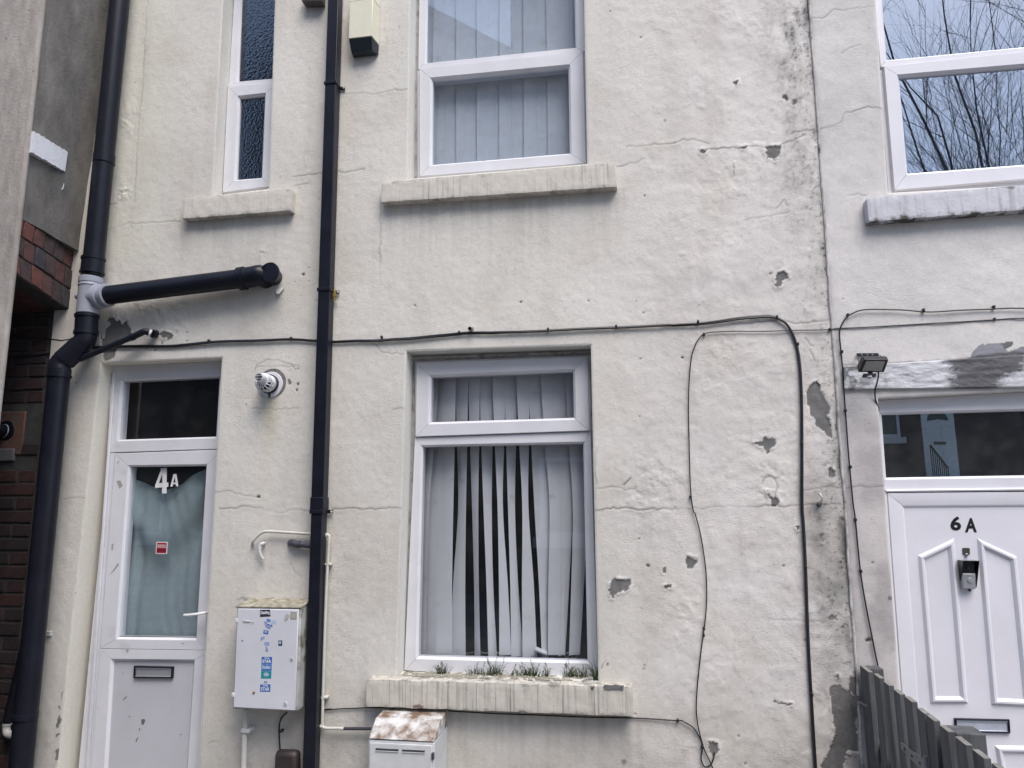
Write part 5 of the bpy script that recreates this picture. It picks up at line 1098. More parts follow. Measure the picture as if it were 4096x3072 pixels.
# ---- alarm box
AL = mat('alarm_cream', (0.66, 0.63, 0.50), .45, var=.03); ALG = mat('alarm_grey', (0.022, 0.03, 0.038), .4)
aq = quad_at(2, [(155, 8), (302, 10), (298, 232), (155, 246)], -.085)
alarm = thing('alarm_box', (aq[0].x, -.04, aq[3].z - .06), 'cream burglar alarm box with dark grey base beside the downpipe', 'alarm box')
ztp = aq[0].z + .06; x0, x1 = aq[0].x, aq[1].x; zb_ = aq[3].z
xr_ = x1 + .0
def trap(z0, z1, f0, f1, name, m, sh=.014):
    return MB().add([(x0 + .002, f0, z0), (x1, f0, z0), (x1 + sh, -.004, z0), (x0 - sh * .2, -.004, z0), (x0 + .002, f1, z1), (x1, f1, z1), (x1 + sh, -.004, z1), (x0 - sh * .2, -.004, z1)],
        [(0, 1, 2, 3), (4, 7, 6, 5), (0, 4, 5, 1), (1, 5, 6, 2), (2, 6, 7, 3), (3, 7, 4, 0)]).build(name, m, alarm, bevel=.003)
trap(zb_ + .001, aq[0].z - .002, -.088, -.085, 'cover', AL); trap(aq[0].z, ztp, -.085, -.06, 'lid', AL)
bz = W(2, 158, 330, -.06).z
MB().add([(x0 + .002, -.085, zb_), (x1, -.085, zb_), (x1 + .014, -.004, zb_), (x0 - .003, -.004, zb_), (x0 + .008, -.05, bz), (x1 - .01, -.05, bz + .004), (x1 + .012, -.004, bz), (x0, -.004, bz)],
    [(0, 1, 2, 3), (4, 7, 6, 5), (0, 4, 5, 1), (1, 5, 6, 2), (2, 6, 7, 3), (3, 7, 4, 0)]).build('base', ALG, alarm, bevel=.003)
s = Vector(((x0 + x1) / 2 - .01, -.071, (zb_ + bz) / 2 + .004)); MB().tube([s, s + Vector((0, .008, .004))], .004, 10).build('screw', GASKET, alarm)
# a dark bracket end showing at the very top of the wall
_q = [W(1, 1905, -60, -.06), W(1, 2030, -60, -.06), W(1, 2030, 4, -.06), W(1, 1905, 6, -.06)]
tag(MB().slab(flat(_q), -.06, .0).build('wall_box', mat('box_brown', (.10, .085, .08), .6), None, bevel=.004), 'dark box cut by the top edge left of the downpipe', 'box')

# ---- electricity meter cabinet
CAB = mat('cabinet_white', (0.60, 0.60, 0.64), .45, var=.06, vscale=5, dirt=(.38, .35, .32), dscale=8, dpos=(.66, .9))
CABD = mat('cabinet_weathered', (0.42, 0.41, 0.38), .7, var=.15, vscale=14, dirt=(.13, .12, .08), dscale=16, dpos=(.5, .7), bump=.3)
CY = -.135
cf = quad_at(16, [(150, 160), (1000, 168), (958, 1548), (92, 1518)], CY)
cab = thing('meter_cabinet', (cf[3].x, -.06, cf[3].z), 'white electricity meter cabinet covered in blue stickers beside the downpipe', 'meter box')
bk = [Vector((p.x, 0, p.z)) for p in cf]; bk[0].z += .012; bk[1].z += .012
MB().hexa([Vector((p.x, CY + .006, p.z)) for p in cf], [Vector((p.x, .0, p.z)) for p in bk]).build('case', CABD, cab, bevel=.006)
# hood crust along the top
MB().hexa([(cf[0].x - .004, CY - .004, cf[0].z + .006), (cf[1].x + .004, CY - .004, cf[1].z + .006), (cf[1].x + .004, CY - .004, cf[1].z - .004), (cf[0].x - .004, CY - .004, cf[0].z - .004)],
          [(cf[0].x - .004, .0, cf[0].z + .026), (cf[1].x + .004, .0, cf[1].z + .026), (cf[1].x + .004, .0, cf[1].z + .012), (cf[0].x - .004, .0, cf[0].z + .012)]).build('hood', mat('cabinet_mossy', (.40, .37, .30), .9, var=.3, vscale=30, dirt=(.20, .18, .12), dscale=26, dpos=(.4, .6), bump=.6), cab, bevel=.004)
dq = quad_at(16, [(172, 178), (982, 192), (930, 1535), (112, 1492)], CY - .004)
DCY = CY - .008
door_c = MB().slab(flat(dq), DCY, CY + .004).build('door', CAB, cab, bevel=.004)
for (x, y) in ((157, 340), (110, 1325)):
    p = W(16, x, y, DCY); MB().box(p.x - .008, p.x + .006, DCY - .004, CY + .02, p.z - .009, p.z + .009).build('hinge', WHITEP, cab, bevel=.002)
p = W(16, 886, 853, DCY); MB().tube([Vector((p.x, DCY - .003, p.z)), Vector((p.x, DCY + .001, p.z))], .0075, 16).build('lock', WHITEP, cab); MB().tube([Vector((p.x, DCY - .0038, p.z)), Vector((p.x, DCY - .002, p.z))], .005, 14).build('lock_core', GASKET, cab)
MB().prism([Vector((p.x - .002, 0, p.z + .003)), Vector((p.x + .003, 0, p.z)), Vector((p.x - .002, 0, p.z - .003))], DCY - .0046, DCY - .0036).build('lock_mark', VINYL, cab, smooth=False)
p = W(16, 803, 1442, DCY); MB().tube([Vector((p.x, DCY - .003, p.z)), Vector((p.x, DCY + .001, p.z))], .0095, 18).build('coin_lock', WHITEP, cab); MB().bar(Vector((p.x - .003, DCY - .0035, p.z + .006)), Vector((p.x + .003, DCY - .0035, p.z - .006)), (.001, 0, 0), (0, .001, 0)).build('slot', DARKGREYP, cab)
ST = DCY - .0006
BLUE = mat('sticker_blue', (.03, .12, .42), .5, var=.1); BLUE2 = mat('sticker_sky', (.05, .17, .46), .5, var=.1); TEAL = mat('sticker_teal', (.01, .26, .28), .5, var=.1); NAVY = mat('sticker_navy', (.02, .028, .045), .5)
def sticker(q, m, texts=(), tm=None, name='sticker'):
    q = quad_at(16, q, ST); mb = MB().prism(q, ST, ST + .0006); mb.cur = 1
    for (t, u0, v0, u1, v1) in texts: put_text(mb, t, sub(q, u0, v0, u1, v1), ST - .0003, .03)
    return mb.build(name, [m, tm or VINYL], cab, smooth=False)
PALE = mat('sticker_pale', (.42, .50, .66), .5)
sticker([(463, 195), (598, 193), (602, 285), (466, 292)], NAVY, (('Dazzling', .06, .25, .94, .85),))
sticker([(487, 822), (624, 822), (622, 915), (484, 915)], BLUE, (('rising', .25, .68, .75, .95), ('STAR', .08, .14, .92, .62)))
sticker([(482, 920), (620, 920), (617, 1008), (480, 1008)], BLUE2, (('Stellar', .06, .30, .94, .88),), mat('sticker_pale2', (.55, .62, .72), .5))
q_t = [(480, 1012), (616, 1012), (613, 1110), (477, 1108)]; s_ = sticker(q_t, TEAL)
tq = quad_at(16, q_t, ST); c = (tq[0] + tq[1] + tq[2] + tq[3]) / 4; c.z += .002
MB().prism([c + Vector((math.cos(a) * (.017 if k % 2 else .012), 0, math.sin(a) * (.011 if k % 2 else .007))) for k, a in enumerate([i * math.pi / 10 for i in range(20)])], ST - .0005, ST).build('sticker_burst', PALE, cab, smooth=False)
sticker([(467, 1187), (603, 1187), (600, 1285), (464, 1283)], BLUE, (('rising', .25, .68, .75, .95), ('STAR', .08, .14, .92, .62)))
def loose(q, m, txt=None, lift=0.0): 
    q = quad_at(16, q, ST); mb = MB()
    if txt: put_text(mb, txt, q, ST - .0002, .03)
    else: mb.prism(q, ST - lift, ST + .0006 - lift)
    return mb.build('sticker_remnant', m, cab, smooth=False)
loose([(520, 352), (640, 395), (632, 432), (512, 392)], BLUE, 'Thank'); loose([(532, 402), (604, 420), (598, 452), (526, 436)], BLUE, 'You')
loose([(555, 315), (608, 325), (602, 362), (548, 352)], mat('sticker_mid', (.12, .24, .55), .5)); loose([(622, 325), (685, 342), (672, 392), (610, 375)], PALE)
loose([(515, 462), (578, 475), (570, 525), (507, 512)], BLUE); p = quad_at(16, [(522, 470), (566, 480), (560, 506), (516, 496)], ST); MB().prism(rrect(p, .3), ST - .0004, ST).build('sticker_face', PALE, cab, smooth=False)
for q in ([(478, 558), (490, 560), (486, 606), (474, 604)], [(494, 560), (503, 561), (500, 600), (490, 600)], [(508, 556), (526, 552), (520, 585), (508, 588)], [(540, 688), (560, 692), (556, 706), (536, 702)], [(543, 708), (572, 712), (570, 724), (538, 722)], [(538, 728), (570, 732), (570, 752), (536, 748)], [(518, 1145), (536, 1140), (533, 1172), (516, 1172)], [(542, 1142), (560, 1146), (556, 1174), (540, 1172)], [(215, 596), (240, 594), (236, 622), (218, 618)]):
    loose(q, mat('sticker_fade', (.16, .24, .45), .6))
for k in range(4): loose([(522, 625 + k * 13), (588, 627 + k * 13), (588, 632 + k * 13), (522, 630 + k * 13)], MATS['sticker_mid'])
loose([(708, 603), (760, 603), (758, 676), (706, 674)], NAVY); 
for k in range(2): loose([(716 + k * 20, 612), (730 + k * 20, 612), (724 + k * 18, 655), (712 + k * 18, 650)], PALE, lift=.0009)
loose([(870, 226), (950, 230), (946, 326), (868, 322)], mat('label_grey', (.22, .21, .20), .6)); loose([(880, 236), (940, 240), (937, 316), (878, 312)], mat('label_tan', (.42, .38, .30), .6), lift=.0009)
p = quad_at(16, [(893, 250), (930, 252), (910, 275)], ST); 
RUST = mat('rust', (.25, .13, .06), .9, var=.4, vscale=60)
loose([(372, 1278), (402, 1290), (390, 1322), (360, 1318)], RUST)
for q in ([(240, 335), (300, 345), (340, 352), (300, 358), (245, 352)], [(362, 355), (380, 350), (374, 385)], [(800, 270), (840, 238), (852, 260), (838, 300), (815, 330), (795, 325)]):
    q = [W(16, *a, DCY - .003) for a in q]; MB().prism(q, DCY - .004, DCY).build('foam_lump', mat('foam', (.45, .42, .38), .9, var=.3, vscale=80), cab)

# ---- conduit, box and pipe work below the cabinet
cd = thing('conduit', tuple(W(7, 1540, 1659, -.04)), 'white conduit dropping from the underside of the sticker covered cabinet', 'conduit')
a, b = W(7, 1552, 1290, -.045), W(7, 1540, 1659, -.045); MB().tube([a, a + (b - a) * 2.2], .0135, 16).build('pipe', CREAMPIPE, cd)
p = W(7, 1558, 1418, -.045); MB().box(p.x - .022, p.x + .024, -.066, -.004, p.z - .010, p.z + .010).build('saddle_clip', WHITEP, cd, bevel=.004)
jb = thing('junction_box', tuple(W(7, 1800, 1659, -.03)), 'dark brown junction box at the bottom edge beside the downpipe', 'junction box')
jq = [W(7, 1728, 1553, -.06), W(7, 1876, 1557, -.06), W(7, 1880, 1760, -.06), W(7, 1722, 1757, -.06)]
BRN = mat('bakelite_brown', (.035, .025, .025), .5, var=.2, bump=.2)
MB().slab(flat(jq), -.06, 0).build('box', BRN, jb, bevel=.024)
gp = thing('gas_pipe', tuple(W(7, 2035, 1380, -.03)), 'cream painted copper pipe looping round the downpipe to the meter box', 'pipe')
pts = [W(7, 1597, 245, .01), W(7, 1597, 232, -.025), W(7, 1625, 195, -.03), W(7, 1672, 166, -.03), W(7, 1760, 167, -.028), W(7, 1940, 178, -.028), W(7, 2050, 182, -.028), W(7, 2075, 190, -.028), W(7, 2080, 215, -.028), W(7, 2068, 420, -.028), W(7, 2058, 650, -.028), W(7, 2047, 1000, -.028), W(7, 2037, 1370, -.028), W(7, 2038, 1395, -.028), W(7, 2058, 1407, -.03), W(7, 2110, 1408, -.03), W(8, 112, 1410, -.03)]
MB().tube(smoothpath(pts, 5), .0075, 12).build('pipe', CREAMPIPE, gp)
MB().tube([W(8, 108, 1410, -.03), W(8, 290, 1410, -.035)], .0078, 12).build('bare_pipe', DARKGREYP, gp)
for n, x, y in ((7, 2072, 190), (7, 2040, 1396)):
    p = W(n, x, y, -.028); MB().tube([p + Vector((-.012, 0, .0)), p + Vector((-.004, 0, 0)), p], [.0092, .0096, .009], 12).build('elbow_joint', CREAMPIPE, gp)
for n, x, y in ((7, 2066, 372), (7, 2042, 1214)):
    p = W(n, x, y, -.028); mb = MB().box(p.x - .010, p.x + .022, -.034, -.002, p.z - .006, p.z + .006); mb.build('clip', CREAMPIPE, gp, bevel=.003)
for n, x, y in ((8, 112, 1410), (7, 1722, 165)):
    p = W(n, x, y, -.03); MB().tube([p - Vector((.006, 0, 0)), p + Vector((.006, 0, 0))], .0094, 12).build('joint', CREAMPIPE, gp)
ov = thing('overflow_pipe', tuple(W(7, 1668, 240, 0)), 'short bent white overflow pipe on the wall above the meter cabinet', 'pipe')
MB().tube(smoothpath([W(7, 1672, 240, .01), W(7, 1662, 240, -.03), W(7, 1645, 250, -.035), W(7, 1640, 285, -.035), W(7, 1648, 318, -.03), W(7, 1660, 338, -.022)], 5), .0085, 12).build('pipe', WHITEP, ov)
p = W(7, 1640, 268, -.035); MB().tube([p + Vector((0, 0, .004)), p - Vector((0, 0, .004))], .0105, 12).build('joint', WHITEP, ov)
ov2 = thing('overflow_pipe', tuple(W(7, 1880, 245, 0)), 'dark grey capped pipe stub running behind the downpipe', 'pipe')
a, b, c = W(7, 1990, 258, -.03), W(7, 1885, 245, -.03), W(7, 1850, 222, -.02)
MB().tube([a, b], .0145, 14).build('pipe', DARKGREYP, ov2); MB().tube(smoothpath([b + Vector((.01, 0, 0)), b - Vector((.01, 0, 0)), W(7, 1848, 235, -.022), W(7, 1838, 236, .01)], 4), .0185, 14).build('elbow', DARKGREYP, ov2)
MB().tube([lerp(a, b, .9), lerp(a, b, 1.05)], .018, 14).build('collar', DARKGREYP, ov2)
# ---- gas meter box with sloping lid
GBX = mat('gas_box_white', (.58, .58, .58), .55, var=.08, dirt=(.3, .28, .26), dscale=12, dpos=(.62, .85))
GBT = mat('gas_box_stained', (.60, .585, .57), .7, var=.1, vscale=30, dirt=(.17, .11, .07), dscale=14, dpos=(.40, .62), bump=.3)
GD = -.25
f0, f1 = W(8, 272, 1482, GD), W(8, 692, 1496, GD); b0, b1 = W(8, 328, 1335, -.14), W(8, 782, 1352, -.14)
gb = thing('gas_meter_box', (f0.x, -.12, .02), 'white gas meter box with rust stained sloping lid under the lower sill', 'meter box')
fb0, fb1 = Vector((f0.x, GD, .03)), Vector((f1.x, GD, .03)); zt2 = max(f0.z, f1.z)
xb0, xb1 = f0.x, f1.x; zl_ = b0.z
MB().add([(xb0, GD, zt2), (xb1, GD, zt2), (xb1, GD + .09, zl_), (xb0, GD + .09, zl_), (xb1, 0, zl_ + .012), (xb0, 0, zl_ + .012), (xb0, 0, zt2 - .0), (xb1, 0, zt2 - .0)],
    [(0, 1, 2, 3), (3, 2, 4, 5), (0, 3, 5, 6), (1, 7, 4, 2), (5, 4, 7, 6), (0, 6, 7, 1)]).build('lid', GBT, gb, bevel=.006)
MB().box(xb0 + .002, xb1 - .002, GD + .006, 0, .03, zt2 - .004).build('case', GBX, gb, bevel=.004)
gd0, gd1 = W(8, 286, 1495, GD), W(8, 684, 1508, GD)
MB().box(xb0 + .010, xb1 - .010, GD - .002, GD + .005, .06, zt2 - .014).build('door', GBX, gb, bevel=.003)
for (x0_, x1_) in ((.12, .47), (.52, .86)):
    X0, X1 = xb0 + (xb1 - xb0) * x0_, xb0 + (xb1 - xb0) * x1_; MB().box(X0, X1, GD - .0035, GD - .0015, zt2 - .045, zt2 - .036).build('vent_slot', DARKGREYP, gb); MB().box(X0, X1, GD - .006, GD - .0015, zt2 - .0475, zt2 - .0452).build('slot_lip', GBX, gb)
p = W(8, 690, 1585, GD - .004); MB().box(xb1 - .012, xb1 - .001, GD - .008, GD + .008, p.z - .014, p.z + .014).build('latch', DARKGREYP, gb, bevel=.002)
for (x, y) in ((452, 1337), (652, 1343)):
    p = W(8, x, y, -.14); MB().tube([p - Vector((0, 0, .004)), p + Vector((0, 0, .003))], .006, 10).build('rivet', GBX, gb)

# ---- cables
def cable(name, segs, r, label, cat='cable', y=-.008, clips=(), strands=1, dz=.0, start=None):
    pts = [W(n, a, b, y) for n, l in segs for (a, b) in l]
    if start is not None: pts = start + pts
    t = thing(name, tuple(pts[0]), label, cat); path = smoothpath(pts, 5)
    rn = random.Random(len(pts)); path = [p + Vector((.0012 * math.sin(i * .37 + 1), rn.uniform(-.0006, .0006), .0016 * math.sin(i * .29) + .0009 * math.sin(i * .83 + 2))) for i, p in enumerate(path)]
    mb = MB().tube(path, r, 8)
    if strands == 2: mb.tube([p + Vector((dz * .7, .002 * math.sin(i * .21), -dz - .0015 * math.sin(i * .13))) for i, p in enumerate(path)], r * .9, 8)
    mb.build('sheath', CABLE, t)
    for (n, a, b) in clips:
        p = W(n, a, b, y); o = MB().box(p.x - .005, p.x + .005, y - r - .003, .001, p.z - .005, p.z + .009).build('clip', CABLE, t, bevel=.002)
        MB().tube([Vector((p.x + .003, y - r - .004, p.z + .007)), Vector((p.x + .003, y, p.z + .007))], .0025, 8).build('nail', STEEL, t)
    return t
cable('cable', [(4, [(560, 616), (700, 610), (1050, 605), (1180, 595), (1320, 580), (1600, 572), (1840, 565), (2000, 571)]), (5, [(40, 576), (200, 574), (360, 570), (500, 558), (690, 541), (850, 525), (1000, 522), (1150, 519), (1410, 506), (1840, 487), (2150, 476)]), (6, [(0, 474), (150, 463), (400, 430), (560, 417), (650, 428), (715, 475), (765, 570), (792, 700), (802, 900), (805, 1220), (808, 1600)]), (9, [(815, 100), (828, 390), (845, 800), (865, 1190), (890, 1659), (905, 1900)])], .0060,
      'thick black twin cable crossing the facade over the window then dropping down', clips=[(4, 1320, 576), (4, 1840, 560), (5, 358, 553), (5, 848, 523), (5, 1410, 504), (5, 1840, 485), (6, 152, 455), (6, 650, 425), (6, 783, 597), (6, 808, 1220), (9, 830, 390), (9, 872, 1197)], strands=2, dz=.0045, y=-.011)
cable('cable', [(6, [(2500, 423), (2212, 433), (2025, 440), (1500, 470), (1060, 493), (985, 503), (750, 510), (500, 512), (300, 513), (215, 525), (165, 552), (125, 620), (106, 720), (92, 950), (95, 1250), (105, 1500), (122, 1640)]), (9, [(135, 60), (170, 200), (200, 380), (206, 520), (200, 680), (186, 820), (165, 980), (148, 1120), (142, 1230), (145, 1330), (158, 1430), (190, 1540), (235, 1630), (290, 1760)])], .0028,
      'thin black cable arching left across the party line and down the wall', clips=[(6, 2025, 440), (6, 985, 503), (6, 190, 535), (6, 105, 1562), (9, 190, 780), (9, 188, 822)], y=-.010)
cable('cable', [(6, [(2500, 370), (2212, 370), (2020, 372), (1800, 380), (1580, 389), (1400, 378), (1200, 380), (1110, 408), (1065, 460), (1048, 530), (1055, 650), (1068, 800), (1085, 1020), (1110, 1370), (1130, 1600)]), (9, [(1148, 100), (1180, 420), (1215, 650), (1255, 850), (1290, 1010), (1330, 1180)])], .0036,
      'black cable curving down beside door 6A behind the floodlight', clips=[(6, 2022, 362), (6, 1578, 382), (6, 1100, 412), (6, 1062, 645), (6, 1085, 1017), (6, 1116, 1373), (9, 1148, 92), (9, 1182, 418)], y=-.018)
cable('cable', [(7, [(1990, 1297), (2100, 1290)]), (8, [(0, 1290), (130, 1283), (258, 1277), (480, 1286), (800, 1302), (1200, 1318), (1600, 1333), (1950, 1345), (2212, 1360)]), (9, [(60, 1365), (120, 1400), (160, 1460), (178, 1530), (172, 1600), (195, 1648), (228, 1640), (252, 1590), (255, 1560)])], .003,
      'thin black cable running under the lower sill and looping at its end', clips=[(9, 25, 1362), (9, 178, 1530)], y=-.008)
cable('cable', [(7, [(1812, 1308), (1785, 1335), (1768, 1380), (1764, 1440), (1766, 1500), (1772, 1560)])], .0042, 'short black cable from cabinet to the brown junction box', y=-.02, clips=[(7, 1775, 1428)])
cable('cable', [(11, [(-60, 1388), (100, 1392), (300, 1425), (520, 1440), (600, 1447), (690, 1435)])], .0032, 'upper slack cable on the dark brickwork left of the stack', y=.0)
cable('cable', [(11, [(-60, 1620), (100, 1612), (300, 1598), (520, 1562)])], .004, 'lower cable on the dark brickwork left of the stack', y=.01)
# ---- small wall fittings
p = W(5, 915, 497, -.04); q = W(5, 932, 492, 0.01)
stub = thing('pipe_stub', tuple(q), 'short grey open pipe stub over the lower window head', 'pipe')
MB().tube([q, p], .0105, 14, cap=False).build('pipe', mat('stub_grey', (.3, .29, .27), .7, var=.3, vscale=60), stub, fix=False); MB().tube([lerp(q, p, .75), lerp(q, p, .7)], .0095, 12).build('bore', GASKET, stub)
hk = thing('wall_hook', tuple(W(6, 920, 1600, 0)), 'rusty steel hook set in the wall beside the party line', 'hook')
MB().tube(smoothpath([W(6, 918, 1605, .01), W(6, 918, 1602, -.03), W(6, 932, 1585, -.04), W(6, 935, 1565, -.04), W(6, 925, 1545, -.035), W(6, 912, 1540, -.03)], 4), .0045, 8).build('hook', mat('hook_steel', (.4, .38, .35), .4, metal=.6, dirt=(.15, .09, .05), dscale=60), hk)
p = W(6, 918, 1605, 0); MB().tube([Vector((p.x, .01, p.z)), Vector((p.x, -.006, p.z))], .011, 10).build('plug', DARKGREYP, hk)
vt = thing('vent_flange', tuple(W(4, 25, 1142, .03)), 'round black flange and pipe on the passage brickwork', 'vent')
p = W(12, 55, 688, .02); MB().tube([Vector((p.x, .05, p.z)), Vector((p.x, .012, p.z)), Vector((p.x, .006, p.z))], [.062, .062, .056], 28).build('flange', BLACKP, vt, angle=30)
p2 = W(12, 20, 680, -.06); MB().tube([Vector((p.x - .005, .03, p.z)), Vector((p.x - .012, -.06, p.z))], .036, 24).build('pipe', BLACKP, vt); MB().tube([Vector((p.x - .006, .006, p.z)), Vector((p.x - .007, .002, p.z))], .0385, 24).build('seal_ring', WHITEP, vt)
p = W(13, 392, 572, 0); tag(MB().box(p.x - .02, p.x + .022, -.012, .004, p.z - .013, p.z + .013).build('wall_plug', mat('plug_block', (.50, .49, .48), .8, dirt=(.1, .1, .1), dscale=50), None, origin=p, bevel=.003), 'small pale block fixed to the wall beside the soil stack', 'fixing')

# ---- floodlight
FLD = mat('flood_black', (.012, .013, .017), .4)
fq = [W(10, 432, 245, -.185), W(10, 705, 248, -.185), W(10, 655, 386, -.135), W(10, 368, 386, -.135)]
fld = thing('floodlight', tuple(W(10, 480, 190, -.02)), 'black floodlight with motion sensor and bracket fixed to the lintel', 'lamp')
nrm = (fq[1] - fq[0]).cross(fq[3] - fq[0]).normalized()
if nrm.y > 0: nrm = -nrm
bk_ = [p - nrm * .028 for p in fq]
MB().hexa(fq, bk_).build('housing', FLD, fld, bevel=.004)
cen = sum(fq, Vector()) / 4; gi = [lerp(p, cen, .24) + nrm * .0012 for p in fq]
MB().hexa(gi, [p - nrm * .003 for p in gi]).build('lens', mat('flood_lens', (.36, .35, .33), .25, var=.06, vscale=40, spec=.6), fld, bevel=.001)
mb = MB(); back = [p - nrm * .028 for p in fq]; bc = sum(back, Vector()) / 4
for k in range(7):
    a = lerp(back[0], back[3], .12 + .76 * k / 6); b = lerp(back[1], back[2], .12 + .76 * k / 6); mb.bar(a - nrm * .006, b - nrm * .006, (back[3] - back[0]).normalized() * .0012, nrm * .007)
mb.build('cooling_fin', FLD, fld, smooth=False)
t0, t1 = W(10, 352, 192, -.016), W(10, 592, 190, -.016); h0, h1 = lerp(fq[0], fq[3], .42) - nrm * .014 - Vector((.006, 0, 0)), lerp(fq[1], fq[2], .10) - nrm * .014
mb = MB(); mb.bar(t0, t1, (0, .0012, 0), (0, 0, .008)); up_ = Vector((.0015, 0, 0))
mb.bar(t0, h0, up_, Vector((0, .006, .004))); mb.bar(t1, h1, up_, Vector((0, .006, .004))); mb.build('bracket', FLD, fld, bevel=.001)
for u in (.22, .48, .72):
    p = lerp(t0, t1, u); MB().tube([p - Vector((0, .003, 0)), p - Vector((0, .001, 0))], .004, 10).build('bolt', STEEL, fld)
sl, sr = W(10, 405, 425, -.13), W(10, 570, 418, -.13)
MB().hexa([W(10, 425, 398, -.145), W(10, 560, 396, -.145), W(10, 548, 440, -.145), W(10, 412, 446, -.145)], [W(10, 420, 398, -.10), W(10, 572, 398, -.10), W(10, 568, 436, -.10), W(10, 405, 442, -.10)]).build('sensor', FLD, fld, bevel=.004)
p = W(10, 490, 440, -.14); MB().tube([p + Vector((0, .0, .006)), p, p - Vector((0, 0, .005)), p - Vector((0, 0, .008))], [.012, .013, .010, .004], 14).build('sensor_dome', mat('dome_white', (.45, .45, .45), .4), fld)
p = W(10, 505, 390, -.135); MB().tube([p + Vector((0, .01, .006)), p - Vector((0, 0, .006))], .010, 10).build('sensor_neck', FLD, fld)
pts = [W(10, 590, 384, -.12), W(10, 590, 430, -.09), W(10, 575, 500, -.05), W(10, 556, 570, -.03), W(10, 552, 620, -.025), W(10, 560, 690, -.012), W(10, 592, 785, .0), W(10, 585, 815, .0), W(10, 570, 838, .01)]
MB().tube(smoothpath(pts, 5), .0035, 8).build('lead', CABLE, fld)

# ---- picket gate at right angles to the wall
WOOD = mat('gate_timber', (.088, .089, .093), .8, var=.3, vscale=2.2, dirt=(.045, .045, .048), dscale=2.0, dpos=(.5, .7), bump=.5, bscale=14, stretch=(9, 9, 1.2))
TOPW = mat('timber_end', (.20, .19, .17), .9, var=.25, vscale=40)
XG = W(14, 385, 175, -.03).x
gate = thing('picket_gate', (XG, -.02, 0), 'weathered grey timber picket gate beside door 6A with rusty latch', 'gate')
GP = [((385, 520, 175, 232)), ((538, 632, 265, 312)), ((646, 735, 350, 400)), ((760, 862, 440, 490)), ((878, 1000, 515, 575)), ((1018, 1140, 645, 712)), ((1120, 1250, 722, 790)), ((1268, 1412, 836, 920)), ((1440, 1618, 965, 1058)), ((1630, 1822, 1105, 1205)), ((1848, 2010, 1262, 1360))]
for (xa, xb_, yt, yt2) in GP:
    pa = WX(14, xa, yt, XG); pb = WX(14, (xa * .45 + xb_ * .55), yt2, XG)
    yb0, yb1 = pa.y, pb.y; zt = (pa.z + pb.z) / 2; zt = pa.z
    th = .020
    # width along y from far edge (pa) to near edge
    y_far = pa.y; y_near = WX(14, xb_ - (xb_ - xa) * .30, yt2, XG).y
    mb = MB().box(XG, XG + th, y_near, y_far, .05, zt)
    mb.cur = 1
    o = MB(); o.hexa([(XG, y_near, zt), (XG + th, y_near, zt), (XG + th, y_near, .05), (XG, y_near, .05)], [(XG, y_far, zt + .002), (XG + th, y_far, zt + .002), (XG + th, y_far, .05), (XG, y_far, .05)])
    for k in range(len(o.m)): o.m[k] = 0
    o.m[2] = 1
    o.build('picket', [WOOD, TOPW], gate, bevel=.002)
yl, yr_ = WX(14, 385, 175, XG).y, WX(14, 2010, 1360, XG).y
for z in (.55, .22): MB().box(XG + .0205, XG + .055, yr_, yl, z, z + .07).build('rail', WOOD, gate, bevel=.003)
# hanging post against the wall and meeting post
z0 = WX(14, 545, 200, XG + .05).z
MB().box(XG + .022, XG + .085, -.075, -.012, .02, z0).build('post', WOOD, gate, bevel=.004)
pp = WX(14, 1340, 830, XG + .03); MB().hexa([(XG + .024, pp.y - .09, pp.z), (XG + .114, pp.y - .09, pp.z), (XG + .114, pp.y - .09, .02), (XG + .024, pp.y - .09, .02)], [(XG + .024, pp.y, pp.z), (XG + .114, pp.y, pp.z), (XG + .114, pp.y, .02), (XG + .024, pp.y, .02)]).build('post', [WOOD], gate, bevel=.004)
GALV = mat('galvanised', (.19, .19, .20), .5, metal=.4, var=.2, vscale=30)
ha, hb = WX(14, 850, 1065, XG - .004), WX(14, 1140, 1330, XG - .004); hz = (hb - ha)
mb = MB().hexa([ha + Vector((-.002, 0, .014)), hb + Vector((-.002, 0, .026)), hb + Vector((-.002, 0, -.026)), ha + Vector((-.002, 0, -.012))], [ha + Vector((.003, 0, .014)), hb + Vector((.003, 0, .026)), hb + Vector((.003, 0, -.026)), ha + Vector((.003, 0, -.012))])
mb.build('hinge_strap', GALV, gate, bevel=.001)
MB().tube([hb + Vector((-.004, -.005, .045)), hb + Vector((-.004, -.005, -.045))], .009, 12).build('hinge_knuckle', GALV, gate)
for u in (.15, .45, .75): p = lerp(ha, hb, u) + Vector((-.003, 0, 0)); MB().tube([p + Vector((-.002, 0, 0)), p + Vector((.001, 0, 0))], .005, 8).build('screw', DARKGREYP, gate)
lt = [W(14, 310, 512, -.03), W(14, 436, 510, -.03), W(14, 436, 570, -.03), W(14, 312, 578, -.03)]
latch = MB().slab(flat(lt), -.028, -.022); latch.bar(W(14, 370, 575, -.05), W(14, 478, 625, -.10), (0, 0, .004), (.003, 0, 0)); latch.bar(W(14, 318, 640, -.03), W(14, 370, 598, -.03), (0, .002, 0), (0, 0, .002)); latch.bar(W(14, 290, 466, -.02), W(14, 315, 506, -.03), (.001, 0, 0), (0, .001, 0.001)); latch.build('latch', GALV, gate)

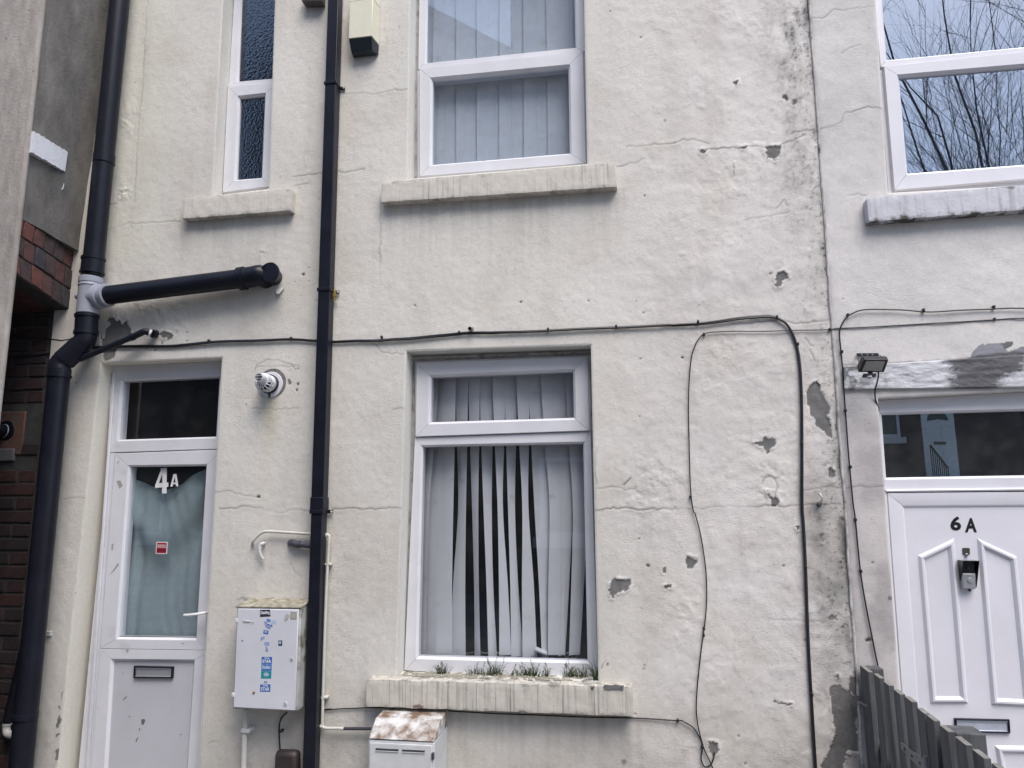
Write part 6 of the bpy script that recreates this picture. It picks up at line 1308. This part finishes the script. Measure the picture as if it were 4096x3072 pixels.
# ================================================================== LEFT BUILDING with arch and passage
YP = -.42
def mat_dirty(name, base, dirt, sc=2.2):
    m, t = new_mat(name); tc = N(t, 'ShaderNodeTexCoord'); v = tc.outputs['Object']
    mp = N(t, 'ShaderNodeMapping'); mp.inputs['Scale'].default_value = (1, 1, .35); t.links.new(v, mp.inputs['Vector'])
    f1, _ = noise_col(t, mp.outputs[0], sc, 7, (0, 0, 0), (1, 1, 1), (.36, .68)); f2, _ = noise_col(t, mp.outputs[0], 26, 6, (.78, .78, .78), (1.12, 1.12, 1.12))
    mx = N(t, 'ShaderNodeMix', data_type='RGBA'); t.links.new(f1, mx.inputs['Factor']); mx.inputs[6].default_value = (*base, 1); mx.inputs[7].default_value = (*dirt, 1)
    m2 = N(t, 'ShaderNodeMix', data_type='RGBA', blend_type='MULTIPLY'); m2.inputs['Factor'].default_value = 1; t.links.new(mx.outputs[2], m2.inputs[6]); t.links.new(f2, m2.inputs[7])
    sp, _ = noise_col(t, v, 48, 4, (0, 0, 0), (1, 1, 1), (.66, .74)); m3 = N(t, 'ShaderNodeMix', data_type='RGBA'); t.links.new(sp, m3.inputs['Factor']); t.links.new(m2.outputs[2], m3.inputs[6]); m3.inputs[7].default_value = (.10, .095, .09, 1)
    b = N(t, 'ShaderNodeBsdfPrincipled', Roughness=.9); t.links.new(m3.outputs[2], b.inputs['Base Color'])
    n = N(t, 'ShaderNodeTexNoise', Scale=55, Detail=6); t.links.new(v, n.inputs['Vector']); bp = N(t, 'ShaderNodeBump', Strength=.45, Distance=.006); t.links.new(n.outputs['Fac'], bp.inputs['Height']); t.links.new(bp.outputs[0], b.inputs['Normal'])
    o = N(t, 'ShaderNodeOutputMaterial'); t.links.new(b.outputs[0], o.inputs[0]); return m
RG = mat_dirty('render_grey', (.44, .395, .358), (.29, .26, .235)); RGD = mat_dirty('render_grey_dirty', (.20, .188, .172), (.085, .08, .078), 3.0)  # return wall: mould and dirt, darkened further for its shaded corner
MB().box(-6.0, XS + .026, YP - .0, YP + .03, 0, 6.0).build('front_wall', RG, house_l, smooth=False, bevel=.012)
def arch_top(y): return 3.176 - .13 * (y - YP) - .02 * (y - YP) ** 2
def arch_bot(y): return 2.868 - .235 * (y - YP) - .03 * (y - YP) ** 2
# return wall above the arch, as a slightly uneven sheet with thickness
mb = MB(); ys = np.linspace(YP + .005, .02, 26); zs_ = np.linspace(0, 1, 60); vs = []
nn = lambda y, z: .004 * math.sin(y * 31 + z * 7) + .003 * math.sin(z * 19 + y * 11)
for th in (0, -.12):
    for y in ys:
        for u in zs_:
            z = arch_top(y) + (6.0 - arch_top(y)) * u; vs.append((XS + th + (y - YP) / .42 * (.03 + .05 * max(0, z - 3.1)) + (nn(y, z) * .7 if th == 0 else 0), y, z))
H = len(ys) * len(zs_); fs = []
for i in range(len(ys) - 1):
    for j in range(len(zs_) - 1):
        a = i * len(zs_) + j; q = (a, a + len(zs_), a + len(zs_) + 1, a + 1); fs.append(q); fs.append(tuple(H + k for k in q[::-1]))
    a = i * len(zs_); fs.append((a, H + a, H + a + len(zs_), a + len(zs_)))
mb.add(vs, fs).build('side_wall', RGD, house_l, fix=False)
# vertical strip where render laps the corner
a, b = WX(1, 318, 0, XS), WX(1, 232, 830, XS)
mb = MB(); nz_ = 40
mb.hexa([(XS + .020, YP + .002, 4.9), (XS + .026, a.y, 4.9), (XS + .006, b.y, b.z - .03), (XS + .006, YP + .002, b.z - .03)], [(XS - .02, YP + .002, 4.9), (XS - .02, a.y, 4.9), (XS - .02, b.y, b.z - .03), (XS - .02, YP + .002, b.z - .03)])
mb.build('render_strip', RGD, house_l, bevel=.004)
# white painted stone band
p = [WX(1, 128, 795, XS + .02), WX(1, 408, 958, XS + .02), WX(1, 390, 1082, XS + .02), WX(1, 130, 940, XS + .02)]
zt_, zb_ = (p[0].z + p[1].z) / 2, (p[2].z + p[3].z) / 2
BAND = mat('band_white', (.66, .67, .72), .8, var=.08, vscale=30, dirt=(.30, .30, .31), dscale=30, dpos=(.6, .8), bump=.4)
mb = MB(); n = 24; vs = []; r = random.Random(9)
for i in range(n + 1):
    y = YP + .02 + (p[1].y - YP - .02) * i / n; vs += [(XS + .042, y, zt_ + r.uniform(-.004, .004)), (XS + .042, y + (p[2].y - p[1].y) * i / n, zb_ + r.uniform(-.003, .003)), (XS - .03, y, zt_), (XS - .03, y, zb_)]
fs = []
for i in range(n): a = i * 4; fs += [(a, a + 4, a + 5, a + 1), (a, a + 2, a + 6, a + 4), (a + 1, a + 5, a + 7, a + 3)]
fs += [(n * 4, n * 4 + 2, n * 4 + 3, n * 4 + 1), (0, 1, 3, 2)]
mb.add(vs, fs).build('stone_band', BAND, house_l, angle=30)
# paint drips
for pts in ([(405, 1130), (420, 1128), (416, 1150), (408, 1140), (398, 1190), (388, 1200), (394, 1185)], [(420, 920), (428, 918), (428, 934), (422, 930)]):
    q = [WX(1, *k, XS + .03) for k in pts]; m_ = len(q); MB().add([(XS + .034, k.y, k.z) for k in q] + [(XS, k.y, k.z) for k in q], [tuple(range(m_))] + [(i, (i + 1) % m_, m_ + (i + 1) % m_, m_ + i) for i in range(m_)]).build('paint_drip', BAND, house_l, smooth=False)
# arch bricks : three rings
BR = [mat('brick_red', (.13, .048, .04), .9, var=.3, vscale=25, dirt=(.06, .04, .04), dscale=18, bump=.6), mat('brick_dark', (.062, .042, .042), .9, var=.3, vscale=25, dirt=(.03, .025, .028), dscale=18, bump=.6), mat('brick_brown', (.095, .044, .04), .9, var=.3, vscale=25, dirt=(.04, .03, .03), dscale=16, bump=.6), mat('brick_blue', (.05, .046, .054), .9, var=.3, vscale=25, dirt=(.03, .025, .03), dscale=18, bump=.6)]
MORT = mat('mortar_dark', (.05, .045, .045), .95, var=.3, vscale=40, bump=.5)
r = random.Random(21)
FR = [0, .345, .69, 1.0]; seq = {0: [0, 1, 0, 2, 1, 3, 2], 1: [1, 2, 3, 1, 2, 1, 2], 2: [0, 0, 2, 1, 1, 2, 1]}
mb = MB(); ysb = np.linspace(YP + .01, .02, 16)
for i in range(15):
    y0_, y1_ = ysb[i], ysb[i + 1]; mb.hexa([(XS - .004, y0_, arch_top(y0_) - .002), (XS - .004, y1_, arch_top(y1_) - .002), (XS - .004, y1_, arch_bot(y1_)), (XS - .004, y0_, arch_bot(y0_))], [(XS - .12, y0_, arch_top(y0_) - .002), (XS - .12, y1_, arch_top(y1_) - .002), (XS - .12, y1_, arch_bot(y1_)), (XS - .12, y0_, arch_bot(y0_))])
mb.build('arch_core', MORT, house_l, smooth=False)
for ring in range(3):
    step = .074; y = YP + .004 - r.random() * .03; k = 0
    while y < .01:
        y0_, y1_ = max(y + .003, YP + .003), min(y + step - .003, .012)
        if y1_ - y0_ > .015:
            def zz(yy, fr): return arch_bot(yy) + (arch_top(yy) - arch_bot(yy)) * fr
            f0_, f1_ = FR[ring] + .012, FR[ring + 1] - .014; ln = .012 * (ring - 1)
            xo = XS + r.uniform(.001, .008); jz = r.uniform(-.003, .003)
            a = [(xo, max(y0_ + ln, YP + .032), zz(y0_, f1_) + jz), (xo, max(y1_ + ln, YP + .034), zz(y1_, f1_) + jz), (xo, max(y1_, YP + .034), zz(y1_, f0_) + jz), (xo, max(y0_, YP + .032), zz(y0_, f0_) + jz)]
            MB().hexa(a, [(XS - .05, q[1], q[2]) for q in a]).build('brick', BR[seq[ring][k % 7]], house_l, bevel=.004)
        y += step; k += 1
# barrel soffit of the passage and an unseen end wall added to keep it dark
mb = MB(); ysb = np.linspace(YP + .012, .06, 10)
for i in range(9):
    y0_, y1_ = ysb[i], ysb[i + 1]; mb.hexa([(XS - .11, y0_, arch_bot(y0_) + .002), (XS - .11, y1_, arch_bot(y1_) + .002), (-4.8, y1_, arch_bot(y1_) + .002), (-4.8, y0_, arch_bot(y0_) + .002)], [(XS - .11, y0_, arch_bot(y0_) + .2), (XS - .11, y1_, arch_bot(y1_) + .2), (-4.8, y1_, arch_bot(y1_) + .2), (-4.8, y0_, arch_bot(y0_) + .2)])
mb.build('soffit', BR[2], house_l, smooth=False)
MB().box(-4.9, -4.8, YP + .012, .01, 0, 2.7).build('passage_blocker', BR[1], house_l, smooth=False)
YB = .045
MB().box(-4.9, -3.272, YB - .028, YB + .25, 0, 3.2).build('passage_wall', mat('mortar_grey', (.052, .05, .05), .95, var=.3, vscale=30, bump=.5), house_l, smooth=False)
def brick_mesh(w_, h_, seed):
    rr_ = random.Random(seed); bm = bmesh.new(); bmesh.ops.create_cube(bm, size=1)
    for v in bm.verts: v.co = Vector((v.co.x * w_ + rr_.uniform(-.003, .003), v.co.y * .045, v.co.z * h_ + rr_.uniform(-.002, .002)))
    bmesh.ops.bevel(bm, geom=bm.edges[:], offset=.004, segments=1, affect='EDGES')
    me = bpy.data.meshes.new('brick'); bm.to_mesh(me); bm.free(); return me
BM = {}
PBR = [mat('pbrick_red', (.050, .022, .021), .92, var=.25, vscale=20, dirt=(.06, .035, .035), dscale=14, bump=.6), mat('pbrick_plum', (.036, .019, .020), .92, var=.25, vscale=20, dirt=(.05, .03, .03), dscale=14, bump=.6), mat('pbrick_dark', (.028, .019, .020), .92, var=.25, vscale=20, dirt=(.035, .025, .03), dscale=14, bump=.6)]  # brick colours darkened to stand in for the shade inside the passage
for kind, wl in (('s', .213), ('h', .102)):
    for i in range(3):
        for mi in range(3):
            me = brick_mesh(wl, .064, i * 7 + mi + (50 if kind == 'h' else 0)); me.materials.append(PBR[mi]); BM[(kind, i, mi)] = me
PATCHZ = (W(12, 0, 935, YB).z, W(12, 0, 555, YB).z)
r = random.Random(33); z = .10; row = 0
zref = W(12, 60, 1322, YB).z
z = zref - .0755 * 18
while z < 2.85:
    x = -3.30 - r.uniform(0, .012); off = row % 2; first = True
    while x > -3.95:
        kind = 's' if not (first and off) else 'h'; wl = .213 if kind == 's' else .102
        c = Vector((x - wl / 2, YB - .012 + r.uniform(-.003, .003), z))
        if z > .05 and not (PATCHZ[0] - .02 < z < PATCHZ[1] + .02 and c.x < -3.36):
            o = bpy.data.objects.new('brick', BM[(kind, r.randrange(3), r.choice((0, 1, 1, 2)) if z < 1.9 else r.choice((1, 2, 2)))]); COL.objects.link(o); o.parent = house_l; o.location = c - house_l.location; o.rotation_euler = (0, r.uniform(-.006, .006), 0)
        x -= wl + .012; first = False
    z += .0755; row += 1
MB().box(-4.2, -3.40, YB - .037, YB + .01, PATCHZ[0] + .05, PATCHZ[1]).build('mortar_patch', mat('terracotta_mortar', (.13, .07, .055), .95, var=.25, vscale=18, dirt=(.10, .09, .08), dscale=12, bump=.7, bscale=40), house_l, bevel=.006)
MB().box(-4.2, W(12, 145, 870, YB).x, YB - .044, YB + .01, W(12, 0, 915, YB).z, W(12, 0, 825, YB).z).build('stone_block', mat('stone_grey', (.13, .13, .14), .9, var=.2, vscale=40, bump=.5), house_l, bevel=.006)
# render flap hiding the stub of facade left of the stack

# ================================================================== ACROSS THE YARD (seen only in the window reflections)
def mat_brickwall(name, c1, c2, mort):
    m, t = new_mat(name); tc = N(t, 'ShaderNodeTexCoord'); mp = N(t, 'ShaderNodeMapping'); mp.inputs['Rotation'].default_value = (math.radians(90), 0, 0); t.links.new(tc.outputs['Object'], mp.inputs[0])
    b = N(t, 'ShaderNodeTexBrick'); b.inputs['Scale'].default_value = 4.4; b.inputs['Color1'].default_value = (*c1, 1); b.inputs['Color2'].default_value = (*c2, 1); b.inputs['Mortar'].default_value = (*mort, 1); b.inputs['Mortar Size'].default_value = .02; b.inputs['Brick Width'].default_value = 1.0; b.inputs['Row Height'].default_value = .33
    t.links.new(mp.outputs[0], b.inputs['Vector']); p = N(t, 'ShaderNodeBsdfPrincipled', Roughness=.9); t.links.new(b.outputs[0], p.inputs['Base Color']); o = N(t, 'ShaderNodeOutputMaterial'); t.links.new(p.outputs[0], o.inputs[0]); return m
BW = mat_brickwall('brick_wall_far', (.095, .062, .054), (.07, .05, .047), (.10, .10, .10)); ROOF = mat('slate', (.06, .062, .07), .7, var=.2, vscale=6); STONE = mat('painted_stone', (.6, .6, .6), .8)
def opp_house(x0, x1, y0, y1, eave, ridge, label, wins, doors=(), gable=False):
    h = thing('brick_house', ((x0 + x1) / 2, y0, 0), label, 'house', None)
    MB().box(x0, x1, y1, y0, 0, eave).build('wall', BW, h, smooth=False)
    if gable:      # ridge runs away from the yard, verge faces it
        xm = (x0 + x1) / 2
        MB().add([(x0, y0 - .001, eave), (x1, y0 - .001, eave), (xm, y0 - .001, ridge), (x0, y1, eave), (x1, y1, eave), (xm, y1, ridge)], [(0, 1, 2), (3, 5, 4)]).build('gable', BW, h, smooth=False)
        for s, xe in ((-1, x0), (1, x1)):
            MB().hexa([(xe + s * .25, y0 + .2, eave - .2), (xm, y0 + .2, ridge + .06), (xm, y1, ridge + .06), (xe + s * .25, y1, eave - .2)], [(xe + s * .25, y0 + .2, eave - .1), (xm, y0 + .2, ridge + .18), (xm, y1, ridge + .18), (xe + s * .25, y1, eave - .1)]).build('roof', ROOF, h, smooth=False)
    else:
        ym = (y0 + y1) / 2
        rf = MB().add([(x0 - .1, y0 + .25, eave - .1), (x1 + .1, y0 + .25, eave - .1), (x1 + .1, ym, ridge), (x0 - .1, ym, ridge), (x0 - .1, y1 - .25, eave - .1), (x1 + .1, y1 - .25, eave - .1)], [(0, 1, 2, 3), (3, 2, 5, 4), (0, 3, 4), (1, 5, 2), (0, 4, 5, 1)]).build('roof', ROOF, h, smooth=False)
        MB().box(x0 + .2, x0 + .9, ym - .4, ym + .4, ridge - .8, ridge + 1.0).build('chimney', BW, h, smooth=False)
    for (wx, wz, ww, wh) in wins:
        fr = MB().ring([Vector((wx - ww / 2, 0, wz + wh)), Vector((wx + ww / 2, 0, wz + wh)), Vector((wx + ww / 2, 0, wz)), Vector((wx - ww / 2, 0, wz))], [Vector((wx - ww / 2 + .07, 0, wz + wh - .07)), Vector((wx + ww / 2 - .07, 0, wz + wh - .07)), Vector((wx + ww / 2 - .07, 0, wz + .07)), Vector((wx - ww / 2 + .07, 0, wz + .07))], 0, .05)
        for v in fr.v: v.y = y0 + .06 - v.y
        f = fr.build('window', UPVC6, h, smooth=False)
        MB().box(wx - ww / 2 + .05, wx + ww / 2 - .05, y0 + .005, y0 + .015, wz + .05, wz + wh - .05).build('pane', mat('far_pane', (.03, .035, .045), .08), f, smooth=False)
        MB().box(wx - ww / 2 - .12, wx + ww / 2 + .12, y0, y0 + .12, wz - .18, wz - .005).build('sill', STONE, f, smooth=False)
    for (dx, dz) in doors:
        d = MB().box(dx - .43, dx + .43, y0, y0 + .06, dz, dz + 2.05).build('door', mat('far_door', (.78, .82, .82), .5), h, bevel=.004)
        mb = MB(); mb.prism([Vector((dx, 0, dz + 1.66))] + [Vector((dx + .28 * math.cos(a), 0, dz + 1.62 + .28 * math.sin(a))) for a in [k * math.pi / 12 for k in range(13)]], y0 + .0605, y0 + .066); mb.build('fan_light', MATS['far_pane'], d, smooth=False)
        MB().box(dx - .16, dx + .16, y0 + .0605, y0 + .07, dz + .95, dz + 1.03).build('letter_plate', MATS['far_pane'], d, smooth=False)
        for u, v in ((-.2, .2), (.2, .2), (-.2, 1.12), (.2, 1.12)): MB().box(dx + u - .14, dx + u + .14, y0 + .0605, y0 + .072, dz + v, dz + v + (.62 if v < 1 else .36)).build('door_panel', MATS['far_door'], d, bevel=.008)
    return h
YV = 9.24; P1, P2 = W(2, 635, 75, YV), W(2, 1080, 305, YV); sl_ = (P2.z - P1.z) / (P2.x - P1.x)
gx1 = W(2, 1150, 320, YV).x; gxm = W(0, 1480, 0, YV).x; gx0 = 2 * gxm - gx1; gzr = P1.z + sl_ * (gxm - P1.x); gze = P1.z + sl_ * (gx1 - P1.x)
opp_house(gx0, gx1, -9.0, -15.0, gze, gzr - .1, 'brick house with a sloping gable opposite mirrored in the upper window', [(gxm - 1.2, 1.0, 1.2, 1.5), (gxm + 1.0, 4.4, 1.2, 1.4)], [], gable=True)
opp_house(gx0 - 7.5, gx0 - .1, -9.6, -15.0, 6.0, 7.6, 'low brick house added opposite to darken the fanlight of door 4A', [(gx0 - 2.0, 1.0, 1.2, 1.5)])  # added to block the sky from the reflection in door 4A's fanlight
opp_house(W(2, 1172, 100, YV).x, 2.2, -9.0, -15.0, 13.2, 14.5, 'tall brick house opposite mirrored darkly in the windows', [(-1.0, 1.0, 1.1, 1.4), (1.0, 1.0, 1.1, 1.4), (-1.0, 4.2, 1.1, 1.3), (1.0, 4.2, 1.1, 1.3)])
YF = -18.0
dpx = W(10, 1280, 1130, -YF); drx = dpx.x; wpx = W(10, 690, 960, -YF)
far = opp_house(wpx.x - 3.0, drx + 8, YF, YF - 7, 6.2, 8.6, 'distant brick house with white panelled door mirrored in the fanlight of 6A', [(wpx.x - .25, W(10, 700, 1100, -YF).z, 1.2, 1.6), (drx + 3.0, 3.2, 1.2, 1.4)], [(drx, W(10, 1350, 1560, -YF).z)])
rl = thing('handrail', (drx - 1.0, YF + 1.4, 0), 'black iron handrail in front of the distant white door', 'railing')
z0 = W(10, 1350, 1440, -YF - 1).z
mb = MB(); a, b = W(10, 1185, 1185, -YF - .6), W(10, 1385, 1440, -YF - .6); a.y = b.y = YF + .6; mb.tube([a, b], .025, 6); mb.build('rail', GASKET, rl)
mb = MB()
for k in range(9): p = lerp(a, b, k / 8); mb.tube([p, Vector((p.x, p.y, b.z - .3))], .014, 5)
mb.build('baluster', GASKET, rl)
mb = MB()
for k in range(6): mb.box(drx - .9, drx + .9, YF, YF + .3 * (6 - k), max(0, z0 - .2) * k / 6, max(.05, z0 - .2) * (k + 1) / 6)
mb.build('front_steps', STONE, far, smooth=False)
# bare tree
BARK = mat('bark', (.06, .055, .05), .9, var=.3, vscale=10, bump=.5)
tp = W(0, 4090, 900, 9.0); TX, TYv = tp.x, -9.0
tree = thing('bare_tree', (TX, TYv, 0), 'leafless many stemmed tree mirrored in the upper window of 6A', 'tree')
r = random.Random(8); trunk = MB(); crown = MB(); cnt = [0]
def grow(mb, p, d, L, rad, depth):
    if depth > 5: return
    n = 4; pts = [p]; dd_ = d.copy(); q = p.copy()
    for i in range(n):
        dd_ = (dd_ + Vector((r.gauss(0, .11), r.gauss(0, .11), .05 + r.gauss(0, .06)))).normalized(); q = q + dd_ * L / n; pts.append(q.copy())
    mb.tube(pts, [rad * (1 - .68 * k / n) for k in range(n + 1)], 6 if rad > .02 else 4 if rad > .006 else 3, cap=False)
    cnt[0] += 1
    kids = r.randint(9, 11) if depth < 3 else r.randint(5, 7)
    for k in range(kids):
        u = r.uniform(.18, .95); i = min(n - 1, int(u * n)); s = lerp(pts[i], pts[i + 1], u * n - i)
        ang = math.radians(r.uniform(18, 48)); side = Vector((r.gauss(0, 1), r.gauss(0, 1), r.gauss(0, .4))); side = (side - dd_ * side.dot(dd_)).normalized()
        nd = (dd_ * math.cos(ang) + side * math.sin(ang)).normalized()
        grow(crown, s, nd, L * r.uniform(.42, .66), max(.0022, rad * r.uniform(.24, .38)), depth + 1)
    if depth < 4: grow(crown, pts[-1], dd_, L * .75, rad * .6, depth + 1)
tz = 2.2
trunk.tube([Vector((TX, TYv, -.05)), Vector((TX + .03, TYv, .8)), Vector((TX + .02, TYv + .04, tz))], [.24, .18, .17], 12)
for k in range(10):
    a = k * 2.4; t_ = math.radians(r.uniform(8, 34)); grow(crown, Vector((TX + .06 * math.cos(a), TYv + .06 * math.sin(a), tz - .15)), Vector((math.cos(a) * math.sin(t_), math.sin(a) * math.sin(t_), math.cos(t_))), r.uniform(4.0, 6.0), r.uniform(.026, .042), 2)
trunk.build('trunk', BARK, tree, fix=False); crown.build('crown', BARK, tree, fix=False)
print('twigs', cnt[0], len(crown.f))

# ---- lifted flakes of paint and dirt caught in the frames
FLK = mat('paint_flake', (0.55, 0.53, 0.49), .85, var=.12, vscale=40)
def flake(n, pts, lift, parent=house4):
    q = [W(n, a, b, -l) for (a, b), l in zip(pts, lift)]; m_ = len(q)
    mb = MB().add([tuple(p) for p in q] + [(p.x, p.y + .0015, p.z) for p in q], [tuple(range(m_)), tuple(range(2 * m_ - 1, m_ - 1, -1))] + [(i, (i + 1) % m_, m_ + (i + 1) % m_, m_ + i) for i in range(m_)])
    return mb.build('paint_flake', FLK, parent, smooth=False)
flake(4, [(1742, 262), (1748, 248), (1775, 238), (1800, 224), (1790, 245), (1765, 275), (1748, 278)], (.012, .006, .004, .003, .010, .022, .022))
flake(4, [(690, 395), (745, 360), (800, 380), (815, 440), (800, 440), (770, 472), (758, 440), (735, 450), (715, 418)], (.002, .002, .002, .003, .006, .016, .008, .014, .006))
flake(4, [(640, 470), (690, 450), (700, 470), (668, 500), (660, 560), (645, 560)], (.002, .003, .007, .006, .006, .002))
flake(6, [(905, 832), (915, 800), (935, 790), (938, 830), (925, 850)], (.002, .002, .002, .003, .006))
flake(9, [(1085, 1565), (1100, 1545), (1130, 1552), (1120, 1580)], (.006, .003, .003, .004))
for pts in ([(885, 1034), (920, 1026), (960, 1024), (955, 1032), (920, 1037)], [(965, 1026), (1000, 1016), (1035, 1020), (1005, 1028)], [(1060, 1020), (1085, 1012), (1115, 1014), (1085, 1022)], [(1150, 1012), (1190, 1006), (1195, 1011), (1160, 1016)], [(1405, 990), (1420, 986), (1420, 992)]):
    q = [W(2, *p, FY - .005) for p in pts]; MB().prism(q, FY - .004, FY + .010).build('grime', GASKET, win_up, smooth=False)
for pts in ([(500, 1040), (560, 1046), (640, 1050), (640, 1056), (520, 1054)], [(1660, 1062), (1728, 1085), (1724, 1100), (1690, 1082)]):
    q = [W(8, *p, FY - .001) for p in pts]; MB().prism(q, FY - .0012, FY + .004).build('grime', mat('grime_dark', (.06, .06, .055), .9, var=.4, vscale=80), win_low, smooth=False)
